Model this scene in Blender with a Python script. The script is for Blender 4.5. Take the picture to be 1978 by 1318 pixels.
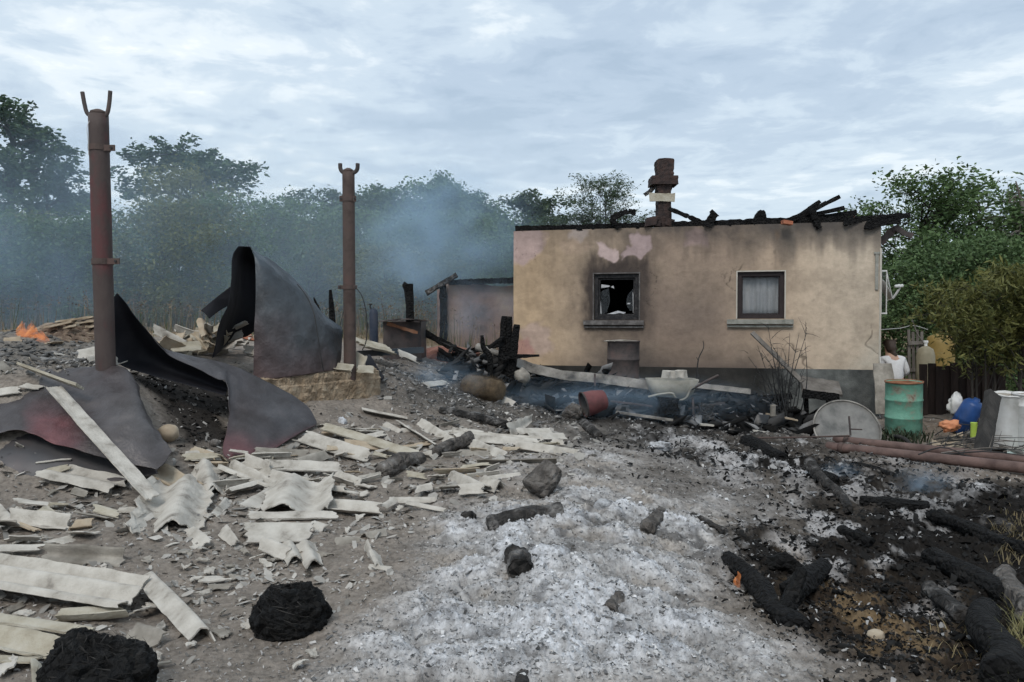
import bpy, bmesh, math, random
import numpy as np
from mathutils import Vector, Matrix

sc = bpy.context.scene
C = sc.collection
R = math.radians
for o in list(bpy.data.objects): bpy.data.objects.remove(o)

# ------------------------------------------------------------------ camera
CAMZ = 1.6; FPX = 1538.0; PITCH = math.atan(39.0/FPX)
cam = bpy.data.cameras.new('camera'); camo = bpy.data.objects.new('camera', cam); C.objects.link(camo)
camo.location = (0, 0, CAMZ); camo.rotation_euler = (math.pi/2-PITCH, 0, 0)
cam.sensor_width = 36; cam.lens = 36*FPX/1978; cam.clip_start = .05; cam.clip_end = 3000
sc.camera = camo

# ------------------------------------------------------------------ sky, sun, exposure
SUN_EL, SUN_AZ = 48, 200          # azimuth clockwise from +Y: behind the camera, a little to the left
w = bpy.data.worlds.new('World'); sc.world = w; w.use_nodes = True
nt = w.node_tree; nt.nodes.clear()
N = nt.nodes.new; L = nt.links.new
out = N('ShaderNodeOutputWorld')
sky = N('ShaderNodeTexSky'); sky.sky_type = 'NISHITA'; sky.sun_disc = False
sky.sun_elevation = R(SUN_EL); sky.sun_rotation = R(SUN_AZ); sky.air_density = 1.0; sky.dust_density = 2.0
bg1 = N('ShaderNodeBackground'); bg1.inputs[1].default_value = .10; L(sky.outputs[0], bg1.inputs[0])
tc = N('ShaderNodeTexCoord')
sep = N('ShaderNodeSeparateXYZ'); L(tc.outputs['Generated'], sep.inputs[0])
def wm(op, a, b=None, c=None):
    n = N('ShaderNodeMath'); n.operation = op
    for i, v in enumerate((a, b, c)):
        if v is None: continue
        if isinstance(v, (int, float)): n.inputs[i].default_value = v
        else: L(v, n.inputs[i])
    return n.outputs[0]
zz = wm('MAXIMUM', sep.outputs[2], 0.0)
den = wm('ADD', zz, 0.07)
cx = wm('DIVIDE', sep.outputs[0], den); cy = wm('DIVIDE', sep.outputs[1], den)
comb = N('ShaderNodeCombineXYZ'); L(cx, comb.inputs[0]); L(cy, comb.inputs[1])
def wnoise(scale, detail, rough, dist=0, off=(0,0,0)):
    mp = N('ShaderNodeMapping'); mp.inputs['Location'].default_value = off; L(comb.outputs[0], mp.inputs[0])
    n = N('ShaderNodeTexNoise'); n.inputs['Scale'].default_value = scale; n.inputs['Detail'].default_value = detail
    n.inputs['Roughness'].default_value = rough; n.inputs['Distortion'].default_value = dist
    L(mp.outputs[0], n.inputs[0]); return n.outputs[0]
n1 = wnoise(.75, 4, .60, .35, (3.1, 1.7, 0))
n2 = wnoise(3.4, 5, .60, .3, (7.3, 4.1, 2))
n3 = wnoise(.28, 3, .5, 0, (1.3, 9.1, 0))
mixv = wm('ADD', wm('ADD', wm('MULTIPLY', n1, .46), wm('MULTIPLY', n2, .36)), wm('MULTIPLY', n3, .18))
ramp = N('ShaderNodeValToRGB'); L(mixv, ramp.inputs[0])
cr = ramp.color_ramp; cr.interpolation = 'EASE'
SKYC = [(.38, (.385, .485, .60)), (.45, (.45, .55, .665)), (.515, (.56, .66, .755)), (.575, (.73, .805, .86)), (.645, (.98, 1.0, 1.0))]
cr.elements[0].position = SKYC[0][0]; cr.elements[0].color = SKYC[0][1]+(1,)
cr.elements[1].position = SKYC[-1][0]; cr.elements[1].color = SKYC[-1][1]+(1,)
for p, c in SKYC[1:-1]:
    e = cr.elements.new(p); e.color = c+(1,)
# thin overcast: the grey-white layer is a little denser and paler towards the horizon
hz = N('ShaderNodeMix'); hz.data_type = 'RGBA'
mr = N('ShaderNodeMapRange'); L(zz, mr.inputs[0]); mr.inputs[1].default_value = 0.02; mr.inputs[2].default_value = .30
mr.inputs[3].default_value = .45; mr.inputs[4].default_value = 0.0
L(mr.outputs[0], hz.inputs[0]); L(ramp.outputs[0], hz.inputs[6]); hz.inputs[7].default_value = (.60, .70, .76, 1)
bg2 = N('ShaderNodeBackground'); L(hz.outputs[2], bg2.inputs[0]); bg2.inputs[1].default_value = .98
mx = N('ShaderNodeMixShader'); mx.inputs[0].default_value = .93
L(bg1.outputs[0], mx.inputs[1]); L(bg2.outputs[0], mx.inputs[2]); L(mx.outputs[0], out.inputs[0])

sun = bpy.data.lights.new('sun', 'SUN'); suno = bpy.data.objects.new('sun', sun); C.objects.link(suno)
sun.energy = 1.5; sun.angle = R(22); sun.color = (1, .96, .90)
suno.rotation_euler = Vector((-math.sin(R(SUN_AZ))*math.cos(R(SUN_EL)), -math.cos(R(SUN_AZ))*math.cos(R(SUN_EL)), -math.sin(R(SUN_EL)))).to_track_quat('-Z', 'Y').to_euler()
suno.location = (0, -5, 30)
sc.view_settings.view_transform = 'Standard'; sc.view_settings.look = 'None'
sc.view_settings.exposure = 0.32; sc.view_settings.gamma = 1.0; sc.view_settings.use_curve_mapping = False
sc.render.engine = 'CYCLES'
sc.cycles.use_denoising = True; sc.cycles.use_adaptive_sampling = True; sc.cycles.adaptive_threshold = .03
sc.cycles.max_bounces = 6; sc.cycles.diffuse_bounces = 3; sc.cycles.glossy_bounces = 2
sc.cycles.transparent_max_bounces = 12; sc.cycles.volume_bounces = 1; sc.cycles.transmission_bounces = 3
sc.cycles.volume_step_rate = 1.0; sc.cycles.volume_max_steps = 64
sc.cycles.caustics_reflective = False; sc.cycles.caustics_refractive = False

# ------------------------------------------------------------------ noise + projection helpers
rng = np.random.default_rng(7)
random.seed(7)
def _h(ix, iy, iz, s):
    v = (ix*374761393 + iy*668265263 + iz*2147483647 + s*974634777) & 0xffffffff
    v = ((v ^ (v >> 13))*1274126177) & 0xffffffff
    v = ((v ^ (v >> 16))*2246822519) & 0xffffffff
    return ((v ^ (v >> 15)) & 0xffffff)/float(0xffffff)
def vn2(x, y, s=0):
    x = np.asarray(x, float); y = np.asarray(y, float)
    ix = np.floor(x).astype(np.int64); iy = np.floor(y).astype(np.int64)
    fx = x-ix; fy = y-iy; fx = fx*fx*(3-2*fx); fy = fy*fy*(3-2*fy)
    a = _h(ix, iy, 0, s); b = _h(ix+1, iy, 0, s); c = _h(ix, iy+1, 0, s); d = _h(ix+1, iy+1, 0, s)
    return (a*(1-fx)+b*fx)*(1-fy)+(c*(1-fx)+d*fx)*fy
def fbm2(x, y, s=0, o=4, g=.5):
    t = 0; a = 1; n = 0
    for i in range(o):
        t = t+a*vn2(x*2**i+17.3*i, y*2**i-9.1*i, s+i); n += a; a *= g
    return t/n
def vn3(x, y, z, s=0):
    ix = np.floor(x).astype(np.int64); iy = np.floor(y).astype(np.int64); iz = np.floor(z).astype(np.int64)
    fx = x-ix; fy = y-iy; fz = z-iz
    fx = fx*fx*(3-2*fx); fy = fy*fy*(3-2*fy); fz = fz*fz*(3-2*fz)
    def pl(k):
        a = _h(ix, iy, iz+k, s); b = _h(ix+1, iy, iz+k, s); c = _h(ix, iy+1, iz+k, s); d = _h(ix+1, iy+1, iz+k, s)
        return (a*(1-fx)+b*fx)*(1-fy)+(c*(1-fx)+d*fx)*fy
    return pl(0)*(1-fz)+pl(1)*fz
def fbm3(p, f, s=0, o=3):
    p = np.asarray(p, float)*f; t = 0; a = 1; n = 0
    for i in range(o):
        q = p*2**i+13.7*i; t = t+a*vn3(q[..., 0], q[..., 1], q[..., 2], s+i); n += a; a *= .5
    return t/n
CP, SP = math.cos(PITCH), math.sin(PITCH)
def ray(px, py):
    a = (px-989)/FPX; b = -(py-659)/FPX
    return np.array([a, CP+b*SP, -SP+b*CP])
def P(px, py, D):
    d = ray(px, py); t = D/d[1]
    return np.array([d[0]*t, D, CAMZ+d[2]*t])
def proj(x, y, z):
    z = z-CAMZ; f = y*CP-z*SP; u = y*SP+z*CP
    return 989+FPX*x/f, 659-FPX*u/f

# ------------------------------------------------------------------ terrain control points (picture spot, distance)
TC = [(-700,1318,3.3),(0,1318,3.4),(300,1318,3.4),(600,1318,3.4),(1000,1318,3.35),(1400,1318,3.4),(1700,1318,3.45),(1978,1318,3.45),(2700,1318,3.5),
 (0,1150,4.5),(300,1150,4.55),(600,1150,4.6),(900,1150,4.5),(1120,1080,4.75),(1350,1150,4.65),(1600,1150,4.95),(1900,1150,5.0),
 (-300,1000,5.5),(50,1000,5.65),(300,1000,5.8),(700,1000,6.05),(900,1000,6.0),(1100,1000,5.7),(1250,1000,6.1),(1400,1000,6.25),(1600,1000,6.6),(1800,1000,6.65),(2000,1000,6.3),(2500,1000,6.2),
 (-400,940,6.2),(20,935,6.4),(180,935,6.5),(330,915,6.9),(430,900,7.2),(600,900,7.4),(800,900,7.6),(1000,910,7.3),(1130,890,7.8),(1300,900,8.0),(1500,900,8.3),(1750,915,8.0),(1950,925,7.8),(2400,920,7.8),
 (-400,720,7.4),(-150,716,7.45),(30,722,7.5),(186,712,7.6),(300,745,8.4),(350,835,7.6),(420,870,7.3),(520,850,8.0),(610,828,8.4),(660,803,9.1),(735,795,9.7),(860,800,9.9),(1000,830,10.0),(1150,832,10.3),(1300,830,10.9),(1500,845,10.9),(1650,862,10.6),(1760,852,11.7),(1900,880,10.6),(2300,870,10.8),
 (-500,672,9.5),(10,655,9.7),(60,676,9.3),(120,690,9.0),(200,700,9.0),(340,695,9.4),(480,700,9.8),(620,705,10.4),(740,712,10.6),(790,735,11.0),(860,735,11.8),(930,745,12.2),
 (1000,755,13.2),(1150,775,13.4),(1300,795,13.2),(1500,815,13.0),(1700,815,13.5),(1800,800,13.5),(1960,800,13.5),(2300,790,14),
 (-500,648,13),(60,648,13),(350,660,14),(600,662,15),(760,668,15),(880,685,15.5),(985,700,15.9),(1330,770,17),(1700,775,17),(2000,770,18),(2600,770,18),
 (-700,640,25),(100,640,25),(500,640,26),(900,645,25),(1300,665,26),(1700,675,26),(2200,670,26),
 (-900,632,60),(300,632,60),(900,634,60),(1500,640,60),(2400,640,60),(-900,625,250),(1000,625,250),(2700,625,250)]
TW = np.array([P(*t) for t in TC])
TW = np.vstack([TW, [[-1.5, 1.0, .05], [0, 1.0, .05], [1.5, 1.0, .05], [-4, .6, .1], [4, .6, .05], [-30, 3, 1.0], [30, 3, 0], [-14, 6, .9], [14, 6, 0.0]]])
def _uv(x, y): return np.arctan2(x, y), .9*np.log(np.hypot(x, y))
_tu, _tv = _uv(TW[:, 0], TW[:, 1])
_cc = .05
_A = np.sqrt((_tu[:, None]-_tu[None])**2+(_tv[:, None]-_tv[None])**2+_cc**2)
_n = len(_tu)
_M = np.zeros((_n+1, _n+1)); _M[:_n, :_n] = _A-np.eye(_n)*.004; _M[_n, :_n] = 1; _M[:_n, _n] = 1
_W = np.linalg.solve(_M, np.append(TW[:, 2], 0))
def H(x, y):
    x = np.asarray(x, float); y = np.asarray(y, float); sh = x.shape
    u, v = _uv(x.ravel(), y.ravel()); o = np.full(u.shape, _W[_n])
    for i in range(_n): o += _W[i]*np.sqrt((u-_tu[i])**2+(v-_tv[i])**2+_cc**2)
    return np.clip(o, -.7, 1.9).reshape(sh)
_DD = np.geomspace(1.5, 80, 900)
def G(px, py):
    """where the line of sight through a picture spot meets the ground"""
    d = ray(px, py); t = _DD/d[1]
    z = CAMZ+d[2]*t; h = H(d[0]*t, _DD)
    k = np.nonzero(z <= h)[0]
    i = int(k[0]) if len(k) else len(_DD)-1
    D = _DD[i]
    if i > 0:
        a = z[i-1]-h[i-1]; b = z[i]-h[i]; f = a/(a-b+1e-9); D = _DD[i-1]+(D-_DD[i-1])*f
    return P(px, py, D)

# ------------------------------------------------------------------ mesh helpers
def raw(name, v, f, smooth=False):
    me = bpy.data.meshes.new(name)
    v = np.asarray(v, np.float32)
    if isinstance(f, np.ndarray):
        k = f.shape[1]; me.vertices.add(len(v)); me.vertices.foreach_set('co', v.ravel())
        me.loops.add(f.size); me.loops.foreach_set('vertex_index', f.astype(np.int32).ravel())
        me.polygons.add(len(f)); me.polygons.foreach_set('loop_start', np.arange(0, f.size, k, dtype=np.int32))
        me.update(calc_edges=True)
    else:
        me.from_pydata([tuple(map(float, q)) for q in v], [], [tuple(map(int, q)) for q in f]); me.update()
    if smooth: me.polygons.foreach_set('use_smooth', np.ones(len(me.polygons), bool))
    return me
BASE = {}
def obj(name, v, f, m, smooth=False, origin=None):
    """one top-level mesh; v is in world coordinates, the origin goes to its base"""
    v = np.asarray(v, float).reshape(-1, 3)
    base = np.array(origin, float) if origin is not None else np.array([(v[:, 0].min()+v[:, 0].max())/2, (v[:, 1].min()+v[:, 1].max())/2, v[:, 2].min()])
    me = raw(name, v-base, f, smooth)
    o = bpy.data.objects.new(name, me); C.objects.link(o)
    if m is not None: me.materials.append(m)
    o.location = base; BASE[o.name] = base
    return o
def part(name, v, f, m, thing, smooth=False):
    """a child mesh given in world coordinates"""
    base = BASE[thing.name]
    v = np.asarray(v, float).reshape(-1, 3)-base
    me = raw(name, v, f, smooth)
    o = bpy.data.objects.new(name, me); C.objects.link(o)
    if m is not None: me.materials.append(m)
    o.parent = thing; BASE[o.name] = base
    return o
def thing(name, label, cat, loc, group=None):
    o = bpy.data.objects.new(name, None); C.objects.link(o); o.location = loc; o.empty_display_size = .1
    BASE[o.name] = np.array(loc, float)
    return tag(o, label, cat, group)
def tag(o, label=None, cat=None, group=None, kind=None):
    if label: o['label'] = label
    if cat: o['category'] = cat
    if group: o['group'] = group
    if kind or cat: o['kind'] = kind or 'thing'
    return o
def join(*ms):
    V = []; F = []; n = 0
    for v, f in ms:
        v = np.asarray(v, float).reshape(-1, 3); V.append(v); F += [tuple(int(i)+n for i in q) for q in f]; n += len(v)
    return np.vstack(V), F
def nrm(v):
    v = np.asarray(v, float); return v/(np.linalg.norm(v)+1e-12)
BOXF = [(0,3,2,1),(4,5,6,7),(0,1,5,4),(1,2,6,5),(2,3,7,6),(3,0,4,7)]
def box(c, ax, ay, az):
    """box from centre and three half-extent vectors"""
    c, ax, ay, az = map(lambda q: np.asarray(q, float), (c, ax, ay, az))
    s = [(-1,-1,-1),(1,-1,-1),(1,1,-1),(-1,1,-1),(-1,-1,1),(1,-1,1),(1,1,1),(-1,1,1)]
    return np.array([c+a*ax+b*ay+d*az for a, b, d in s]), BOXF
def abox(x0, x1, y0, y1, z0, z1):
    return box(((x0+x1)/2, (y0+y1)/2, (z0+z1)/2), ((x1-x0)/2, 0, 0), (0, (y1-y0)/2, 0), (0, 0, (z1-z0)/2))
def grid_solid(Pm, t, rim=None):
    """closed solid from a grid of points (nu,nv,3) and a thickness"""
    Pm = np.asarray(Pm, float); nu, nv = Pm.shape[:2]
    du = np.gradient(Pm, axis=0); dv = np.gradient(Pm, axis=1)
    n = np.cross(du, dv); n /= (np.linalg.norm(n, axis=2, keepdims=True)+1e-9)
    a = Pm+n*t/2; b = Pm-n*t/2
    V = np.vstack([a.reshape(-1, 3), b.reshape(-1, 3)]); k = nu*nv; F = []
    for i in range(nu-1):
        for j in range(nv-1):
            q = i*nv+j; F.append((q, q+nv, q+nv+1, q+1)); F.append((k+q, k+q+1, k+q+nv+1, k+q+nv))
    for i in range(nu-1):
        q = i*nv; F.append((q, k+q, k+q+nv, q+nv)); q = i*nv+nv-1; F.append((q, q+nv, k+q+nv, k+q))
    for j in range(nv-1):
        q = j; F.append((q, q+1, k+q+1, k+q)); q = (nu-1)*nv+j; F.append((q, k+q, k+q+1, q+1))
    return V, F
def cat(P_, n):
    """Catmull-Rom through points along axis 0, resampled to n rows"""
    P_ = np.asarray(P_, float); m = len(P_)
    t = np.linspace(0, m-1, n); i = np.clip(np.floor(t).astype(int), 0, m-2); f = (t-i)
    f = f.reshape((-1,)+(1,)*(P_.ndim-1))
    p0 = P_[np.clip(i-1, 0, m-1)]; p1 = P_[i]; p2 = P_[i+1]; p3 = P_[np.clip(i+2, 0, m-1)]
    return .5*((2*p1)+(-p0+p2)*f+(2*p0-5*p1+4*p2-p3)*f**2+(-p0+3*p1-3*p2+p3)*f**3)
def patch(ctrl, nu, nv):
    g = np.array([[P(*q) for q in row] for row in ctrl])
    g = cat(g, nu); g = np.swapaxes(cat(np.swapaxes(g, 0, 1), nv), 0, 1)
    return g
def tube(pts, rad, seg=10, rough=0, seed=0, cap=True, n=None, flat=1.0):
    pts = np.asarray(pts, float); rad = np.broadcast_to(np.asarray(rad, float), (len(pts),)).copy()
    if n: 
        rr = cat(rad, n); pts = cat(pts, n); rad = np.maximum(rr, .001)
    m = len(pts); T = np.gradient(pts, axis=0); T /= (np.linalg.norm(T, axis=1, keepdims=True)+1e-9)
    up = np.array([0, 0, 1.]) if abs(T[0][2]) < .9 else np.array([1., 0, 0])
    V = []; a = np.arange(seg)*2*math.pi/seg
    x = nrm(np.cross(T[0], up))
    for i in range(m):
        x = nrm(x-T[i]*np.dot(x, T[i])); y = np.cross(T[i], x)
        V.append(pts[i]+rad[i]*(np.cos(a)[:, None]*x+np.sin(a)[:, None]*y*flat))
    V = np.array(V)
    if rough:
        L0 = np.concatenate([[0], np.cumsum(np.linalg.norm(np.diff(pts, axis=0), axis=1))])/max(rad.max(), 1e-3)
        q = np.stack([np.broadcast_to(np.cos(a), (m, seg)), np.broadcast_to(np.sin(a), (m, seg)), np.broadcast_to(L0[:, None]*.13+.25*np.sin(L0[:, None]*.4), (m, seg))], -1)
        s = .9*(fbm3(q+seed*3.7, 1.3, seed, 3)-.5)+.6*(fbm3(q*np.array([2.2, 2.2, 3])+seed, 1.6, seed+9, 3)-.5)
        c = pts[:, None, :]; V = c+(V-c)*(1+2*rough*s[..., None])
    V = V.reshape(-1, 3); F = []
    for i in range(m-1):
        for j in range(seg):
            k = (j+1) % seg; F.append((i*seg+j, i*seg+k, (i+1)*seg+k, (i+1)*seg+j))
    if cap:
        F.append(tuple(reversed(range(seg)))); F.append(tuple((m-1)*seg+j for j in range(seg)))
    return V, F
def lathe(prof, seg=32, c=(0, 0, 0), axis=None, closed=False):
    prof = np.asarray(prof, float); a = np.arange(seg)*2*math.pi/seg; V = []
    for r, z in prof:
        V.append(np.stack([r*np.cos(a), r*np.sin(a), np.full(seg, z)], 1))
    V = np.vstack(V); F = []; m = len(prof)
    for i in range(m-1 if not closed else m):
        i2 = (i+1) % m
        for j in range(seg):
            k = (j+1) % seg; F.append((i*seg+j, i*seg+k, i2*seg+k, i2*seg+j))
    if not closed:
        if prof[0][0] > 1e-6: F.append(tuple(reversed(range(seg))))
        if prof[-1][0] > 1e-6: F.append(tuple((m-1)*seg+j for j in range(seg)))
    if axis is not None:
        M = np.array(Vector((0, 0, 1)).rotation_difference(Vector(axis)).to_matrix()); V = V@M.T
    return V+np.asarray(c, float), F
def plank(p0, p1, w, t, up=(0, 0, 1), n=10, jag=.0, seed=0, taper=1.0, bend=0):
    """rough board between two points, rectangular section with worn ends"""
    p0 = np.asarray(p0, float); p1 = np.asarray(p1, float); d = nrm(p1-p0)
    s = nrm(np.cross(d, up)); u = np.cross(s, d); r = np.random.default_rng(seed+100)
    V = []; F = []
    for i in range(n):
        f = i/(n-1); c = p0+(p1-p0)*f+u*bend*math.sin(math.pi*f)
        k = 1-(1-taper)*f
        ww = w/2*k*(1+jag*(r.random()-.5)*2); tt = t/2*k*(1+jag*(r.random()-.5))
        e = jag*w*.8
        for a, b in ((-1,-1),(1,-1),(1,1),(-1,1)):
            jit = (r.random(3)-.5)*jag*w*.35
            V.append(c+s*a*ww+u*b*tt+jit+(d*e*(r.random()-.5)*2 if i in (0, n-1) else 0))
    for i in range(n-1):
        for j in range(4):
            k = (j+1) % 4; F.append((i*4+j, i*4+k, i*4+4+k, i*4+4+j))
    F.append((3, 2, 1, 0)); q = (n-1)*4; F.append((q, q+1, q+2, q+3))
    return np.array(V), F

# ------------------------------------------------------------------ materials
def mat(name, cols, scale=6, rough=.85, bump=.3, bscale=None, metal=0, detail=4, spec=.3, stretch=(1, 1, 1), voro=0, attr=None, trans=0, ramp=(.3, .7), emit=None, bdist=.02, musgrave=None):
    m = bpy.data.materials.new(name); m.use_nodes = True; t = m.node_tree; t.nodes.clear()
    n = t.nodes.new; l = t.links.new
    o = n('ShaderNodeOutputMaterial'); b = n('ShaderNodeBsdfPrincipled'); l(b.outputs[0], o.inputs[0])
    tcn = n('ShaderNodeTexCoord'); mp = n('ShaderNodeMapping'); l(tcn.outputs['Object'], mp.inputs[0]); mp.inputs['Scale'].default_value = stretch
    oi = n('ShaderNodeObjectInfo'); ad = n('ShaderNodeVectorMath'); ad.operation = 'MULTIPLY_ADD'
    l(oi.outputs['Random'], ad.inputs[0]); ad.inputs[1].default_value = (17, 29, 41); l(mp.outputs[0], ad.inputs[2])
    ns = n('ShaderNodeTexNoise'); ns.inputs['Scale'].default_value = scale; ns.inputs['Detail'].default_value = detail; ns.inputs['Roughness'].default_value = .62
    l(ad.outputs[0], ns.inputs[0])
    rp = n('ShaderNodeValToRGB'); l(ns.outputs[0], rp.inputs[0]); k = len(cols)
    e = rp.color_ramp.elements
    e[0].position = ramp[0]; e[1].position = ramp[1]
    e[0].color = tuple(cols[0])+(1,); e[1].color = tuple(cols[-1])+(1,)
    for i in range(1, k-1):
        q = e.new(ramp[0]+(ramp[1]-ramp[0])*i/(k-1)); q.color = tuple(cols[i])+(1,)
    col = rp.outputs[0]
    if attr:
        at = n('ShaderNodeVertexColor'); at.layer_name = attr
        mu = n('ShaderNodeMix'); mu.data_type = 'RGBA'; mu.blend_type = 'MULTIPLY'; mu.inputs[0].default_value = 1
        l(col, mu.inputs[6]); l(at.outputs[0], mu.inputs[7]); col = mu.outputs[2]
    l(col, b.inputs['Base Color'])
    b.inputs['Roughness'].default_value = rough; b.inputs['Metallic'].default_value = metal
    b.inputs['Specular IOR Level'].default_value = spec
    if bump:
        bn = n('ShaderNodeTexNoise'); bn.inputs['Scale'].default_value = bscale or scale*4; bn.inputs['Detail'].default_value = 3; bn.inputs['Roughness'].default_value = .65
        l(ad.outputs[0], bn.inputs[0]); h = bn.outputs[0]
        if voro:
            vo = n('ShaderNodeTexVoronoi'); vo.feature = 'DISTANCE_TO_EDGE'; vo.inputs['Scale'].default_value = voro
            l(ad.outputs[0], vo.inputs['Vector'])
            mm = n('ShaderNodeMath'); mm.operation = 'MULTIPLY_ADD'; mm.inputs[1].default_value = 2.5; l(vo.outputs['Distance'], mm.inputs[0]); l(h, mm.inputs[2]); h = mm.outputs[0]
        bp = n('ShaderNodeBump'); bp.inputs['Strength'].default_value = bump; bp.inputs['Distance'].default_value = bdist
        l(h, bp.inputs['Height']); l(bp.outputs[0], b.inputs['Normal'])
    if trans:
        b.inputs['Transmission Weight'].default_value = trans
    if emit:
        b.inputs['Emission Color'].default_value = tuple(emit[0])+(1,); b.inputs['Emission Strength'].default_value = emit[1]
    return m
M = {}
M['char'] = mat('charred_wood', [(.004,.004,.0045),(.010,.0095,.0092),(.03,.028,.026)], 9, .85, 1.0, 34, voro=20, bdist=.035, spec=.2, ramp=(.3,.8))
M['chargrey'] = mat('ash_dusted_charred_wood', [(.014,.013,.012),(.045,.041,.038),(.20,.19,.18)], 7, .9, 1.0, 30, voro=16, bdist=.03, ramp=(.35,.72))
M['ashlog'] = mat('grey_ash_covered_wood', [(.035,.031,.028),(.095,.084,.075),(.17,.155,.14),(.36,.35,.34)], 7, .95, 1.0, 34, voro=12, bdist=.03, ramp=(.3,.78))
M['slate'] = mat('asbestos_cement', [(.17,.152,.13),(.36,.332,.29),(.445,.415,.368),(.50,.47,.42)], 6, .95, .45, 50, ramp=(.28,.66))
M['slatey'] = mat('asbestos_cement_yellowed', [(.24,.205,.15),(.37,.335,.265),(.45,.42,.355)], 5, .95, .45, 50)
M['slated'] = mat('asbestos_cement_dirty', [(.15,.135,.112),(.25,.228,.196),(.37,.34,.295)], 5, .92, .3, 60)
M['slatet'] = mat('asbestos_cement_tan', [(.26,.20,.14),(.36,.29,.21),(.42,.37,.29)], 5, .92, .3, 60)
M['steel'] = mat('heat_stained_sheet_steel', [(.050,.052,.058),(.075,.072,.074),(.10,.082,.082)], 1.6, .5, .12, 9, metal=.35, spec=.4)
M['steelblue'] = mat('blued_sheet_steel', [(.036,.048,.060),(.058,.064,.070),(.085,.068,.066)], 1.3, .48, .1, 8, metal=.35, spec=.4)
M['steelred'] = mat('purple_brown_sheet_steel', [(.075,.068,.068),(.105,.085,.084),(.125,.066,.066)], 1.5, .58, .15, 10, metal=.2)
M['soot'] = mat('soot_black_steel', [(.006,.007,.010),(.012,.012,.016),(.02,.02,.024)], 3, .7, .15, 12, spec=.25)
M['rust'] = mat('rusty_pipe', [(.045,.030,.026),(.078,.056,.048),(.095,.057,.049)], 5, .75, .35, 50, ramp=(.3,.7))
M['rustred'] = mat('flaked_red_paint_on_rust', [(.055,.034,.031),(.10,.034,.034),(.062,.045,.041),(.082,.062,.055)], 2.2, .72, .3, 40, stretch=(1,1,.55), ramp=(.3,.72))
M['rustgrey'] = mat('dull_burnt_steel', [(.038,.033,.032),(.068,.056,.053),(.10,.07,.062)], 6, .8, .3, 40)
M['concrete'] = mat('old_yellow_concrete', [(.19,.138,.09),(.31,.235,.16),(.41,.33,.24)], 9, .95, 1.0, 22, bdist=.05, ramp=(.32,.7))
M['brick'] = mat('sooty_brick', [(.022,.018,.018),(.046,.032,.029),(.075,.043,.035)], 9, .95, .8, 30, ramp=(.3,.75))
M['redbrick'] = mat('dusty_red_brick', [(.10,.05,.04),(.19,.085,.062),(.27,.15,.11)], 7, .95, .8, 30)
M['orange'] = mat('orange_brick', [(.30,.10,.06),(.40,.16,.09)], 10, .95, .5, 40)
M['white'] = mat('white_paint', [(.62,.62,.60),(.75,.75,.73)], 8, .6, .1, 60)
M['darkwood'] = mat('dark_painted_wood', [(.018,.012,.012),(.032,.022,.022)], 10, .6, .3, 60)
M['greywood'] = mat('weathered_wood', [(.07,.06,.052),(.13,.115,.10),(.18,.165,.15)], 5, .9, .5, 30, stretch=(1,1,.2))
M['darkgreywood'] = mat('dark_weathered_post', [(.014,.013,.013),(.028,.026,.024),(.05,.046,.042)], 6, .9, .6, 25, stretch=(1,1,.15))
M['brownplank'] = mat('dark_brown_planks', [(.012,.008,.007),(.025,.015,.012),(.04,.026,.02)], 6, .9, .5, 30, stretch=(1,1,.2))  # plank brown darkened to carry the shadow under the shrub
M['wire'] = mat('dark_wire', [(.015,.015,.015),(.03,.03,.03)], 10, .6, 0)
M['lightwire'] = mat('pale_cable', [(.45,.44,.42),(.55,.54,.52)], 10, .6, 0)
# ================================================================== GROUND
def polymask(px, py, poly, soft):
    """1 inside a polygon, falling to 0 over 'soft' beyond its edge"""
    d = np.full(px.shape, 1e9); ins = np.zeros(px.shape, bool); n = len(poly)
    for i in range(n):
        x0, y0 = poly[i]; x1, y1 = poly[(i+1) % n]
        ex, ey = x1-x0, y1-y0; t = np.clip(((px-x0)*ex+(py-y0)*ey)/(ex*ex+ey*ey), 0, 1)
        d = np.minimum(d, np.hypot(px-x0-t*ex, py-y0-t*ey))
        c = ((y0 > py) != (y1 > py)) & (px < (x1-x0)*(py-y0)/(y1-y0+1e-9)+x0); ins ^= c
    sd = np.where(ins, d, -d)
    return np.clip(sd/soft*.5+.5, 0, 1)
ua = np.concatenate([np.radians(np.linspace(-85, -40, 60))[:-1], np.radians(np.linspace(-40, 40, 840)), np.radians(np.linspace(40, 85, 60))[1:]])
da = np.concatenate([np.geomspace(.9, 3.0, 60)[:-1], np.geomspace(3.0, 26, 560), np.geomspace(26, 260, 45)[1:]])
UU, DDm = np.meshgrid(ua, da, indexing='ij')
gx = DDm*np.sin(UU); gy = DDm*np.cos(UU); gz = H(gx, gy)
gpx, gpy = proj(gx, np.maximum(gy, .4), gz)
wx = (fbm2(gx*2.2, gy*2.2, 31, 4)-.5); wy = (fbm2(gx*2.2+50, gy*2.2, 37, 4)-.5)
qx = gpx+wx*150; qy = gpy+wy*90
m_ash = polymask(qx, qy, [(640,1330),(690,1260),(800,1120),(870,985),(1000,960),(1090,880),(1150,885),(1260,925),(1400,955),(1480,1000),(1380,1010),(1420,1080),(1370,1150),(1430,1240),(1600,1330)], 60)
m_char = polymask(qx, qy, [(1190,828),(1500,845),(1700,870),(2100,960),(2100,1330),(1720,1330),(1560,1235),(1400,1090),(1420,1020),(1560,1010),(1490,960),(1330,905)], 40)
m_band = polymask(qx, qy, [(880,715),(1000,740),(1300,775),(1600,800),(1680,840),(1650,860),(1260,838),(1150,815),(1000,790),(930,750)], 24)
m_yard = polymask(qx, qy, [(1690,780),(2300,760),(2300,930),(1900,905),(1700,860)], 30)
m_path = polymask(qx, qy, [(1260,880),(1330,905),(1500,965),(1600,1010),(1430,1005),(1380,985),(1250,930)], 30)
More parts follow.
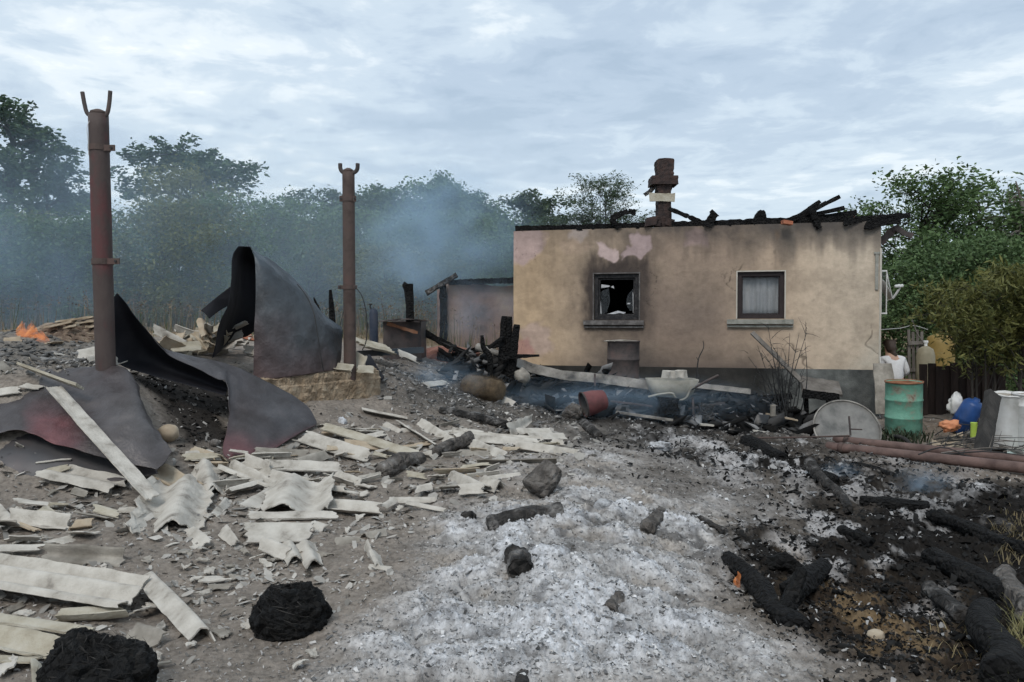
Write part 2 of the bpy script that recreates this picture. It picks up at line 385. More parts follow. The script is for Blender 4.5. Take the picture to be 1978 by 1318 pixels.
m_rub = polymask(qx, qy, [(740,700),(870,700),(960,760),(1100,800),(1000,815),(800,800),(740,770)], 30)
m_left = polymask(qx, qy, [(-800,640),(240,640),(240,715),(-800,760)], 20)
m_mid = polymask(qx, qy, [(760,725),(900,715),(1300,780),(1360,890),(1230,885),(1100,850),(1000,825),(880,808),(780,785)], 36)
m_field = np.clip((np.hypot(gx, gy)-15)/5, 0, 1)
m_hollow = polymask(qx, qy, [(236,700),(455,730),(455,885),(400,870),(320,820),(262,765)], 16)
m_br = polymask(qx, qy, [(1560,1080),(1700,1120),(1900,1250),(2100,1330),(1700,1340),(1560,1240)], 60)
f1 = fbm2(gx*1.1, gy*1.1, 3, 4); f2 = fbm2(gx*5, gy*5, 5, 4); f3 = fbm2(gx*17, gy*17, 9, 4); f4 = fbm2(gx*40, gy*40, 13, 3)
def L3(a, b, m): return a*(1-m[..., None])+b*m[..., None]
col = np.array([.205, .186, .168])*(.7+.55*f2+.15*(f3-.5))[..., None]*1.0
col = L3(col, np.array([.13, .125, .118])*(.45+1.2*f3)[..., None], m_left*.9)
col = L3(col, np.array([.13, .122, .115])*(.4+1.2*f3)[..., None], m_rub*.85)
col = L3(col, np.array([.062, .06, .058])*(.35+1.4*f3)[..., None], m_mid*.9)
ft = fbm2(gx*2.6, gy*2.6, 83, 4)
ashc = np.array([.325, .315, .303])*(.5+.95*f3)[..., None]*(.72+.56*f2)[..., None]
ashc = L3(ashc, np.array([.25, .215, .175])*(.6+.8*f3)[..., None], np.clip((ft-.60)*7, 0, .5))
ashc = L3(ashc, np.array([.10, .096, .092])*(.6+.8*f3)[..., None], np.clip((fbm2(gx*6, gy*6, 87, 3)-.60)*11, 0, .85))
white = np.clip((f1*.5+f2*.5-.505)*6, 0, 1)*np.clip(-.1+1.9*f3, 0, 1)
ashc = L3(ashc, np.broadcast_to(np.array([.60, .615, .64]), ashc.shape), white*.70)
col = L3(col, ashc, m_ash)
charc = np.array([.011, .0098, .009])*(.35+1.5*f3)[..., None]
cw = np.clip((fbm2(gx*2.4, gy*2.4, 67, 4)*.7+f3*.3-.545)*13, 0, 1)*np.clip((gpx*-.0022+4.4), .12, 1)
for _x, _y, _r in ((1565, 1055, 34), (1650, 1095, 26), (1430, 905, 40), (1395, 905, 30), (1545, 955, 36), (1730, 1085, 20), (1800, 1180, 30), (1290, 865, 36), (1880, 930, 44), (1480, 1015, 30)): cw = np.maximum(cw, np.clip(1.5-np.hypot(qx-_x, (qy-_y)*1.5)/_r, 0, 1)*np.clip(.2+1.4*f3, 0, 1))
charc = L3(charc, np.broadcast_to(np.array([.47, .48, .505]), charc.shape), cw*.85)
charc = L3(charc, np.broadcast_to(np.array([.075, .067, .06]), charc.shape), np.clip((f1-.52)*4, 0, .5))
col = L3(col, charc, m_char)
brc = np.array([.035, .026, .019])*(.4+1.3*f3)[..., None]
brc = L3(brc, np.broadcast_to(np.array([.20, .145, .085]), brc.shape), np.clip((fbm2(gx*3.1, gy*3.1, 71, 4)-.57)*9, 0, .85))
col = L3(col, brc, m_br*.8)
col = L3(col, np.array([.016, .0155, .016])*(.4+1.4*f3)[..., None]+(np.clip((f3*.6+f2*.4-.60)*12, 0, 1)*.22)[..., None], m_band*.95)
col = L3(col, np.array([.095, .087, .08])*(.7+.6*f3)[..., None], m_path*.7)
col = L3(col, np.array([.15, .125, .105])*(.6+.8*f3)[..., None], m_yard*.85)
col = L3(col, np.array([.012, .011, .011])*(.5+f3)[..., None], m_hollow*.9)  # burnt debris and the hollow's deep shade, both painted into the ground colour
col = L3(col, np.array([.20, .155, .10])*(.6+.8*f2)[..., None], m_field)
_w = np.clip(m_ash, 0, 1)[..., None]; col = np.clip(col*(np.array([1.10, 1.05, .99])*(1-_w)+np.array([1.09, 1.085, 1.09])*_w), .004, .8)
# fine relief: ash flakes, clods and trampled soil
near = np.clip((26-np.hypot(gx, gy))/10, 0, 1)
rd = 1-np.abs(2*fbm2(gx*14, gy*14, 19, 4)-1); rd2 = 1-np.abs(2*fbm2(gx*34, gy*34, 23, 3)-1)
amp = .35+.75*m_ash+1.3*m_char+1.2*m_band+.9*m_left+.9*m_rub+.7*m_br
amp = np.minimum(amp, 1.7)*(1-.6*m_path)
gz = gz+near*((f1-.5)*.12+(f2-.5)*(.10+.06*m_ash)*amp+(rd-.6)*.034*amp+(rd2-.6)*(.022+.012*m_ash)*amp)+(1-near)*(f1-.5)*.25
nu, nv = gx.shape
ii = (np.arange(nu-1)[:, None]*nv+np.arange(nv-1)[None]).ravel()
gf = np.stack([ii, ii+1, ii+nv+1, ii+nv], 1)[:, ::-1]
gme = raw('ground', np.stack([gx, gy, gz], -1).reshape(-1, 3), gf, smooth=True)
ca = gme.color_attributes.new('col', 'FLOAT_COLOR', 'POINT')
ca.data.foreach_set('color', np.concatenate([col.reshape(-1, 3), np.ones((nu*nv, 1))], 1).astype(np.float32).ravel())
M['ground'] = mat('ash_and_soil', [(.62,.61,.60),(1,1,1),(1.3,1.3,1.3)], 26, .95, .8, 110, attr='col', spec=.15, bdist=.012, ramp=(.3,.72))
ground = bpy.data.objects.new('ground', gme); C.objects.link(ground); gme.materials.append(M['ground']); tag(ground, kind='structure')
def gnorm(i, j):
    return
GX, GY, GZ = gx.ravel(), gy.ravel(), gz.ravel()
inview = ((gpx > -160) & (gpx < 2140) & (gpy < 1420) & (DDm < 15)).ravel()
def pick(weight, n, seed):
    r = np.random.default_rng(seed); p = (weight.ravel()*inview); p = p/p.sum()
    i = r.choice(len(p), n, p=p); s = DDm.ravel()[i]*.0022
    return i, np.stack([GX[i]+(r.random(n)-.5)*s, GY[i]+(r.random(n)-.5)*s, GZ[i]], 1), r
def colour(me, c):
    a = me.color_attributes.new('col', 'FLOAT_COLOR', 'POINT')
    a.data.foreach_set('color', np.concatenate([c, np.ones((len(c), 1))], 1).astype(np.float32).ravel())
M['flake'] = mat('ash_flakes', [(.8,.8,.8),(1.1,1.1,1.1)], 20, .95, 0, attr='col', spec=.1)
def flakes(name, label, weight, n, seed, size, colfn, curl=1.0, lift=.3, aspect=(.25, .7)):
    i, c, r = pick(weight, n, seed)
    Lh = size[0]*np.exp(r.random(n)**2*math.log(size[1]/size[0]))*np.clip(DDm.ravel()[i]/5, .8, 1.6)
    Wd = Lh*(aspect[0]+r.random(n)*(aspect[1]-aspect[0]))
    yaw = r.random(n)*2*math.pi; pit = (r.random(n)-.5)*1.3; rol = (r.random(n)-.5)*1.6
    ax = np.stack([np.cos(yaw)*np.cos(pit), np.sin(yaw)*np.cos(pit), np.sin(pit)], 1)
    sd = np.stack([-np.sin(yaw)*np.cos(rol), np.cos(yaw)*np.cos(rol), np.sin(rol)], 1)
    up = np.cross(ax, sd)
    ck = (r.random(n)*curl)[:, None]
    V = []
    for a, k in ((-1, 0), (0, 1), (1, 0)):
        for b in (-1, 1):
            j = (.6+.8*r.random(n))[:, None]
            V.append(c+ax*(a*Lh/2)[:, None]*j+sd*(b*Wd/2)[:, None]*(1.0 if a == 0 else .65)*j+up*ck*(Lh*.35*k)[:, None]+np.array([0, 0, 1])*(Lh*lift)[:, None])
    V = np.stack(V, 1).reshape(-1, 3); o = np.arange(n)*6
    F = np.concatenate([np.stack([o, o+1, o+3, o+2], 1), np.stack([o+2, o+3, o+5, o+4], 1)])
    me = raw(name, V, F); colour(me, np.repeat(colfn(i, r, n), 6, 0)); me.materials.append(M['flake'])
    ob = bpy.data.objects.new(name, me); C.objects.link(ob); tag(ob, label, name.split('_')[-1] if False else None, kind='stuff'); return ob
def lumps(name, label, weight, n, seed, size, colfn, squash=(.22, .55)):
    i, c, r = pick(weight, n, seed)
    s = size[0]*np.exp(r.random(n)**2.2*math.log(size[1]/size[0]))
    B = np.array([(-1,-1,-1),(1,-1,-1),(1,1,-1),(-1,1,-1),(-1,-1,1),(1,-1,1),(1,1,1),(-1,1,1)], float)*.5
    V = B[None]*(.55+.9*r.random((n, 8, 3)))
    V[..., 2] *= (squash[0]+r.random(n)*(squash[1]-squash[0]))[:, None]; V[..., 0] *= (.7+2.1*r.random(n)**2)[:, None]
    yaw = r.random(n)*6.28; cs, sn = np.cos(yaw)[:, None], np.sin(yaw)[:, None]
    x = V[..., 0]*cs-V[..., 1]*sn; y = V[..., 0]*sn+V[..., 1]*cs; t = ((r.random(n)-.5)*1.1)[:, None]
    z = V[..., 2]*np.cos(t)+x*np.sin(t); x = x*np.cos(t)-V[..., 2]*np.sin(t)
    V = np.stack([x, y, z], -1)*s[:, None, None]+c[:, None]+np.array([0, 0, 1])*(s*.12)[:, None, None]
    F = (np.array(BOXF)[None]+(np.arange(n)*8)[:, None, None]).reshape(-1, 4)
    me = raw(name, V.reshape(-1, 3), F); colour(me, np.repeat(colfn(i, r, n), 8, 0)); me.materials.append(M['flake'])
    ob = bpy.data.objects.new(name, me); C.objects.link(ob); tag(ob, label, kind='stuff'); return ob
def grey(lo, hi, tint=(1, 1, 1), pw=1.0):
    return lambda i, r, n: (lo+(hi-lo)*r.random(n)**pw)[:, None]*np.array(tint)
gD = DDm
_fc = col.reshape(-1, 3)
def ashcol(i, r, n):
    return np.clip(_fc[i]*(.55+.95*r.random(n)**1.2)[:, None]*np.where(r.random(n) < .14, .28, 1)[:, None], .01, .7)
flakes('ash_flakes', 'pale curled flakes of ash strewn over the grey mound', m_ash*(gD < 11), 15000, 11, (.005, .024), ashcol, 1.2)
flakes('ash_flakes', 'light ash flakes strewn over black charcoal ground', (m_char+m_band*.8+m_br*.5)*np.clip(.2+cw*2+.5*(gpx < 1750), 0, 1), 13000, 12, (.006, .034), lambda i, r, n: np.where((r.random(n) < np.where(gpx.ravel()[i] > 1560, .86, .62))[:, None], (.008+.03*r.random(n))[:, None], (.10+.34*r.random(n)**1.5)[:, None])*np.array([1, .985, .97]), 1.3)
flakes('grey_flakes', 'small dull chips scattered over the trodden soil', (1-m_ash)*(1-m_char)*(1-m_field)*(gpy > 700)*(.3+m_rub*2+m_left*2), 24000, 13, (.006, .034), grey(.09, .46, (1, .955, .90), 1.2), .6)
lumps('charcoal_lumps', 'black charcoal lumps covering the burnt ground', m_char+.9*m_band+.7*m_br+m_hollow*3, 7000, 14, (.006, .036), grey(.004, .03, (1, .96, .92), 2))
lumps('ash_clods', 'soft grey clods of ash on the mound', m_ash+.6*m_rub+.8*m_left, 7000, 15, (.004, .018), grey(.10, .42, (1, .99, .98)))
lumps('rubble', 'broken grey rubble on the raised bank and slope', m_rub+m_left*1.6, 3200, 16, (.012, .075), grey(.07, .26, (1, .97, .93)), (.2, .5))
m_slate = polymask(qx, qy, [(-200,880),(430,880),(620,830),(1080,830),(1120,890),(930,960),(760,1010),(700,1120),(330,1330),(-200,1330)], 60)*(1-.6*np.clip((gpy-1120)/150, 0, 1))*(1-m_ash)
flakes('sheet_chips', 'countless small chips of broken roof sheet on the soil', m_slate*(gD < 11)*np.clip((f2-.42)*6, .08, 1), 2600, 19, (.02, .085), lambda i, r, n: (.20+.26*r.random(n))[:, None]*np.array([1, .945, .86]), .25, .12, (.3, .9))
flakes('ash_curls', 'larger curled ash flakes lying in drifts on the mound', m_ash*(gD < 8)*np.clip((f2-.40)*5, .05, 1), 1500, 21, (.012, .036), lambda i, r, n: np.where(r.random(n) < .2, .06, .26+.36*r.random(n))[:, None]*np.array([1, .99, .975]), 1.6, .22, (.35, .8))
flakes('char_curls', 'larger charred flakes and splinters on the burnt ground', (m_char+m_br+m_mid*.6+m_band*.5)*(gD < 10), 3000, 22, (.018, .055), lambda i, r, n: np.where(r.random(n) < .93, .006+.02*r.random(n), .12+.22*r.random(n))[:, None]*np.array([1, .97, .94]), 1.3, .25, (.2, .7))
# ================================================================== HOUSE
HA = P(992, 620, 15.6)[:2]; HB = P(1700, 620, 14.0)[:2]
he = nrm(np.append(HB-HA, 0)); hn = np.array([he[1], -he[0], 0.])       # along the wall, outwards
HL = float(np.linalg.norm(HB-HA)); HA3 = np.append(HA, 0)
def W(px, py, off=0.0):
    """wall coordinates (s along, z) of a picture spot on the house front (off = metres in front of it)"""
    d = ray(px, py); o = np.array([0, 0, CAMZ]); q = HA3+hn*off
    t = np.dot(q-o, hn)/np.dot(d, hn); p = o+d*t
    return float(np.dot(p-q, he)), float(p[2])
def wp(s, z, off=0.0): return HA3+he*s+hn*off+np.array([0, 0, z])
ZT = W(1345, 437)[1]; ZP = W(1640, 714)[1]; ZB = -.6
house = thing('burnt_house', 'roofless plastered house with two windows, soot stains and grey plinth', 'house', (*(HA3+he*HL/2+hn*-2.5)[:2], ZB))
def hbox(s0, s1, d0, d1, z0, z1):
    return box(wp((s0+s1)/2, (z0+z1)/2, (d0+d1)/2), he*(s1-s0)/2, hn*(d1-d0)/2, (0, 0, (z1-z0)/2))
w1 = [W(1147, 617)[0], W(1234, 617)[0], W(1190, 618)[1], W(1190, 529)[1]]
w2 = [W(1424, 615)[0], W(1515, 615)[0], W(1470, 616)[1], W(1470, 525)[1]]
# front face: dense sheet with two openings
def lin(brk, step):
    o = []
    for a, b in zip(brk[:-1], brk[1:]):
        k = max(1, int(round((b-a)/step))); o += list(np.linspace(a, b, k+1)[:-1])
    return np.array(o+[brk[-1]])
gs = lin([0, w1[0], w1[1], w2[0], w2[1], HL], .016); gzs = lin([ZP, min(w1[2], w2[2]), max(w1[2], w2[2]), min(w1[3], w2[3]), max(w1[3], w2[3]), ZT], .016)
SS, ZZ = np.meshgrid(gs, gzs, indexing='ij')
XY = HA3[None, None]+SS[..., None]*he+ZZ[..., None]*np.array([0, 0, 1.])
hpx, hpy = proj(XY[..., 0], XY[..., 1], XY[..., 2])
a1 = fbm2(SS*1.2, ZZ*1.2, 41, 4); a2 = fbm2(SS*6, ZZ*6, 43, 4); a3 = fbm2(SS*25, ZZ*25, 47, 3); st = fbm2(SS*5, ZZ*.7, 53, 4)
ex = hpx+(fbm2(SS*4, ZZ*4, 59, 4)-.5)*26; ey = hpy+(fbm2(SS*4+9, ZZ*4, 61, 4)-.5)*26
pc = np.array([.445, .357, .268])*(.82+.32*a1+.10*(a2-.5)+.08*(a3-.5))[..., None]
pc = L3(pc, np.array([.50, .435, .35])*(.92+.16*a2)[..., None], np.clip((hpx-1500)/160, 0, 1)*.9)
pc = L3(pc, np.array([.41, .305, .195])*(.9+.2*a2)[..., None], np.clip((1150-hpx)/120, 0, 1)*.75)
pc = L3(pc, np.array([.235, .18, .145])*(.9+.2*a2)[..., None], np.clip(1.25-np.abs(hpx-1335)/170, 0, 1)*np.clip(.15+1.4*a1, 0, 1)*.85)
def wpoly(poly, c, k, soft=4):
    global pc
    m = polymask(ex, ey, poly, soft); pc = L3(pc, np.array(c)*(.9+.2*a2)[..., None], m*k); return m
rel = np.zeros_like(SS)
rel += wpoly([(985,440),(1052,446),(1046,482),(1030,500),(1012,516),(985,502)], (.47,.36,.345), .85)
rel += wpoly([(1103,446),(1137,446),(1135,462),(1118,468),(1104,462)], (.46,.38,.33), .8)
rel += wpoly([(1151,470),(1166,474),(1181,481),(1197,478),(1194,491),(1180,502),(1164,501),(1154,494)], (.64,.50,.46), .95, 2.5)
rel += wpoly([(1231,446),(1250,452),(1256,474),(1243,494),(1224,498),(1202,500),(1202,486),(1217,476),(1226,455)], (.46,.35,.335), .92, 2.5)
rel += wpoly([(1318,441),(1352,440),(1372,462),(1374,476),(1346,477),(1326,470)], (.40,.30,.285), .8)
rel += wpoly([(1003,638),(1035,628),(1058,630),(1069,658),(1060,682),(1040,692),(1010,672)], (.44,.34,.29), .8)
rel += wpoly([(990,658),(1019,652),(1032,690),(990,694)], (.38,.21,.19), .75)
rel += wpoly([(1080,470),(1110,462),(1140,480),(1120,492),(1090,490)], (.46,.35,.27), .45)
wpoly([(1492,441),(1503,441),(1508,462),(1500,464)], (.50,.28,.10), .7)
wpoly([(1660,690),(1702,640),(1702,714),(1640,714)], (.46,.44,.38), .6, 12)
pc = pc*np.array([1.09, 1.045, 1.02])*(1-.14*np.clip((st-.48)*5, 0, 1)*np.clip(1.3-np.abs(hpy-500)/160, .25, 1))[..., None]*(1-.16*np.clip((fbm2(SS*2.2+5, ZZ*3, 71, 4)-.5)*6, 0, 1))[..., None]
def soot(m, c=(.030, .026, .026), k=1.0):
    global pc
    pc = L3(pc, np.broadcast_to(np.array(c), pc.shape), np.clip(m, 0, 1)*k)
_sx = hpx+(fbm2(SS*7, ZZ*3, 91, 4)-.5)*34; _sy = hpy+(fbm2(SS*9, ZZ*2, 93, 4)-.5)*46
dx = np.maximum(np.maximum(1147-_sx, _sx-1234), 0); dyt = np.clip(530-_sy, 0, None); dyb = np.clip(hpy-617, 0, None)
soot(np.exp(-(dx/13)**2)*np.exp(-(dyt/34)**3)*np.exp(-(dyb/20)**2)*(.75+.7*a2), k=.98)
soot(np.exp(-(dx/45)**2)*np.exp(-(dyt/55)**2)*np.exp(-(dyb/60)**2)*(.5+.8*a2), (.075, .058, .05), .75)
soot(np.clip(1-(hpy-(446-(hpx-992)*.028))/(14+95*st), 0, 1)*(.45+.55*np.clip((hpx-1080)/250, 0, 1))*(.5+a2), (.07, .06, .055), .9)
soot(np.clip(1-(hpy-(436))/(30+70*st), 0, 1)*np.clip((hpx-1430)/60, 0, 1), (.10, .088, .08), .75)
soot(np.clip((st-.60)*6, 0, 1)*np.exp(-((hpx-1545)/16)**2)*np.clip((620-hpy)/100, 0, 1), (.15, .13, .11), .9)
soot(np.clip((hpy-(640+50*a1))/60, 0, 1)*np.clip((hpx-1040)/70, 0, 1)*np.clip((1590-hpx)/130, 0, 1), (.10, .08, .07), .92)
soot(np.exp(-((hpx-1205)/60)**2)*np.clip((hpy-632)/50, 0, 1)*(.5+.6*a2), (.07, .062, .058), .85)
soot(np.exp(-((hpx-1350)/85)**2)*np.exp(-((hpy-590)/85)**2)*(.2+1.1*a1), (.17, .135, .112), .75)
wpoly([(1151,470),(1166,474),(1181,481),(1197,478),(1194,491),(1180,502),(1164,501),(1154,494)], (.52,.40,.375), .85, 2)
wpoly([(1231,446),(1250,452),(1256,474),(1243,494),(1224,498),(1202,500),(1202,486),(1217,476),(1226,455)], (.38,.29,.28), .85, 2)
wpoly([(1103,446),(1137,446),(1135,462),(1118,468),(1104,462)], (.36,.30,.27), .6, 2)
for _f, _s in ((.55, 5), (1.3, 15)):
    _c = np.exp(-((fbm2(SS*_f+_s, ZZ*_f, 97+_s, 5)-.5)/.0032)**2)*np.clip((fbm2(SS*.9+_s, ZZ*.9, 99, 3)-.50)*9, 0, 1)
    pc = pc*(1-.6*_c)[..., None]; rel = rel+.8*_c
XYd = XY+hn*((a3-.5)*.006+(a1-.5)*.014-np.clip(rel, 0, 1)*.007)[..., None]
ns, nz = SS.shape; F = []
sm = (gs[:-1]+gs[1:])/2; zm = (gzs[:-1]+gzs[1:])/2
hole = np.zeros((ns-1, nz-1), bool)
for q in (w1, w2): hole |= ((sm > q[0]) & (sm < q[1]))[:, None] & ((zm > q[2]) & (zm < q[3]))[None]
ii = (np.arange(ns-1)[:, None]*nz+np.arange(nz-1)[None])[~hole]
F = np.stack([ii, ii+nz, ii+nz+1, ii+1], 1)
M['plaster'] = mat('stained_plaster', [(.86,.86,.86),(1,1,1),(1.1,1.1,1.1)], 8, .93, .5, 70, attr='col', spec=.15, bdist=.012)
wall = part('wall', XYd.reshape(-1, 3), F, M['plaster'], house)
colour(wall.data, np.clip(pc, .01, .9).reshape(-1, 3))
M['inner'] = mat('sooty_inner_wall', [(.02,.018,.018),(.05,.045,.042),(.08,.07,.065)], 3, .95, .3)
M['edge'] = mat('wall_core', [(.22,.17,.13),(.34,.27,.2)], 6, .95, .5)
HD = 5.0; zl, zh = min(w1[2], w2[2]), max(w1[3], w2[3]); T0, T1 = -.012, -.36
core = [hbox(0, w1[0], T1, T0, ZP, ZT-.004), hbox(w1[1], w2[0], T1, T0, ZP, ZT-.004), hbox(w2[1], HL, T1, T0, ZP, ZT-.004)]
for q in (w1, w2): core += [hbox(q[0], q[1], T1, T0, ZP, q[2]), hbox(q[0], q[1], T1, T0, q[3], ZT-.004)]
core += [hbox(0, .36, -HD, T1-.002, ZP, ZT-.01), hbox(HL-.36, HL, -HD, T1-.002, ZP, ZT-.01), hbox(.362, HL-.362, -HD, -HD+.36, ZP, ZT-.01), hbox(3.1, 3.3, -HD+.362, T1-.004, ZP, ZT-.02)]
part('wall_core', *join(*core), M['edge'], house)
part('ceiling', *hbox(.364, HL-.364, -HD+.364, T1-.006, ZT-.35, ZT-.22), M['char'], house)
part('inner_lining', *join(hbox(.37, 3.09, -HD+.365, -HD+.40, ZP+.02, ZT-.36), hbox(.365, .40, -HD+.41, T1-.01, ZP+.02, ZT-.36), hbox(3.07, 3.095, -HD+.41, T1-.01, ZP+.02, ZT-.36), hbox(.37, HL-.37, -HD+.4, T1-.01, ZP-.05, ZP+.01)), M['inner'], house)
# plinth, a little proud, with a stained sloping ledge
pn = 120; g = np.zeros((pn, 14, 3))
for i in range(pn):
    for j in range(14):
        s = -.02+(HL+.04)*i/(pn-1); z = ZB+(ZP-.001-ZB)*j/13
        g[i, j] = wp(s, z, .035+.02*(fbm2(s*3, z*3, 77, 3)-.5))
M['plinth'] = mat('stained_grey_render', [(.045,.047,.046),(.10,.105,.10),(.19,.195,.185)], 2.2, .93, .5, 40, ramp=(.3,.7), attr='col')
pv_, pf_ = join(grid_solid(g, .05), hbox(0, HL, -.36, .008, ZB, ZP-.006)); pl_ = part('plinth', pv_, pf_, M['plinth'], house)
_s = (pv_-HA3)@he; _k = np.clip((W(1560, 740)[0]-_s)/.9+.6*(fbm2(_s*2, pv_[:, 2]*2, 5, 3)-.5), 0, 1)[:, None]
colour(pl_.data, np.array([1., 1, 1])*(1-_k)+np.array([.22, .20, .19])*_k)
M['curtain'] = mat('dusty_net_curtain', [(.42,.44,.45),(.56,.57,.58),(.66,.67,.67)], 9, .95, .4, 14, stretch=(1, 1, .15))
M['glass'] = mat('dirty_window_glass', [(.03,.035,.04),(.06,.065,.07)], 6, .15, 0, spec=.6)
_t = M['glass'].node_tree; _b = _t.nodes['Principled BSDF'] if 'Principled BSDF' in _t.nodes else [n for n in _t.nodes if n.type == 'BSDF_PRINCIPLED'][0]
_b.inputs['Alpha'].default_value = .22
M['sillc'] = mat('grey_green_sill', [(.16,.16,.14),(.25,.245,.215),(.33,.32,.29)], 7, .9, .4)
M['sills'] = mat('sooty_sill', [(.05,.046,.044),(.11,.10,.095),(.2,.19,.18)], 7, .9, .4)
M['frameburnt'] = mat('burnt_window_frame', [(.008,.008,.01),(.02,.019,.02),(.05,.045,.045)], 12, .7, .7, 40)
M['paleedge'] = mat('pale_window_surround', [(.40,.37,.32),(.5,.46,.4)], 9, .9, .3)
M['shard'] = mat('dirty_glass_shard', [(.30,.30,.31),(.55,.55,.56)], 12, .35, 0)
def frame(q, inset, bw, d0, d1):
    s0, s1, z0, z1 = q[0]+inset, q[1]-inset, q[2]+inset, q[3]-inset
    return join(hbox(s0, s0+bw, d0, d1, z0, z1), hbox(s1-bw, s1, d0, d1, z0, z1), hbox(s0+bw, s1-bw, d0, d1, z0, z0+bw), hbox(s0+bw, s1-bw, d0, d1, z1-bw, z1))
for k, q in enumerate((w1, w2)):
    win = part('window', *frame(q, .004, .07, -.15, -.045), M['frameburnt'] if k == 0 else M['darkwood'], house)
    win['label'] = 'burnt-out window with broken panes and sooty sill' if k == 0 else 'intact dark-framed window with a dusty net curtain'
    part('casement', *frame((q[0]+.076, q[1]-.076, q[2]+.076, q[3]-.076), 0, .035 if k == 0 else .022, -.13, -.08), M['frameburnt'] if k == 0 else M['darkwood'], win)
    # pale surround on the wall
    e = .022
    part('surround', *join(hbox(q[0]-e, q[1]+e, -.01, .012, q[3], q[3]+e), hbox(q[0]-e, q[0], -.01, .012, q[2], q[3]), hbox(q[1], q[1]+e, -.01, .012, q[2], q[3])), M['paleedge'] if k else M['sills'], win)
    m_ = M['sillc'] if k else M['sills']
    sa, sb = (W(1128, 625)[0], W(1244, 625)[0]) if k == 0 else (W(1404, 622)[0], W(1532, 622)[0])
    part('sill', *hbox(sa, sb, -.01, .10, q[2]-.095, q[2]-.012), m_, win)
    part('sill', *hbox(sa+.005, sb-.005, -.01, .055, q[2]-.155, q[2]-.118), m_, win)
    if k == 1:
        part('pane', *hbox(q[0]+.09, q[1]-.09, -.11, -.104, q[2]+.09, q[3]-.09), M['glass'], win)
        cn = 60; g = np.zeros((cn, 6, 3))
        for i in range(cn):
            for j in range(6):
                s = q[0]+.06+(q[1]-q[0]-.12)*i/(cn-1); g[i, j] = wp(s, q[2]+.05+(q[3]-q[2]-.1)*j/5, -.20+.018*math.sin(i*.55)+.012*math.sin(i*.23+j*.2))
        part('curtain', *grid_solid(g, .003), M['curtain'], win, True)
    else:
        rr = np.random.default_rng(5)
        def shard(poly, off=-.105):
            pts = [wp(q[0]+(q[1]-q[0])*a, q[2]+(q[3]-q[2])*b, off) for a, b in poly]; n = len(pts)
            v = np.array(pts+[p-hn*.005 for p in pts]); return v, [tuple(range(n)), tuple(reversed(range(n, 2*n)))]+[(i, i+n, (i+1) % n+n, (i+1) % n) for i in range(n)]
        for poly in ([(.15,.70),(.33,.72),(.34,.75),(.15,.78)], [(.26,.12),(.40,.11),(.55,.15),(.66,.13),(.70,.16),(.52,.20),(.40,.16)], [(.12,.14),(.16,.13),(.14,.42)], [(.86,.15),(.89,.15),(.88,.50),(.85,.62)], [(.73,.34),(.80,.34),(.80,.37),(.74,.37)], [(.36,.72),(.44,.68),(.42,.75)], [(.45,.06),(.62,.07),(.60,.09)]):
            part('glass_shard', *shard(poly), M['shard'], win)
        part('pane', *shard([(.12,.12),(.14,.62),(.32,.7),(.35,.40),(.27,.14)], -.11), M['glass'], win)
        part('pane', *shard([(.90,.2),(.90,.72),(.74,.55),(.70,.35),(.78,.2)], -.11), M['glass'], win)
# charred wall plate on the wall head
for a, b, y0, y1 in ((995, 1130, 444, 442), (1128, 1262, 441, 438), (1296, 1440, 436, 432), (1438, 1570, 431, 428), (1568, 1700, 428, 425)):
    p0 = wp(*W(a, y0, -.12), -.12); p1 = wp(*W(b, y1, -.12), -.12)
    part('wall_plate', *plank(p0+[0, 0, .01], p1+[0, 0, .01], .2, .11, n=26, jag=.22, seed=a), M['char'], house)
# roof edge strip at the right corner, green board, side casement
part('corner_board', *join(hbox(W(1690.5, 500)[0], W(1697, 500)[0], .004, .022, W(1694, 560)[1], W(1694, 491)[1]), hbox(W(1688, 490)[0], W(1699, 490)[0], .004, .03, W(1694, 491)[1]+.002, W(1694, 487)[1])), M['sillc'], house)
part('corner_bead', *hbox(HL-.018, HL+.016, -.05, .016, ZP, W(1694, 480)[1]), M['paleedge'], house)
def pbox(x0, x1, y0, y1, D, t=.03):
    a = P(x0, y1, D); b = P(x1, y0, D); return abox(a[0], b[0], D-t/2, D+t/2, a[2], b[2])
sw = part('window', *join(pbox(1701, 1713, 522, 525, 14.5), pbox(1701, 1713, 604, 607, 14.5), pbox(1711, 1713.2, 525, 604, 14.5), pbox(1701, 1703, 525, 604, 14.5)), M['white'], house)
sw['label'] = 'white side casement standing open beyond the right corner'
part('pane', *pbox(1703, 1711, 525, 604, 14.5, .006), M['glass'], sw)
# chimney
def section(D, x0, x1, y, dep): 
    a = P(x0, y, D); b = P(x1, y, D); return a[0], b[0], a[2], dep
CD = 15.2
def chim(prof, dep, rough, seed, ny=6):
    """square stack from (x0,x1,y) rows, rough brickwork"""
    V = []; rr = np.random.default_rng(seed)
    for x0, x1, y in prof:
        a = P(x0, y, CD); b = P(x1, y, CD); c = (a+b)/2; h = (b[0]-a[0])/2
        for k in range(16):
            t = k/16*2*math.pi; q = np.array([math.cos(t), math.sin(t)]); q = q/max(abs(q))
            j = 1+(rr.random()-.5)*rough
            V.append([c[0]+q[0]*h*j, CD+q[1]*dep*j, c[2]])
    n = len(prof); F = []
    for i in range(n-1):
        for k in range(16):
            F.append((i*16+k, (i+1)*16+k, (i+1)*16+(k+1) % 16, i*16+(k+1) % 16))
    F.append(tuple(range(16))); F.append(tuple(reversed([(n-1)*16+k for k in range(16)])))
    return np.array(V), F
def rows(x0a, x1a, ya, x0b, x1b, yb, n):
    return [(x0a+(x0b-x0a)*i/(n-1), x1a+(x1b-x1a)*i/(n-1), ya+(yb-ya)*i/(n-1)) for i in range(n)]
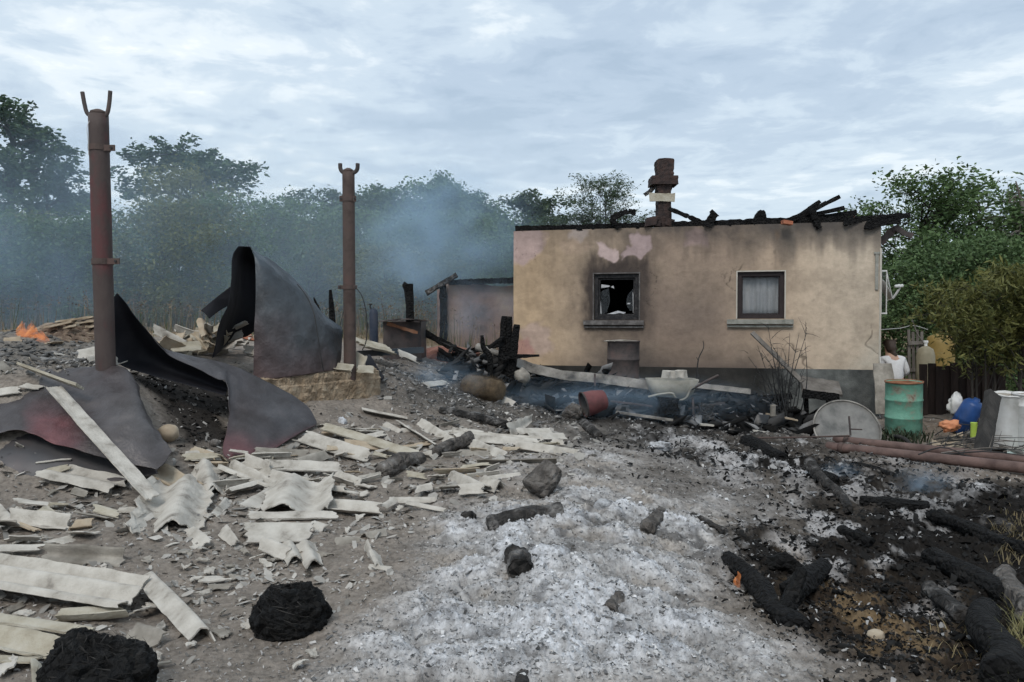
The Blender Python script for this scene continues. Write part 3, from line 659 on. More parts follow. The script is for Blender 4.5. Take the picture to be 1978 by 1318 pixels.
ch = part('chimney', *chim(rows(1268, 1295, 470, 1269, 1293.5, 372, 20)+rows(1267, 1295, 370, 1269, 1298, 344, 6)+rows(1268, 1298.5, 342, 1266, 1299, 312, 8)+[(1270, 1297, 309.5), (1281, 1291, 308.5)], .15, .10, 3), M['brick'], house)
ch['label'] = 'narrow sooty brick chimney left standing on the wall'
part('brick_collar', *join(chim(rows(1255.5, 1305.5, 359.5, 1256, 1305.5, 343, 5), .22, .05, 4)), M['brick'], ch)
b0, b1 = P(1254, 381, CD-.18), P(1304, 382, CD-.18)
bd = obj('board', *plank(b0, b1, .155, .02, up=(0, -1, .1), n=9, jag=.10, seed=4), M['slatey'])
tag(bd, 'pale broken board leaning across the brick chimney', 'board')
st_ = obj('stick', *plank(P(1245, 377, CD-.1), P(1267, 361, CD-.1), .07, .03, n=6, jag=.3, seed=9, up=(0, -1, 0)), M['chargrey']); tag(st_, 'short splintered stick jutting left from the chimney', 'stick')
for i, (x0, x1, y0, y1) in enumerate(((1246, 1268, 420, 437), (1252, 1275, 428, 438), (1284, 1300, 424, 437))):
    a = P(x0, y1, 15.0+.06*i); b = P(x1, y0, 15.0+.06*i)
    o = obj('brick', *box((a+b)/2, ((b[0]-a[0])/2, 0, .02*(1-i)), (0, .1, 0), (0.02, 0, (b[2]-a[2])/2)), M['brick'])
    tag(o, ['rusty brown brick lying left of the chimney foot', 'low sooty brick against the chimney foot', 'dark brick wedged right of the chimney foot'][i], 'brick')
# charred remains on the wall head
def beam(name, pts, D, w_, label, cat_='beam', m=None, t=None, jag=.25, group=None, seed=0):
    ms = []
    for (x0, y0), (x1, y1) in zip(pts[:-1], pts[1:]):
        ms.append(plank(P(x0, y0, D), P(x1, y1, D), w_, t or w_*.8, up=(0, -1, 0), n=9, jag=jag, seed=seed+x0))
    o = obj(name, *join(*ms), m or M['char']); tag(o, label, cat_, group); return o
beam('charred_rafter', [(1196, 442), (1180, 423), (1198, 414), (1213, 408), (1228, 411)], 15.1, .10, 'black hooked rafter stub on the wall left of the chimney', group='charred rafters on the wall head')
beam('charred_rafter', [(1292, 403), (1330, 419), (1365, 434)], 14.95, .07, 'thin charred pole sloping down right from the chimney', group='charred rafters on the wall head')
beam('charred_rafter', [(1366, 436), (1381, 412)], 14.7, .15, 'stubby black rafter end right of the chimney', group='charred rafters on the wall head', t=.1)
beam('charred_rafter', [(1453, 434), (1471, 408), (1478, 434)], 14.55, .09, 'black A-shaped rafter stub above the curtained window', group='charred rafters on the wall head')
for i, (x0, y0, x1, y1, ww, lab) in enumerate(((1530, 426, 1622, 380, .075, 'topmost charred board of the fan on the wall'), (1552, 419, 1631, 402, .075, 'second charred board of the fan, with a rounded end'), (1518, 430, 1655, 411, .095, 'longest charred board of the fan, nearly level'), (1538, 421, 1584, 389, .07, 'short charred board behind the top of the fan'), (1545, 420, 1596, 391, .06, 'charred board tucked between the upper boards of the fan'), (1520, 428, 1575, 404, .10, 'wide charred board at the left of the fan'))):
    beam('charred_board', [(x0, y0), (x1, y1)], 14.35+.07*i, ww, lab, 'board', t=.035, jag=.12, group='charred boards fanned on the wall')
beam('charred_batten', [(1567, 398), (1574, 425), (1584, 443)], 14.22, .10, 'black batten crossing the fan of charred boards', 'batten')
for i, (x0, x1, y0, y1) in enumerate(((1511, 1529, 427, 434), (1646, 1673, 421, 428))):
    a = P(x0, y1, 14.2); b = P(x1, y0, 14.2)
    o = obj('roof_tile', *box((a+b)/2, ((b[0]-a[0])/2, .0, -.012), (0, .08, 0), (0, 0, (b[2]-a[2])/2)), M['orange']); tag(o, ['orange tile piece left of the charred fan', 'orange tile piece near the right roof corner'][i], 'tile')
beam('eave_beam', [(1630, 431), (1664, 423), (1712, 421), (1757, 416)], 14.1, .10, 'long charred beam jutting past the right corner of the house')
beam('eave_beam', [(1672, 436), (1737, 425)], 14.0, .12, 'short thick charred beam under the jutting eave beam', jag=.35)
beam('gutter_piece', [(1700, 470), (1722, 447), (1736, 438)], 14.25, .12, 'twisted grey metal strip hanging at the right eave', 'metal strip', M['rustgrey'], t=.02)
beam('gutter_piece', [(1731, 440), (1745, 450), (1762, 456)], 14.2, .10, 'bent dark gutter end hanging out over the green tree', 'gutter', M['rustgrey'], t=.03)
# satellite dish on the far side
ds = thing('wall_dish', 'small satellite dish with twin receiver on the right wall', 'satellite dish', P(1712, 560, 15.2))
prof = [(.001, 0), (.08, .008), (.16, .03), (.21, .055), (.215, .06), (.21, .065), (.16, .04), (.08, .018), (.001, .01)]
part('reflector', *lathe(prof, 28, P(1705, 562, 15.4), axis=(.85, -.15, .35)), M['white'], ds, True)
part('receiver_arm', *join(tube([P(1713, 527, 15.1), P(1718, 553, 15.0), P(1724, 577, 15.0)], .012, 6), tube([P(1712, 581, 15.1), P(1724, 577, 15.0), P(1734, 566, 15), P(1740, 554, 15)], .008, 6, n=12), tube([P(1724, 577, 15), P(1736, 560, 15)], .02, 6)), M['lightwire'], ds)
for x in (1733, 1739):
    part('receiver', *lathe([(.001, -.05), (.03, -.05), (.03, .03), (.022, .05), (.001, .05)], 12, P(x, 553, 15.0), axis=(-.9, 0, -.2)), M['white'], ds)

# ================================================================== SHED behind, in the smoke
SD = 18.5
s0, s1 = P(862, 690, SD), P(990, 690, SD+.6); zt = P(862, 548, SD)[2]
shed = thing('burnt_shed', 'low burnt-out shed with pinkish wall seen through smoke', 'shed', (s0[0], SD, s0[2]-.5))
gN = 60; g = np.zeros((gN, 24, 3))
for i in range(gN):
    for j in range(24):
        f = i/(gN-1); p = s0+(s1-s0)*f*1.5; z = s0[2]-.5+(zt-s0[2]+.5+.05*math.sin(f*9))*j/23
        g[i, j] = (p[0], p[1]+.02*(fbm2(f*8, j*.3, 3, 3)-.5), z)
M['shedwall'] = mat('pink_burnt_plaster', [(.12,.10,.10),(.24,.18,.165),(.34,.27,.22)], 1.6, .95, .5, 20, ramp=(.3,.7))
part('wall', *grid_solid(g, .25), M['shedwall'], shed)
sl = [P(862, 690, SD), P(870, 690, SD+3)]
part('side_wall', *box((s0+P(862, 690, SD+3))/2+np.array([0, .16, (zt-s0[2])/2-.25]), (.12, 0, 0), (0, 1.3, 0), (0, 0, (zt-s0[2])/2+.2)), M['shedwall'], shed)
part('corner_post', *plank(P(857, 690, SD-.2), P(856, 552, SD-.2), .16, .16, n=14, jag=.15, up=(0, 1, 0)), M['char'], shed)
part('wall_plate', *plank(P(868, 546, SD-.1), P(1010, 541, SD+.4), .2, .12, n=30, jag=.3, seed=3), M['char'], shed)
o = obj('charred_rafter', *plank(P(823, 567, SD-.3), P(883, 531, SD-.3), .11, .06, n=10, jag=.15, up=(0, -1, .5)), M['chargrey']); tag(o, 'charred rafter tilted over the left corner of the shed', 'beam')
# ================================================================== STEEL POSTS
def steelpost(label, top, bot, D, r, fork, clamps, mm):
    t = thing('steel_post', label, 'post', P(*bot, D)-[0, 0, .25], 'forked steel posts')
    a, b = P(*bot, D)-[0, 0, .25], P(*top, D)
    part('pipe', *join(tube([a+(b-a)*f for f in np.linspace(0, 1, 24)], r, 22, .012, 4), ), mm, t, True)
    part('top_cap', *lathe([(r*.2, .0), (r*.9, .0), (r*.8, .03), (r*.3, .05)], 18, b), M['rust'], t, True)
    fr = .0042*D*.62
    L_, R_ = fork
    rod = [P(*q, D-.02) for q in L_]; part('fork', *tube(rod, fr, 8, n=24), M['rustgrey'], t, True)
    rod = [P(*q, D-.02) for q in R_]; part('fork', *tube(rod, fr, 8, n=24), M['rustgrey'], t, True)
    ax = nrm(b-a)
    for y, x0, x1, h in clamps:
        c = a+(b-a)*((bot[1]-y)/(bot[1]-top[1])*(np.linalg.norm(P(*bot, D)-b)/np.linalg.norm(b-a))+.25/np.linalg.norm(b-a))
        cl = part('clamp', *lathe([(r*1.0, -h/2), (r*1.10, -h/2), (r*1.10, h/2), (r*1.0, h/2)], 22, c, axis=ax, closed=True), M['rust'], t)
        for xe in (x0, x1):
            if xe is None: continue
            p = P(xe, y, D-r*.6); q = np.array([c[0], D-r*.6, p[2]])
            m_ = (p+q)/2; part('tab', *box(m_, ((p[0]-q[0])/2, 0, 0), (0, .008, 0), (0, 0, h/2)), M['rust'], cl)
            bx_ = p+(q-p)*.18; part('bolt', *lathe([(.001, -.02), (.012, -.02), (.012, .02), (.001, .02)], 8, bx_, axis=(0, 1, 0)), M['wire'], cl)
    return t
steelpost('tall rusty red pipe post with forked top, left of the bent sheets', (190, 222), (205, 708), 7.5, .088, ([(159, 178), (163, 200), (168, 218), (178, 225), (190, 226)], [(213, 176), (211, 200), (207, 219), (199, 226), (190, 226)]), [(286, None, 222, .055), (505, None, 231, .055)], M['rustred'])
steelpost('thinner brown pipe post with forked top, on the concrete footing', (673, 333), (676, 706), 9.7, .074, ([(657, 316), (658, 327), (663, 333), (674, 335)], [(691, 316), (690, 327), (685, 333), (674, 335)]), [(384, 656, 688, .07), (555, 653, 690, .045)], M['rust'])
o = obj('wire', *join(tube([P(176, 228, 7.45), P(168, 246, 7.4), P(170, 270, 7.4), P(171, 300, 7.42)], .003, 5, n=16)), M['lightwire']); tag(o, 'thin pale wire hanging beside the red post top', 'wire')
o = obj('cable', *join(tube([P(686, 555, 9.6), P(698, 570, 9.55), P(706, 597, 9.55), P(709, 630, 9.55), P(707, 660, 9.55), P(700, 676, 9.6)], .006, 6, n=24)), M['wire']); tag(o, 'dark cable drooping from the clamp of the brown post', 'cable')
o = obj('cable', *join(tube([P(664, 600, 9.6), P(657, 628, 9.5)], .005, 6, n=8)), M['wire']); tag(o, 'short dark cable left of the brown post', 'cable')
# ================================================================== CONCRETE FOOTING
fa, fb = P(500, 745, 8.75), P(738, 712, 10.0)
ft = max(fa[2], fb[2]); fd = nrm(np.append((fb-fa)[:2], 0)); fs = np.array([-fd[1], fd[0], 0])
fl = np.linalg.norm((fb-fa)[:2]); n1, n2 = 90, 40
# cross section: front bottom -> front top -> back top
g = np.zeros((n1, n2, 3))
for i in range(n1):
    for j in range(n2):
        f = i/(n1-1); c = fa+(fb-fa)*f; c[2] = .95+.05*f
        if j < 20: q = np.array([0, 0, -.75+.75*j/19.])
        else: q = fs*(.45*(j-19)/20.)
        base = np.array([c[0], c[1], c[2]])+q
        if 17 <= j <= 22: base += fs*.02-np.array([0, 0, .02])
        nz_ = fbm3(base, 6, 5, 4)-.5; nz2 = fbm3(base, 22, 8, 3)-.5
        base = base-fs*(nz_*.10+nz2*.04)*(1 if j < 20 else .2)+np.array([0, 0, 1])*(nz_*.06+nz2*.03)*(1 if j > 17 else .1)
        if f > .97: base = base+fs*.03*(f-.97)/.03
        g[i, j] = base
foot = obj('concrete_footing', *join(grid_solid(g, .03), box((g[:, 2].mean(0)+fs*.24+[0, 0, .31]), fd*(fl/2-.02), fs*.20, (0, 0, .33))), M['concrete'], True)
foot.data.polygons.foreach_set('use_smooth', np.zeros(len(foot.data.polygons), bool))
tag(foot, 'rough yellowish concrete footing below the brown post', 'footing')
# ================================================================== BENT STEEL SHEETS
def sheet(name, ctrl, nu, nv, t, m, dent=.02, f=2.5, seed=0, edge=0.0, thing_=None, smooth=True, colfn=None):
    g = patch(ctrl, nu, nv)
    d = (fbm3(g, f, seed, 3)-.5)*2*dent+(np.abs(fbm3(g, f*1.7, seed+4, 2)-.5)-.12)*dent*2.6+(fbm3(g, 11, seed+6, 3)-.5)*dent*.45
    du = np.gradient(g, axis=0); dv = np.gradient(g, axis=1); n = np.cross(du, dv); n /= np.linalg.norm(n, axis=2, keepdims=True)+1e-9
    g = g+n*d[..., None]
    if edge:
        r = fbm2(np.arange(nu)*.35, np.zeros(nu), seed+3, 3)-.5
        g[:, -1] += (g[:, -1]-g[:, -3])*r[:, None]*edge; g[:, -2] += (g[:, -1]-g[:, -3])*r[:, None]*edge*.5
    v, f_ = grid_solid(g, t)
    o = part(name, v, f_, m, thing_, smooth) if thing_ is not None else obj(name, v, f_, m, smooth)
    if colfn is not None:
        a_, b_ = np.meshgrid(np.linspace(0, 1, nu), np.linspace(0, 1, nv), indexing='ij')
        nz = fbm3(g, 1.6, seed+1, 4); nf = fbm3(g, 7, seed+2, 3); c = np.clip(colfn(a_, b_, nz, nf), .004, .9).reshape(-1, 3)
        colour(o.data, np.vstack([c, c]))
    return o
M['heat'] = mat('heat_stained_steel', [(.30,.25,.23),(.60,.57,.56),(.85,.84,.84),(1.25,1.2,1.15)], 3.2, .48, .45, 20, metal=.25, spec=.45, attr='col', ramp=(.26,.74), detail=7)
def ramp3(c0, c1, c2, t):
    t = np.clip(t, 0, 1)[..., None]; c0, c1, c2 = map(np.array, (c0, c1, c2))
    return np.where(t < .5, c0+(c1-c0)*t*2, c1+(c2-c1)*(t*2-1))
def c_up_haze(a, b, nz, nf): return ramp3((.055, .078, .098), (.082, .09, .098), (.15, .098, .094), b*.95+(nz-.5)*.9-.05)*(.85+.3*nf)[..., None]  # heat stain, with smoke haze painted into the bluish upper colour
def c_left(a, b, nz, nf):
    red = np.exp(-((a-.42)/.14)**2)*np.clip((b-.15)*2, 0, 1)
    return ramp3((.105, .098, .098), (.085, .076, .078), (.15, .062, .066), red*.7+(nz-.5)*1.2+.28)*(.8+.4*nf)[..., None]
def c_tw(a, b, nz, nf):
    red = np.clip((b-.55)*2.4, 0, 1)*np.clip((a-.35)*4, 0, 1)
    return ramp3((.088, .088, .094), (.072, .062, .064), (.125, .05, .054), red*.7+(nz-.5)*1.1+.28)*(.8+.4*nf)[..., None]

# left: two overlapping sheets against the bank (columns left to right, each top -> bottom)
sh = sheet('steel_sheet', [
  [(-260,748,7.4),(-260,790,7.0),(-260,830,6.75),(-250,858,6.6)],
  [(-90,744,7.45),(-90,775,7.1),(-90,815,6.85),(-85,858,6.62)],
  [(20,726,7.5),(18,768,7.15),(16,800,6.9),(20,832,6.68)],
  [(60,718,7.5),(58,768,7.12),(58,812,6.85),(62,840,6.66)],
  [(106,714,7.5),(104,770,7.1),(100,820,6.8),(100,856,6.62)],
  [(150,711,7.5),(150,770,7.1),(148,828,6.75),(150,868,6.56)],
  [(196,709,7.48),(198,765,7.12),(200,828,6.74),(204,885,6.5)],
  [(238,711,7.46),(242,760,7.16),(254,820,6.78),(268,900,6.5)],
  [(262,735,7.44),(266,765,7.22),(288,825,6.86),(308,905,6.52)],
  [(269,748,7.5),(273,782,7.34),(304,830,6.98),(332,872,6.72)]], 90, 60, .006, M['heat'], .022, 2.2, 3, 1.2, colfn=c_left)
tag(sh, 'purple-brown bent steel sheet with ragged lower edge over the bank', 'metal sheet')
sh2 = sheet('steel_sheet', [
  [(-260,830,6.95),(-260,880,6.6),(-260,930,6.42)],
  [(-60,820,6.98),(-60,880,6.6),(-60,931,6.42)],
  [(30,815,6.98),(28,875,6.62),(14,928,6.44)],
  [(110,830,6.9),(108,885,6.64),(100,932,6.46)],
  [(200,850,6.85),(205,900,6.66),(215,930,6.52)],
  [(290,862,6.95),(300,895,6.75),(305,915,6.62)]], 60, 30, .006, M['steel'], .012, 2, 8)
tag(sh2, 'grey steel sheet showing below the ragged purple-brown one', 'metal sheet')
# middle: long twisted sheet curling from the red post to the ground
tw = thing('twisted_sheet', 'long twisted steel sheet curling from the red post to the ground', 'metal sheet', P(460, 888, 7.25))
sheet('inner_curl', [
  [(226,566,7.7),(222,572,7.68),(219,580,7.66),(217,590,7.64)],
  [(243,585,7.75),(235,605,7.8),(226,635,7.8),(218,660,7.72)],
  [(259,608,7.8),(250,635,7.92),(238,668,7.9),(224,695,7.75)],
  [(280,634,7.85),(272,660,8.02),(258,688,8.0),(240,708,7.8)],
  [(302,660,7.9),(294,682,8.1),(282,702,8.08),(268,718,7.85)],
  [(335,690,7.98),(328,704,8.16),(320,718,8.14),(312,730,7.9)],
  [(385,712,8.02),(380,724,8.2),(376,736,8.2),(372,746,7.95)],
  [(440,741,8.0),(439,748,8.15),(438,756,8.15),(437,764,7.95)]], 70, 24, .005, M['soot'], .01, 2, 4, thing_=tw)
sheet('outer_arch', [
  [(296,651,7.88),(298,653,7.88),(300,656,7.88),(302,660,7.88)],
  [(318,675,7.98),(320,679,7.96),(322,682,7.95),(326,686,7.93)],
  [(357,685,8.15),(362,692,8.08),(368,699,8.02),(376,709,7.97)],
  [(400,694,8.25),(405,705,8.15),(411,717,8.06),(420,732,7.98)],
  [(436,704,8.33),(436,716,8.2),(437,728,8.08),(438,742,7.98)],
  [(462,713,8.37),(452,740,8.12),(446,772,7.92),(442,812,7.72)],
  [(486,724,8.4),(470,765,8.05),(452,818,7.72),(431,876,7.36)],
  [(518,740,8.42),(505,785,8.05),(486,838,7.66),(460,892,7.28)],
  [(545,754,8.44),(535,795,8.1),(516,840,7.75),(492,885,7.42)],
  [(570,768,8.46),(562,800,8.2),(548,834,7.95),(528,868,7.66)],
  [(596,787,8.46),(592,802,8.35),(584,820,8.2),(574,840,8.04)],
  [(612,815,8.42),(612,817,8.41),(611,819,8.4),(610,821,8.38)]], 110, 44, .006, M['heat'], .016, 2.4, 6, thing_=tw, colfn=c_tw)
# upright curled sheet
up = thing('upright_sheet', 'tall upright curled steel sheet standing on the concrete footing', 'metal sheet', P(570, 730, 9.2))
sheet('outer_face', [
  [(483,476,9.0),(492,500,8.95),(494,560,8.9),(491,640,8.88),(489,736,8.86)],
  [(490,484,9.02),(505,515,8.95),(512,575,8.9),(512,650,8.88),(512,734,8.88)],
  [(505,494,9.1),(528,530,9.03),(540,590,8.98),(545,655,8.96),(548,730,8.98)],
  [(535,512,9.25),(560,555,9.2),(575,605,9.15),(582,662,9.12),(588,724,9.15)],
  [(576,549,9.45),(598,585,9.4),(611,625,9.36),(618,672,9.35),(622,719,9.38)],
  [(622,602,9.65),(634,622,9.62),(642,645,9.6),(645,680,9.58),(645,715,9.58)],
  [(660,632,9.85),(662,645,9.83),(662,662,9.82),(659,690,9.78),(655,712,9.74)]], 90, 70, .006, M['heat'], .018, 1.8, 11, thing_=up, colfn=c_up_haze)
sheet('inner_face', [
  [(460,476,8.95),(449,498,8.85),(446,545,8.8),(440,592,8.78),(424,628,8.8),(411,692,8.85)],
  [(468,476,9.1),(460,500,9.15),(458,548,9.2),(452,596,9.2),(440,632,9.2),(424,680,9.2)],
  [(476,476,9.15),(474,502,9.4),(474,552,9.5),(470,600,9.5),(462,628,9.5),(440,665,9.5)],
  [(484,476,9.05),(500,520,9.5),(508,570,9.65),(505,610,9.7),(500,630,9.7),(480,650,9.7)]], 40, 60, .005, M['soot'], .012, 2, 12, thing_=up)
sheet('side_flap', [
  [(388,600,9.1),(396,606,9.1),(404,616,9.1)],
  [(415,577,9.2),(420,588,9.2),(425,600,9.2)],
  [(446,553,9.3),(447,570,9.3),(447,588,9.3)]], 20, 12, .006, M['soot'], .01, 3, 14, thing_=up)
o = obj('cable', *tube([P(574, 549, 9.30), P(592, 572, 9.22), P(606, 605, 9.12), P(614, 650, 9.06), P(622, 700, 9.08), P(625, 716, 9.1)], .006, 6, n=30), M['wire']); tag(o, 'thin black cable running down the face of the upright sheet', 'cable')
# ================================================================== BROKEN CORRUGATED ROOF SHEETS
def frag(name, a, b, w_, label, waves=1.0, phase=0.0, amp=.028, roll=0, m='slate', seed=0, across=False, jag=.10, lift=(.02, .02), t=.008, group='broken roof sheets', taper=1.0, cat_='roof sheet', smooth=False):
    """a broken piece of wavy cement sheet from a to b (picture spots on the ground, or spots with a distance)"""
    A = (G(*a) if len(a) == 2 else P(*a))+[0, 0, lift[0]]; B = (G(*b) if len(b) == 2 else P(*b))+[0, 0, lift[1]]
    d = B-A; ln = np.linalg.norm(d); d = d/ln; s = nrm(np.cross(d, (0, 0, 1))); u = np.cross(s, d)
    cr_, sr_ = math.cos(R(roll)), math.sin(R(roll)); s, u = s*cr_+u*sr_, u*cr_-s*sr_
    nu_ = int(np.clip(ln/.03, 8, 40)); nv_ = int(np.clip(w_/.012, 14, 34))
    if across: nu_ = max(nu_, int(waves*10))
    r = np.random.default_rng(seed*7+int(a[0])+int(b[1]))
    fu = np.linspace(0, 1, nu_)[:, None]; fv = np.linspace(-.5, .5, nv_)[None]
    e0 = (fbm2(np.arange(nv_)*.45+r.random()*99, np.zeros(nv_), 5, 3)-.5)*2; e1 = (fbm2(np.arange(nv_)*.45+r.random()*99, np.zeros(nv_), 6, 3)-.5)*2
    f0 = (fbm2(np.arange(nu_)*.3+r.random()*99, np.zeros(nu_), 7, 3)-.5)*2; f1_ = (fbm2(np.arange(nu_)*.3+r.random()*99, np.zeros(nu_), 8, 3)-.5)*2
    j = jag*min(ln, w_*2.5)
    sl0, sl1 = (r.random(2)-.5)*j*2.2
    L0 = -j*e0[None]+sl0*fv*2; L1 = ln+j*e1[None]+sl1*fv*2
    uu = L0+(L1-L0)*fu
    wl = w_*(1-(1-taper)*fu)
    vv = fv*wl+np.where(fv < 0, f0[:, None], f1_[:, None])*np.abs(fv)*2*jag*w_*.8
    zz_ = amp*np.cos(2*math.pi*(waves*(fu if across else fv+.5)+phase))+(fbm2(fu*3+seed, fv*3, 9, 2)-.5)*.012
    g = A+uu[..., None]*d+vv[..., None]*s+np.broadcast_to(zz_, uu.shape)[..., None]*u
    v, f_ = grid_solid(g, t)
    o = obj(name, v, f_, M[m]); tag(o, label, cat_, group); return o
_fs = [0]
def fr(a, b, w_, label, **k):
    _fs[0] += 1; k.setdefault('seed', _fs[0]); return frag('corrugated_fragment', a, b, w_, label, **k)
# foreground left
fr((-120,1120), (262,1172), .36, 'largest wavy sheet piece, bottom left corner', waves=2.1, phase=.1, m='slate', roll=-6, lift=(.10,.07), jag=.05)
fr((292,1134), (398,1240), .14, 'arched wavy piece pointing to the lower black bale', waves=.9, phase=.5, roll=18, lift=(.05,.03), amp=.04)
fr((110,1204), (238,1192), .13, 'cracked yellowish piece under the largest wavy sheet', waves=.8, m='slatey', lift=(.04,.03), roll=15)
fr((-60,1203), (178,1238), .075, 'narrow cream strip below the largest wavy sheet', m='slatey', waves=.5, amp=.01, lift=(.05,.04), roll=10, t=.012)
fr((-70,1238), (95,1268), .17, 'cream flat piece at the left edge beside the lower bale', m='slatey', waves=1, lift=(.03,.02), roll=-8)
fr((-60,1280), (70,1284), .07, 'thin cream strip at the very bottom left', m='slatey', waves=.5, amp=.01, lift=(.02,.02), roll=20)
fr((10,600), (80,1292), .08, 'small cream chip in the bottom left corner', m='slatey', waves=.5, lift=(.01,.02))
fr((250,1228), (300,1246), .10, 'grey piece half under the arched wavy one', waves=.7, m='slated', lift=(.02,.02))
fr((85,1088), (240,1092), .14, 'dark grey piece standing on edge above the largest wavy sheet', waves=1.2, amp=.018, m='slated', roll=-58, lift=(.05,.04))
fr((18,1014), (132,1026), .13, 'thick piece with dark front edge at the left margin', waves=.8, m='slate', roll=-24, lift=(.05,.05), t=.014)
fr((-30,985), (12,1030), .16, 'pale piece cut by the left frame edge', waves=1, m='slate', roll=20, lift=(.05,.04))
fr((100,926), (228,948), .24, 'pale sheet piece lying in front of the grey steel sheet', waves=1.1, phase=.2, roll=-16, lift=(.07,.05))
fr((104,752,6.98), (296,966,5.95), .125, 'long pale slat propped diagonally on the purple sheet', waves=.5, amp=.012, roll=12, lift=(.015,.02), t=.012, jag=.07)
fr((40,711,7.32), (154,754,6.95), .10, 'short pale slat across the top of the purple sheet', waves=.5, amp=.018, phase=.5, roll=10, lift=(.03,.03), t=.022, jag=.04, m='slatey')
fr((-30,765,7.1), (38,757,7.15), .09, 'pale strip on the purple sheet at the left margin', waves=.5, lift=(.02,.02))
fr((-40,725,7.3), (18,715,7.5), .16, 'grey block-like piece at the left margin on the bank', waves=.6, m='slated', roll=-30, t=.03)
fr((272,906), (372,956), .20, 'tan wavy piece beside the foot of the long slat', waves=1.0, m='slatet', roll=-14, lift=(.06,.03))
fr((352,952), (322,1034), .50, 'big white two-wave sheet piece left of centre', waves=1.6, phase=.32, amp=.045, lift=(.10,.05), jag=.08, roll=4)
fr((355,1030), (392,1058), .12, 'pale splinter at the front of the white two-wave piece', waves=.6, lift=(.02,.015))
fr((394,908), (408,958), .22, 'ridged piece standing between tan and stacked pieces', waves=1, phase=.5, amp=.045, lift=(.06,.03))
fr((375,874), (428,892), .12, 'tan curl lying at the mouth of the steel hollow', waves=.8, m='slatet', lift=(.03,.03), phase=.5)
# centre stack
fr((438,916), (540,958), .17, 'forked pale piece at the left of the central stack', waves=1.2, roll=-12, lift=(.07,.05), taper=.5)
fr((470,905), (520,925), .16, 'upright pale piece at the back of the central stack', waves=.8, roll=-32, lift=(.06,.06))
fr((505,914), (656,918), .13, 'long flat pale piece across the central stack', waves=.6, amp=.012, roll=-22, lift=(.08,.07), t=.012)
fr((520,925), (602,936), .10, 'pointed slat under the long flat pale piece', waves=.5, roll=-10, lift=(.04,.02), taper=.3)
fr((440,962), (500,945), .13, 'curved shell piece in the central stack', waves=.7, phase=.5, lift=(.05,.05), amp=.035)
fr((436,948), (462,936), .09, 'small dotted slip in the central stack', waves=.4, roll=-40, lift=(.04,.05))
fr((480,992), (545,955), .16, 'pale piece leaning under the saddle-shaped one', waves=.7, lift=(.04,.05))
fr((585,952), (568,1000), .52, 'saddle-shaped white piece arching over the ground', waves=1.3, phase=.12, amp=.05, lift=(.12,.06), jag=.09, roll=3)
fr((482,1004), (650,1003), .09, 'straight slat under the saddle-shaped piece', waves=.4, amp=.006, roll=-14, lift=(.03,.03), t=.014)
fr((632,985), (735,992), .20, 'flat grey-white piece right of the saddle-shaped one', waves=.9, roll=-6, lift=(.03,.02), m='slate')
fr((620,955), (668,958), .10, 'small curved piece behind the saddle-shaped one', waves=.8, phase=.5, lift=(.05,.05))
fr((640,930), (692,944), .13, 'boat-shaped curved piece near the grey ash log', waves=.9, phase=0, lift=(.05,.04), amp=.035)
fr((476,1046), (600,1044), .22, 'flat six-sided pale piece below the saddle-shaped one', waves=.5, amp=.012, roll=-16, lift=(.06,.06), jag=.06)
fr((600,1022), (625,1030), .10, 'little pale chip beside the flat six-sided piece', waves=.4, lift=(.02,.02))
fr((508,1062), (562,1082), .14, 'small arched ring piece above the upper black bale', waves=1, phase=.5, amp=.03, lift=(.06,.05))
fr((560,1066), (572,1092), .12, 'broken arch touching the small ring piece', waves=.9, phase=.5, amp=.026, lift=(.05,.04))
fr((590,1062), (608,1098), .12, 'curled white piece right of the small ring piece', waves=.9, phase=.5, amp=.026, lift=(.05,.03), m='slate')
fr((430,1030), (455,1056), .08, 'white lance-shaped splinter beside the two-wave piece', waves=.4, lift=(.02,.015), taper=.4)
fr((420,1005), (440,975), .09, 'narrow splinter behind the two-wave piece', waves=.4, lift=(.02,.03), taper=.5)
fr((705,1065), (722,1096), .09, 'pointed shard standing between bale and ash mound', waves=.5, roll=-30, lift=(.03,.02), taper=.5)
fr((726,1078), (738,1104), .09, 'shard next to the pointed one near the ash mound', waves=.6, phase=.5, lift=(.03,.02))
fr((712,1108), (748,1112), .08, 'flat shard below the pair of pointed shards', waves=.4, lift=(.015,.015))
fr((648,1054), (700,1050), .08, 'long dull shard on the trodden soil', waves=.4, lift=(.015,.015), taper=.5, m='slated')
fr((700,1046), (742,1036), .14, 'dusty ridged shard on the trodden soil', waves=.8, phase=.5, lift=(.03,.03), m='slated')
# right of the twisted sheet
fr((625,842), (806,888), .12, 'long yellowish board-like piece right of the twisted sheet', waves=.5, amp=.014, m='slatey', roll=-10, lift=(.10,.05), t=.014, jag=.07)
fr((582,860), (712,892), .15, 'white jagged-edged piece below the yellowish one', waves=.6, roll=-18, lift=(.09,.05), jag=.12)
fr((665,868), (752,876), .10, 'beige slip between the yellowish and jagged pieces', waves=.5, m='slatet', lift=(.07,.05), taper=.5)
fr((490,884), (590,888), .11, 'grey strip at the foot of the twisted sheet', waves=.5, roll=-14, lift=(.05,.04), m='slated')
fr((570,905), (625,890), .15, 'ash-smeared grey shell at the foot of the jagged piece', waves=.8, phase=.5, amp=.05, lift=(.05,.06), m='slated', roll=-16)
fr((700,800), (786,816), .12, 'half-pipe piece lying below the concrete footing', waves=.7, phase=.5, amp=.026, lift=(.05,.04))
fr((742,826), (772,842), .07, 'narrow slat left of the two parallel strips', waves=.4, lift=(.03,.03))
fr((770,826), (846,871), .10, 'left one of two parallel strips on the slope', waves=.6, phase=.5, roll=10, lift=(.06,.04))
fr((808,826), (876,866), .13, 'right one of two parallel strips on the slope', waves=.6, roll=-8, lift=(.06,.04))
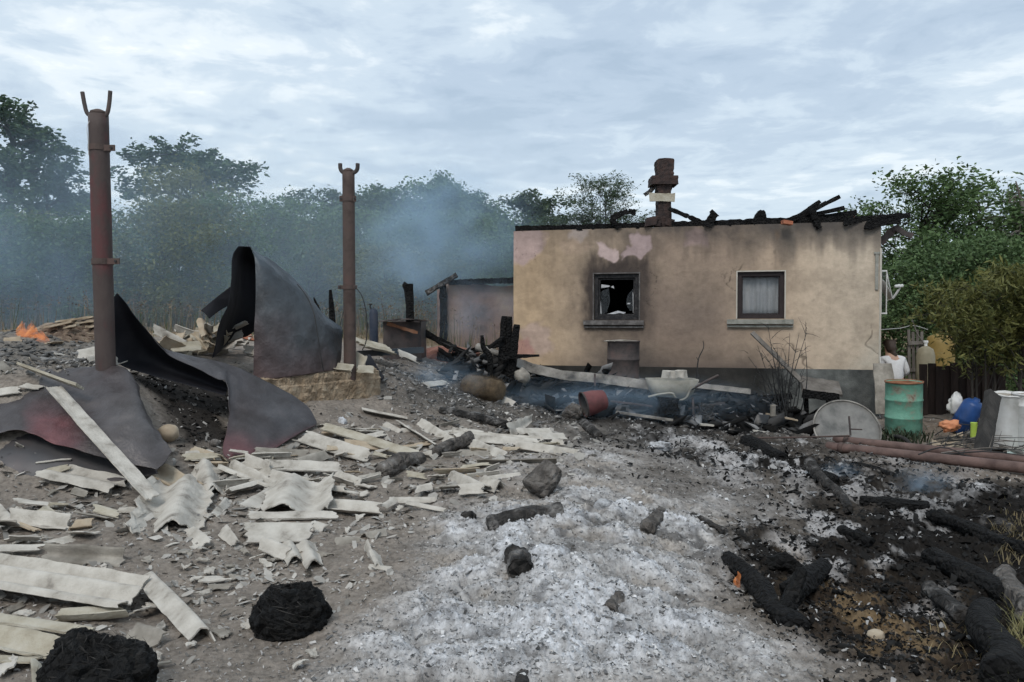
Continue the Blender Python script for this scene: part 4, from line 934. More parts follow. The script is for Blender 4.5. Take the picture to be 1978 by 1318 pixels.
fr((878,852), (1040,862), .30, 'wide pale sheet lying flat in the middle distance', waves=1.3, phase=.2, roll=-6, lift=(.07,.06), jag=.07)
fr((1010,850), (1078,848), .34, 'right-hand pale sheet with straight end in the middle distance', waves=1.4, roll=-7, lift=(.07,.06), jag=.04)
fr((985,845), (1027,830), .17, 'upright triangular shard rising from the flat sheets', waves=.6, roll=-50, lift=(.08,.14), taper=.5, amp=.02)
fr((868,840), (930,848), .14, 'small white piece at the left of the wide flat sheet', waves=.7, lift=(.05,.05))
fr((992,870), (1106,884), .16, 'pale strip in front of the wide flat sheet', waves=.8, roll=-10, lift=(.05,.03))
fr((910,868), (974,888), .10, 'short slat left of the pale strip', waves=.5, roll=-12, lift=(.06,.03), t=.012)
fr((922,902), (1075,899), .12, 'long grey half-pipe lying behind the tilted log', waves=.5, phase=.5, amp=.045, lift=(.03,.03), m='slated', jag=.03)
fr((876,925), (940,952), .16, 'broken wavy piece with an open arch in front', waves=1.0, phase=.5, amp=.035, lift=(.04,.03), roll=-12)
fr((935,940), (965,948), .16, 'arched end piece right of the broken wavy one', waves=1, phase=.5, amp=.045, lift=(.05,.04))
fr((946,932), (1005,924), .06, 'thin white sliver near the grey half-pipe', waves=.3, lift=(.02,.02))
fr((955,775), (994,788), .22, 'white curled sheet piece beside the brown wire roll', waves=1, phase=.5, amp=.05, lift=(.08,.04), roll=-15)
fr((740,985), (765,972), .05, 'thin white sliver on the soil left of the ash mound', waves=.3, lift=(.01,.02))
fr((752,972), (842,972), .05, 'pair-like long sliver on the soil before the ash log', waves=.3, lift=(.015,.015), taper=.5)
fr((785,978), (860,994), .035, 'straight white splinter like a stick on the soil', waves=.2, lift=(.01,.01), t=.012)
fr((1396,1234), (1418,1232), .05, 'lone white chip below the forked black log', waves=.3, lift=(.012,.012))
fr((1500,944,7.45), (1570,952,7.4), .10, 'white crumpled chip on the black ash field', waves=1.5, across=True, amp=.02, lift=(.02,.02))
fr((822,748), (862,742), .12, 'pale chip lying high on the grey slope', waves=.5, lift=(.03,.03))
# heap behind the upright sheet
rr = np.random.default_rng(77)
for k in range(34):
    x = 330+rr.random()*95; y = 690-(x-320)*.35*rr.random()-rr.random()*18; D_ = 9.2+rr.random()*.9
    L_ = .16+.3*rr.random(); a = P(x, y, D_); an = rr.random()*6.28
    b = a+np.array([math.cos(an)*L_, math.sin(an)*L_*.6, (rr.random()-.25)*.28])
    pa, pb = proj(*a), proj(*b)
    frag('corrugated_fragment', (pa[0], pa[1], a[1]), (pb[0], pb[1], b[1]), .09+.14*rr.random(), 'curled beige sheet piece in the heap left of the upright sheet', waves=.9, phase=rr.random(), roll=(rr.random()-.5)*110, m=('slatet', 'slate', 'slatey')[k % 3], seed=200+k, group='sheet pieces heaped left of the upright sheet')
for k in range(13):
    x = 428+rr.random()*55; y = 655+rr.random()*38; D_ = 9.9+rr.random()*.8
    a = P(x, y, D_); an = rr.random()*6.28; b = a+np.array([math.cos(an)*.25, math.sin(an)*.15, (rr.random()-.5)*.1]); pa, pb = proj(*a), proj(*b)
    frag('corrugated_fragment', (pa[0], pa[1], a[1]), (pb[0], pb[1], b[1]), .10+.08*rr.random(), 'pale chip glimpsed through the dark gap of the upright sheet', waves=.7, roll=(rr.random()-.5)*70, m='slate', seed=240+k, group='sheet chips seen through the gap')
# small shards over the trodden soil
LM = [(190,1280,'lower black bale'),(562,1165,'upper black bale'),(130,1140,'largest wavy sheet'),(165,1088,'dark piece on edge'),(75,1015,'thick dark-fronted piece'),(170,940,'pale sheet by the steel'),(335,1000,'white two-wave piece'),(330,1130,'arched wavy piece'),(540,1035,'flat six-sided piece'),(565,980,'saddle-shaped piece'),(560,920,'long flat pale piece'),(690,990,'flat grey-white piece'),(725,1085,'pointed shard pair'),(775,905,'ash-coated log'),(645,880,'jagged white piece'),(410,935,'ridged standing piece'),(800,975,'long sliver'),(600,1080,'curled white piece'),(700,850,'yellowish board-like piece')]
_used = {}
def shard_label(x, y, L_):
    sz = 'tiny' if L_ < .055 else ('small' if L_ < .09 else 'palm-sized')
    for lx, ly, nm in sorted(LM, key=lambda q: math.hypot(q[0]-x, q[1]-y)):
        dx_, dy_ = x-lx, y-ly
        wh = ('right of' if dx_ > 0 else 'left of') if abs(dx_) > abs(dy_)*1.3 else ('in front of' if dy_ > 0 else 'behind')
        nr = ('close ' if math.hypot(dx_, dy_) < 75 else '')
        lab = '%s pale shard on the soil %s%s the %s' % (sz, nr, wh, nm)
        if lab not in _used: break
    _used[lab] = 1
    return lab
n = 0; tries = 0
while n < 120 and tries < 2000:
    tries += 1
    x = rr.random()*800-20; y = 850+rr.random()*440
    if x > 700-(y-1000)*.25 and y > 1000: continue
    if 490 < x < 640 and 1095 < y < 1240: continue
    if 90 < x < 280 and y > 1180: continue
    if x < 330 and y < 950: continue
    if y < 900 and x < 460: continue
    p = G(x, y); L_ = .04+.11*rr.random()**2; an = rr.random()*6.28
    b = p+np.array([math.cos(an)*L_, math.sin(an)*L_, 0]); q = proj(*b)
    frag('corrugated_shard', (x, y), (q[0], q[1]), .03+.06*rr.random(), shard_label(x, y, L_), waves=.4, amp=.008, roll=(rr.random()-.5)*40, m=('slate', 'slated', 'slate')[n % 3], seed=300+n, jag=.3, lift=(.012, .012), group='small shards on the trodden soil', taper=.4+.6*rr.random(), cat_='shard'); n += 1

# more overlapping mid-sized pieces right of the twisted sheet and in the central stack
LM2 = [(570,920,'long flat pale piece'),(560,985,'saddle-shaped piece'),(430,940,'ridged standing piece'),(650,880,'jagged white piece'),(720,865,'yellowish board-like piece'),(690,940,'boat-shaped piece'),(800,850,'two parallel strips'),(780,905,'grey ash log'),(950,855,'wide flat sheet'),(1040,850,'straight-ended sheet'),(900,900,'short slat'),(700,810,'half-pipe below the footing'),(335,1000,'white two-wave piece'),(150,950,'pale sheet by the steel'),(80,1020,'thick dark-fronted piece'),(120,1200,'largest wavy sheet')]
def mid_label(x, y, L_):
    sz = 'short' if L_ < .2 else ('mid-sized' if L_ < .3 else 'longish')
    for lx, ly, nm in sorted(LM2, key=lambda q: math.hypot(q[0]-x, q[1]-y)):
        dx_, dy_ = x-lx, y-ly
        wh = ('right of' if dx_ > 0 else 'left of') if abs(dx_) > abs(dy_)*1.5 else ('in front of' if dy_ > 0 else 'behind')
        lab = '%s broken strip lying %s the %s' % (sz, wh, nm)
        if lab not in _used: break
    _used[lab] = 1
    return lab
zones = [(440, 880, 700, 960, 24), (610, 825, 860, 895, 22), (840, 840, 1090, 890, 14), (720, 880, 960, 960, 12), (350, 880, 470, 990, 8), (-20, 960, 250, 1060, 10), (-20, 1180, 240, 600, 12)]
for x0, y0, x1, y1, cnt in zones:
    for k in range(cnt):
        x = x0+(x1-x0)*rr.random(); y = y0+(y1-y0)*rr.random(); L_ = .12+.26*rr.random()**1.5; an = (rr.random()-.5)*1.6
        p = G(x, y); b = p+np.array([math.cos(an)*L_, math.sin(an)*L_*.8, 0]); q = proj(*b)
        frag('corrugated_fragment', (x, y), (q[0], q[1]), .05+.10*rr.random(), mid_label(x, y, L_), waves=.4+.5*rr.random(), phase=rr.random(), amp=.008+.02*rr.random(), roll=(rr.random()-.5)*50, m=('slate', 'slate', 'slated', 'slatey', 'slate', 'slatet')[k % 6], seed=700+k+int(x0), jag=.16, lift=(.02+.05*rr.random(), .02+.05*rr.random()), taper=.5+.5*rr.random())

# ================================================================== BURNT LOGS
def log(x0, y0, x1, y1, r0, r1, label, m='char', lift=(0, 0), bend=0, rough=.36, DD=None, seed=0, forks=(), name='charred_log', cat_='log', group='burnt logs on the ground'):
    a = G(x0, y0)+[0, 0, r0*.45+lift[0]]; b = G(x1, y1)+[0, 0, r1*.45+lift[1]]
    if DD: a = G(x0, y0)+np.array(DD[0]); b = G(x0, y0)+np.array(DD[1])
    mid = (a+b)/2+np.array([0, 0, bend]); s = nrm(np.cross(b-a, (0, 0, 1)))*.06*np.linalg.norm(b-a)*(random.random()-.5)
    d = nrm(b-a); pts = [a, a+(mid-a)*.1, (a+mid)/2+s, mid+s*.5, (mid+b)/2-s, b-(b-mid)*.1, b]; rad = [r0*.86, r0, r0*.97, (r0+r1)/2*1.04, (r0+r1)/2*.95, r1, r1*.84]
    ms = [tube(pts, rad, 24, rough, seed+int(x0), n=64)]
    for fx, fy, fz, L_, rr_ in forks:
        q = a+(b-a)*fx; ms.append(tube([q, q+np.array([fy, fz, .5])*L_*.5, q+np.array([fy*1.1, fz, .75])*L_], [rr_, rr_*.85, rr_*.65], 12, rough*1.4, seed+5, n=12))
    o = obj(name, *join(*ms), M[m], True); tag(o, label, cat_, group); return o
log(1036, 958, 0, 0, .125, .095, 'thick grey-brown log standing tilted at the head of the ash mound', 'ashlog', DD=((-.02, 0, .03), (.15, .10, .22)), rough=.25)
log(936, 1030, 0, 0, .075, .095, 'split half-burnt log lying on the ash mound', 'chargrey', DD=((.02, 0, .05), (.55, .14, .09)), rough=.35)
log(738, 922, 812, 892, .085, .07, 'grey ash-coated log with a white burnt hollow', 'ashlog', bend=.05, rough=.25)
log(838, 886, 908, 862, .06, .075, 'grey tapered log end lying over the pale strips', 'ashlog', lift=(.02, .06))
log(848, 800, 982, 826, .07, .06, 'charred log down the grey slope below the wire roll', 'chargrey')
log(1124, 822, 1156, 846, .065, .055, 'short dark log near the red pot', 'chargrey')
log(1006, 1108, 0, 0, .065, .075, 'upright-looking burnt stub in the lower ash mound', 'chargrey', DD=((-.03, .17, .06), (.01, -.08, .04)), rough=.45)
log(1250, 1030, 1278, 995, .06, .05, 'buried grey log end right of the ash mound', 'ashlog')
log(1176, 1190, 1196, 1160, .045, .04, 'small dark log end low on the ash mound', 'ashlog')
log(1015, 1262, 1035, 600, .035, .05, 'small charred branch at the bottom of the ash mound', 'chargrey')
log(1400, 1085, 1545, 1228, .055, .072, 'long black log with a small flame on it', 'char', forks=((.82, .55, .6, .26, .055),), rough=.42)
log(1486, 1098, 1548, 1112, .055, .05, 'short looped black log beside the forked one', 'char', bend=.05)
log(1525, 1172, 1592, 1128, .07, .05, 'black root stump leaning at the end of the forked log', 'char', lift=(.05, .10), rough=.4)
log(1562, 915, 1640, 988, .055, .045, 'grey-black branch log across the smoking ground', 'chargrey', lift=(.10, 0))
log(1440, 862, 1512, 890, .10, .07, 'stout charred log with brown rot at the edge of the debris', 'char', rough=.3)
log(1576, 925, 1614, 936, .07, .06, 'short fat charred log behind the grey-black branch', 'char')
log(1795, 1078, 1952, 1168, .065, .075, 'long thick black log running off at lower right', 'char')
log(1902, 1205, 1942, 1350, .075, .09, 'big smooth black log in the bottom right corner', 'char', rough=.14, lift=(.05,.05))
log(1792, 1140, 1862, 1204, .045, .06, 'grey ash-streaked log beside the long black one', 'chargrey')
log(1660, 975, 1795, 988, .06, .055, 'flat black log in the blue smoke', 'char')
log(1622, 1030, 1684, 1056, .05, .05, 'black log half sunk in dark soil', 'char')
log(1800, 1000, 1985, 1075, .05, .06, 'thin black log rising to the right margin', 'char')
log(1940, 1120, 1995, 1210, .07, .08, 'grey log stub at the right margin', 'ashlog')
log(1655, 905, 1740, 930, .05, .045, 'black pole end behind the smoke near the rusty pipes', 'char')
log(1335, 1000, 1400, 1030, .03, .03, 'thin burnt stick on the edge of the ash mound', 'chargrey')
# white burnt stub and crumbled white log
def lump(name, px, py, rx, ry, rz, m, label, cat_, seed, rough=.35, f=1.6, lift=0, D=None, seg=28, group=None, kind=None):
    c = G(px, py) if D is None else P(px, py, D); nth = 18 if seg < 40 else 60; th = np.linspace(0, math.pi, nth); ph = np.arange(seg)*2*math.pi/seg
    V = np.stack([np.outer(np.sin(th), np.cos(ph)), np.outer(np.sin(th), np.sin(ph)), np.outer(np.cos(th), np.ones(seg))], -1)
    n_ = fbm3(V+seed*5.1, f, seed, 4)-.5; n2_ = fbm3(V*np.array([1, 1, 1])+seed, f*5, seed+2, 3)-.5
    if seg > 60: n2_ = .5*n2_+1.3*(.35-np.abs(fbm3(V*np.array([1, 1, .5])+seed, f*2.4, seed+5, 4)-.5)*2.2)+.7*(fbm3(V*np.array([1, 1, .4])+seed, f*12, seed+8, 2)-.5)
    V = V*(1+rough*2*n_+rough*.5*n2_)[..., None]*np.array([rx, ry, rz])
    V = V.reshape(-1, 3)+c+np.array([0, 0, rz*.72+lift]); F = []
    for i in range(nth-1):
        for j in range(seg):
            k = (j+1) % seg; F.append((i*seg+j, (i+1)*seg+j, (i+1)*seg+k, i*seg+k))
    o = obj(name, V, F, m, True); tag(o, label, cat_, group, kind); return o
M['whiteash'] = mat('white_ash', [(.10,.10,.10),(.38,.385,.395),(.6,.61,.63)], 9, .95, .9, 30, bdist=.03)
M['blackbale'] = mat('charred_fibre', [(.003,.003,.0035),(.010,.0096,.009),(.04,.036,.033)], 9, .8, 1.0, 34, stretch=(1, .45, 1), voro=13, bdist=.06, spec=.3, ramp=(.35,.85))
lump('ash_lump', 1165, 985, .07, .06, .05, M['whiteash'], 'white crumbly ash stub beside the tilted log', 'ash lump', 3)
lump('ash_lump', 660, 822, .05, .04, .055, M['whiteash'], 'white ash tuft below the concrete footing', 'ash lump', 4, .6)
lump('ash_lump', 1275, 868, .12, .08, .045, M['whiteash'], 'flaky white ash heap at the edge of the debris', 'ash lump', 6, .9, 3.2)
lump('ash_lump', 1545, 958, .15, .05, .03, M['whiteash'], 'long white ash ridge beside the grey-black branch', 'ash lump', 7, 1.0, 3.4)
lump('ash_lump', 905, 1010, .06, .06, .05, M['chargrey'], 'dark ashy lump left of the split log', 'ash lump', 8, .5)
lump('ash_lump', 1700, 870, .14, .09, .05, M['chargrey'], 'dark burnt lump in front of the rusty pipes', 'lump', 18, .5)
lump('black_bale', 562, 1215, .185, .16, .165, M['blackbale'], 'round charred fibrous bale with cracked sides left of the ash mound', 'bale', 9, .36, 1.7, lift=-.06, seg=90)
lump('black_bale', 184, 1345, .20, .17, .165, M['blackbale'], 'round charred bale cut by the bottom edge', 'bale', 10, .34, 1.7, lift=-.04, seg=90)
lump('stone', 1692, 1235, .045, .035, .03, M['slatet'], 'rounded tan stone on the dark soil', 'stone', 11, .15)
lump('stone', 325, 850, .10, .09, .085, M['slatet'], 'rounded tan boulder in the mouth of the steel hollow', 'stone', 12, .12)
lump('stone', 415, 862, .05, .05, .04, M['ashlog'], 'small grey stone in the steel hollow', 'stone', 13, .2)

# ================================================================== BURNING TILE STACK AND BANK
stk = thing('tile_stack', 'smouldering stack of brown scalloped tiles left of the red post', 'tile stack', P(130, 672, 10.2))
me0 = None
for k in range(120):
    row = k//15; c_ = k % 15
    x = 78+c_*8.6+(row % 2)*4+rr.random()*3; ytop = 632-(x-78)*.17; y = 676-row*(676-ytop)/8.0+rr.random()*2+(x-78)*.03
    if x > 212: continue
    p = P(x, y, 10.0+row*.055+rr.random()*.05)
    if me0 is None:
        n1 = 9; g = np.zeros((n1, 5, 3))
        for i in range(n1):
            for j in range(5):
                a = (i/(n1-1)-.5)*2.0; g[i, j] = (.062*math.sin(a)/math.sin(1.0)*1.1, -.10+.2*j/4, .06*math.cos(a*1.3)-.03)
        v, f_ = grid_solid(g, .022); me0 = raw('tile', v, f_); me0.materials.append(mat('baked_brown_tile', [(.09,.066,.052),(.20,.15,.115),(.33,.275,.205)], 6, .95, .6, 40))
    o = bpy.data.objects.new('tile', me0); C.objects.link(o); o.parent = stk; o.location = p-BASE[stk.name]
    o.rotation_euler = ((rr.random()-.5)*.5+.15, -.22+(rr.random()-.5)*.7, (rr.random()-.5)*.6); o.scale = (1.25, 1.1, 1.5)
for i, (x0, y0, x1, y1, ww, D_) in enumerate(((90, 633, 140, 622, .12, 10.2), (115, 622, 185, 612, .14, 10.35), (150, 625, 212, 617, .14, 10.3), (125, 634, 150, 628, .1, 10.1), (168, 632, 212, 628, .12, 10.2))):
    part('cover_slat', *plank(P(x0, y0, D_), P(x1, y1, D_), ww, .025, n=8, jag=.2, seed=i), M['slatet'], stk)
for i, (a, b, w_, lab, m_) in enumerate((((10, 668, 9.4), (42, 664, 9.5), .2, 'beige block piece on the bank near the flames', 'slatet'), ((150, 692, 8.9), (186, 686, 9.0), .2, 'white sheet piece on the bank left of the red post', 'slate'), ((172, 703, 8.2), (192, 700, 8.3), .1, 'white chip at the foot of the red post', 'slate'), ((0, 700, 8.3), (18, 712, 8.1), .2, 'grey sheet piece on the bank at the left margin', 'slated'), ((56, 705, 7.9), (78, 704, 7.95), .1, 'cream chip above the short slat', 'slatey'), ((222, 704, 7.7), (240, 699, 7.9), .08, 'white chip right of the red post foot', 'slate'))):
    fr(a, b, w_, lab, waves=.7, roll=-20, m=m_, lift=(.03, .03))
# matted fibres on the two bales
for bo in [o for o in bpy.data.objects if o.name.startswith('black_bale')]:
    me = bo.data; n_ = len(me.vertices); co = np.zeros(n_*3, np.float32); me.vertices.foreach_get('co', co); co = co.reshape(-1, 3); r_ = np.random.default_rng(n_+len(bo.name))
    c_ = co.mean(0); k = r_.integers(0, n_, 600); p = co[k]; nr_ = p-c_; nr_ /= np.linalg.norm(nr_, axis=1, keepdims=True)
    tn = np.cross(nr_, np.array([.4, .25, 1.])+(r_.random((600, 3))-.5)*1.1); tn /= np.linalg.norm(tn, axis=1, keepdims=True); sd = np.cross(tn, nr_)*.0022; ln_ = (.02+.05*r_.random(600))[:, None]
    a_ = p-tn*ln_+nr_*.001; m_ = p+nr_*(.0015+.004*r_.random(600))[:, None]; b_ = p+tn*ln_+nr_*.001
    V = np.stack([a_, m_-sd, b_, m_+sd], 1).reshape(-1, 3); fm = raw('fibres', V, np.arange(600*4).reshape(-1, 4)); colour(fm, np.repeat((.006+.05*r_.random(600)**3)[:, None]*np.array([1, .94, .88]), 4, 0)); fm.materials.append(M['flake'])
    fo = bpy.data.objects.new('fibres', fm); C.objects.link(fo); fo.parent = bo; fo['kind'] = 'stuff'
# ================================================================== THINGS AROUND THE HOUSE
def drum(name, label, px, py, D, r, h, m, m_in=None, tilt=(0, 0), open_=True, rim=None, cat_='barrel', ribs=(.34, .67), crumple=0, seed=0, zoff=0, group=None):
    c = P(px, py, D)+[0, 0, zoff]; t = thing(name, label, cat_, c, group)
    prof = [(.001, 0), (r*.96, 0), (r, .02)]
    for q in ribs: prof += [(r, h*q-.02), (r*1.035, h*q-.008), (r*1.035, h*q+.008), (r, h*q+.02)]
    prof += [(r, h-.015), (r*1.03, h-.008), (r*1.03, h)]
    if open_: prof += [(r*.97, h), (r*.95, h-.03), (r*.95, .05), (.001, .05)]
    else: prof += [(r*.97, h), (r*.95, h-.02), (.001, h-.02)]
    ax = nrm((tilt[0], tilt[1], 1))
    v, f_ = lathe(prof, 40, (0, 0, 0), axis=ax)
    if crumple:
        n_ = fbm3(v/r+seed*7, 1.3, seed, 3)-.5; n2_ = fbm3(v/r+seed*3, 4, seed, 2)-.5
        v = v*(1+crumple*n_[:, None]*np.array([2, 2, .6])+crumple*.4*n2_[:, None])
    part('shell', v+c, f_, m, t, True)
    if rim is not None:
        rv, rf = lathe([(r*1.0, h-.012), (r*1.045, h-.012), (r*1.045, h+.012), (r*1.0, h+.012)], 40, (0, 0, 0), axis=ax, closed=True)
        if crumple: rv = rv*(1+crumple*(fbm3(rv/r+seed*7, 1.3, seed, 3)-.5)[:, None]*np.array([2, 2, .6]))
        part('rim', rv+c, rf, rim, t, True)
    if m_in is not None:
        iv, if_ = lathe([(.001, .055), (r*.94, .055), (r*.94, h-.01), (r*.93, h-.01), (r*.93, .06), (.001, .06)], 36, (0, 0, 0), axis=ax)
        part('lining', iv+c, if_, m_in, t, True)
    return t
M['green'] = mat('chipped_green_paint', [(.12,.07,.045),(.20,.21,.16),(.115,.26,.19),(.135,.31,.23),(.16,.34,.255)], 4.5, .6, .3, 30, ramp=(.30,.62))
M['rustin'] = mat('orange_rust', [(.12,.05,.028),(.24,.11,.06),(.30,.16,.10)], 5, .9, .4, 40)
M['whiteplastic'] = mat('dirty_white_plastic', [(.42,.41,.38),(.58,.57,.55),(.66,.66,.65)], 4, .5, .2, 14)
M['blueplastic'] = mat('blue_plastic', [(.012,.04,.13),(.022,.07,.22)], 5, .4, .1)
M['limeplastic'] = mat('lime_plastic', [(.30,.42,.06),(.40,.52,.10)], 5, .4, .1)
M['greenlid'] = mat('green_lid', [(.02,.20,.10),(.03,.26,.14)], 5, .4, .1)
M['orangebag'] = mat('orange_plastic', [(.50,.19,.09),(.62,.28,.15)], 6, .6, .4, 20)
M['yellow'] = mat('ochre_painted_tank', [(.20,.135,.04),(.27,.19,.06)], 4, .6, .2)
M['beige'] = mat('pale_grey_bottle', [(.20,.175,.115),(.28,.25,.18)], 4, .55, .2)
M['redpaint'] = mat('scorched_red_enamel', [(.05,.025,.024),(.13,.045,.045),(.17,.065,.06)], 3.5, .6, .2, 30)
M['tubgrey'] = mat('scorched_tub', [(.10,.09,.075),(.24,.23,.195),(.33,.315,.275)], 2.5, .65, .2, 20, ramp=(.32,.62))
M['palewood'] = mat('pale_scorched_beam', [(.06,.056,.052),(.20,.185,.165),(.33,.31,.28)], 5, .85, .4, 30)
M['wirebrush'] = mat('brown_burnt_fibre', [(.045,.032,.022),(.10,.072,.045),(.16,.115,.07)], 10, .95, .9, 60)
M['darkblue'] = mat('scorched_gas_bottle', [(.012,.018,.032),(.028,.036,.056),(.05,.05,.06)], 5, .6, .2)
M['skin'] = mat('skin', [(.42,.26,.19),(.48,.31,.23)], 6, .6, 0)
M['sweater'] = mat('white_knit', [(.56,.555,.56),(.66,.655,.66)], 20, .95, .5, 60)
M['trousers'] = mat('dark_trousers', [(.03,.03,.034),(.05,.05,.054)], 20, .95, .4)
M['hair'] = mat('brown_hair', [(.03,.02,.016),(.065,.045,.034)], 14, .6, .5, 60, stretch=(1, 1, .2))
M['dishgrey'] = mat('grey_dish_mesh', [(.10,.10,.095),(.17,.165,.155),(.22,.215,.20)], 5, .7, .2, 40)
drum('green_barrel', 'green steel barrel with rusty rim at the house corner', 1745, 840, 12.2, .262, .82, M['green'], M['rustin'], (-.02, -.04), rim=M['rustin'])
drum('burnt_barrel', 'burnt brown barrel standing under the broken window', 1203, 764, 13.5, .27, .92, M['rustgrey'], M['inner'], (.01, 0), rim=M['rustgrey'])
lump('melted_sheet', 1200, 664, .27, .2, .025, M['slated'], 'crumpled pale scrap on top of the burnt barrel', 'scrap', 31, .6, 2.2, D=13.5, lift=.02)
# red pot on its side
rp = thing('red_pot', 'scorched red pot lying on its side among the ashes', 'pot', G(1140, 800))
c = P(1147, 777, 10.9); ax_ = nrm((-.95, -.22, -.22))
v, f_ = lathe([(.001, -.17), (.11, -.17), (.135, -.15), (.165, .0), (.172, .14), (.178, .15), (.166, .15), (.158, .0), (.12, -.14), (.001, -.15)], 30, c, axis=ax_)
part('body', v, f_, M['redpaint'], rp, True)
part('lining', *lathe([(.001, -.13), (.11, -.13), (.154, .0), (.162, .145), (.158, .145), (.15, .0), (.105, -.125), (.001, -.125)], 30, c, axis=ax_), M['inner'], rp, True)  # inner shell added only to make the inside of the pot dark
part('rim', *lathe([(.168, .135), (.183, .135), (.183, .158), (.168, .158)], 30, c, axis=ax_, closed=True), M['rustgrey'], rp, True)
lump('burnt_lump', 1108, 812, .14, .11, .14, M['ashlog'], 'grey burnt lump with white ash in front of the red pot', 'lump', 33, .4, 1.8)
# heaped burnt debris along the house
r_ = np.random.default_rng(91); n = 3400
hx = 870+r_.random(n)*690; hd = 11.0+r_.random(n)*2.5+np.clip((1100-hx)/200, 0, .6); base = np.array([P(x, 700, d) for x, d in zip(hx, hd)])
hz_ = H(base[:, 0], base[:, 1]); hh = np.exp(-((hd-12.7)/.75)**2)*(.26+.36*fbm2(hx*.02, hd*2, 3, 3))*np.clip((1600-hx)/120, .0, 1)
V = []; s_ = .03*np.exp(r_.random(n)**1.6*math.log(9)); B = np.array([(-1,-1,-1),(1,-1,-1),(1,1,-1),(-1,1,-1),(-1,-1,1),(1,-1,1),(1,1,1),(-1,1,1)], float)*.5
ang = r_.random(n)*6.28; el = (r_.random(n)-.5)*1.4
for i in range(n):
    q = B*(.5+r_.random((8, 3)))*np.array([min(.8+4.5*r_.random()**3, .55/s_[i]), .7, .12+.35*r_.random()])*s_[i]
    m_ = np.array(Matrix.Rotation(ang[i], 3, 'Z')@Matrix.Rotation(el[i], 3, 'Y')); V.append(q@m_.T+[base[i, 0], base[i, 1], hz_[i]+hh[i]*r_.random()**.6])
F = (np.array(BOXF)[None]+(np.arange(n)*8)[:, None, None]).reshape(-1, 4)
me = raw('burnt_debris', np.vstack(V), F); cc = np.where(r_.random(n) < .80, .006+.03*r_.random(n)**2, .06+.24*r_.random(n)**1.5)
colour(me, np.repeat(cc[:, None]*np.array([1, .98, .97]), 8, 0)); me.materials.append(M['flake'])
o = bpy.data.objects.new('burnt_debris', me); C.objects.link(o); tag(o, 'black burnt household debris heaped along the house', kind='stuff')
# heap core
gN, gM = 70, 16; g = np.zeros((gN, gM, 3))
for i in range(gN):
    for j in range(gM):
        x = 900+700*i/(gN-1); d = 11.7+2.0*j/(gM-1); p = P(x, 700, d)
        z = float(H(p[0], p[1])); h_ = math.exp(-((d-12.7)/.6)**2)*(.10+.46*float(fbm2(x*.013, d*1.5, 8, 4)))*min(1, (x-900)/90, (1600-x)/90)
        g[i, j] = (p[0], d, z-.03+h_)
o = obj('debris_heap', *grid_solid(g, .02), M['char'], True); tag(o, 'low black heap of charred remains below the house plinth', 'heap')
# long pale bent beam on the heap
bm = obj('bent_beam', *join(*[plank(P(*a), P(*b), .145, .05, up=(0, -1, .25), n=8, jag=.05, seed=i) for i, (a, b) in enumerate((((986, 695, 12.6), (1030, 713, 12.45)), ((1028, 712, 12.45), (1085, 725, 12.35)), ((1083, 725, 12.35), (1165, 732, 12.3)), ((1163, 732, 12.3), (1256, 745, 12.2))))]), M['palewood']); tag(bm, 'long pale bent beam lying on the debris under the broken window', 'beam')
bm = obj('pale_board', *plank(P(1336, 744, 12.5), P(1450, 757, 12.4), .085, .04, up=(0, -1, .3), n=10, jag=.06), M['palewood']); tag(bm, 'pale scorched board right of the wheelbarrow tub', 'board')
o = obj('thin_stake', *plank(P(1150, 780, 12.1), P(1149, 722, 12.1), .03, .03, up=(0, 1, 0), n=6, jag=.1), M['rustgrey']); tag(o, 'thin upright stake in front of the long bent beam', 'stake')
o = obj('long_batten', *plank(P(1190, 796, 11.2), P(1300, 812, 11.0), .06, .03, n=8, jag=.1), M['palewood']); tag(o, 'pale narrow batten on the ground left of the wheelbarrow', 'batten')
for i, (x0, y0, x1, y1, D_, w__, lab) in enumerate(((1085, 765, 1150, 772, 11.9, .05, 'short grey batten behind the red pot'), (1330, 790, 1400, 778, 11.6, .035, 'thin grey rod across the debris heap'), (1480, 800, 1540, 812, 11.7, .06, 'brown batten near the burnt bush'), (1455, 832, 1520, 842, 10.9, .04, 'white slim rod in front of the debris heap'), (1352, 820, 1378, 822, 11.0, .07, 'short white board end at the heap front'), (955, 745, 1010, 782, 11.7, .03, 'pale thin pole sloping behind the wire roll'), (1010, 770, 1090, 778, 12.0, .06, 'dark plank low in the blue smoke'), (1180, 775, 1260, 785, 11.8, .05, 'reddish slat beside the red pot'))):
    o = obj('batten', *plank(P(x0, y0, D_), P(x1, y1, D_), w__, .025, n=7, jag=.15, seed=i), M[('palewood', 'rustgrey', 'slatet', 'slate', 'slate', 'palewood', 'char', 'rust')[i]]); tag(o, lab, 'batten')
# wheelbarrow tub
wb = thing('wheelbarrow', 'scorched wheelbarrow tub with bent tube frame on the debris', 'wheelbarrow', P(1296, 800, 11.7))
def tubshape(c, wx, wy, hz_, k, t=.012):
    rings = []
    for f, inn in ((0, 0), (.35, 0), (1, 0), (1.0, t), (.35, t), (.06, t)):
        sx, sy = wx*(.62+.38*f**.7)-inn, wy*(.62+.38*f**.7)-inn; ring = []
        for a in np.arange(32)*2*math.pi/32:
            ca, sa = math.cos(a), math.sin(a); e = .38
            ring.append((c[0]+sx*abs(ca)**e*np.sign(ca), c[1]+sy*abs(sa)**e*np.sign(sa)+k*f, c[2]+hz_*f))
        rings.append(ring)
    V = np.array(rings).reshape(-1, 3); F = []
    for i in range(5):
        for j in range(32):
            q = (j+1) % 32; F.append((i*32+j, i*32+q, (i+1)*32+q, (i+1)*32+j))
    F.append(tuple(reversed(range(32)))); F.append(tuple(5*32+j for j in range(32)))
    return V, F
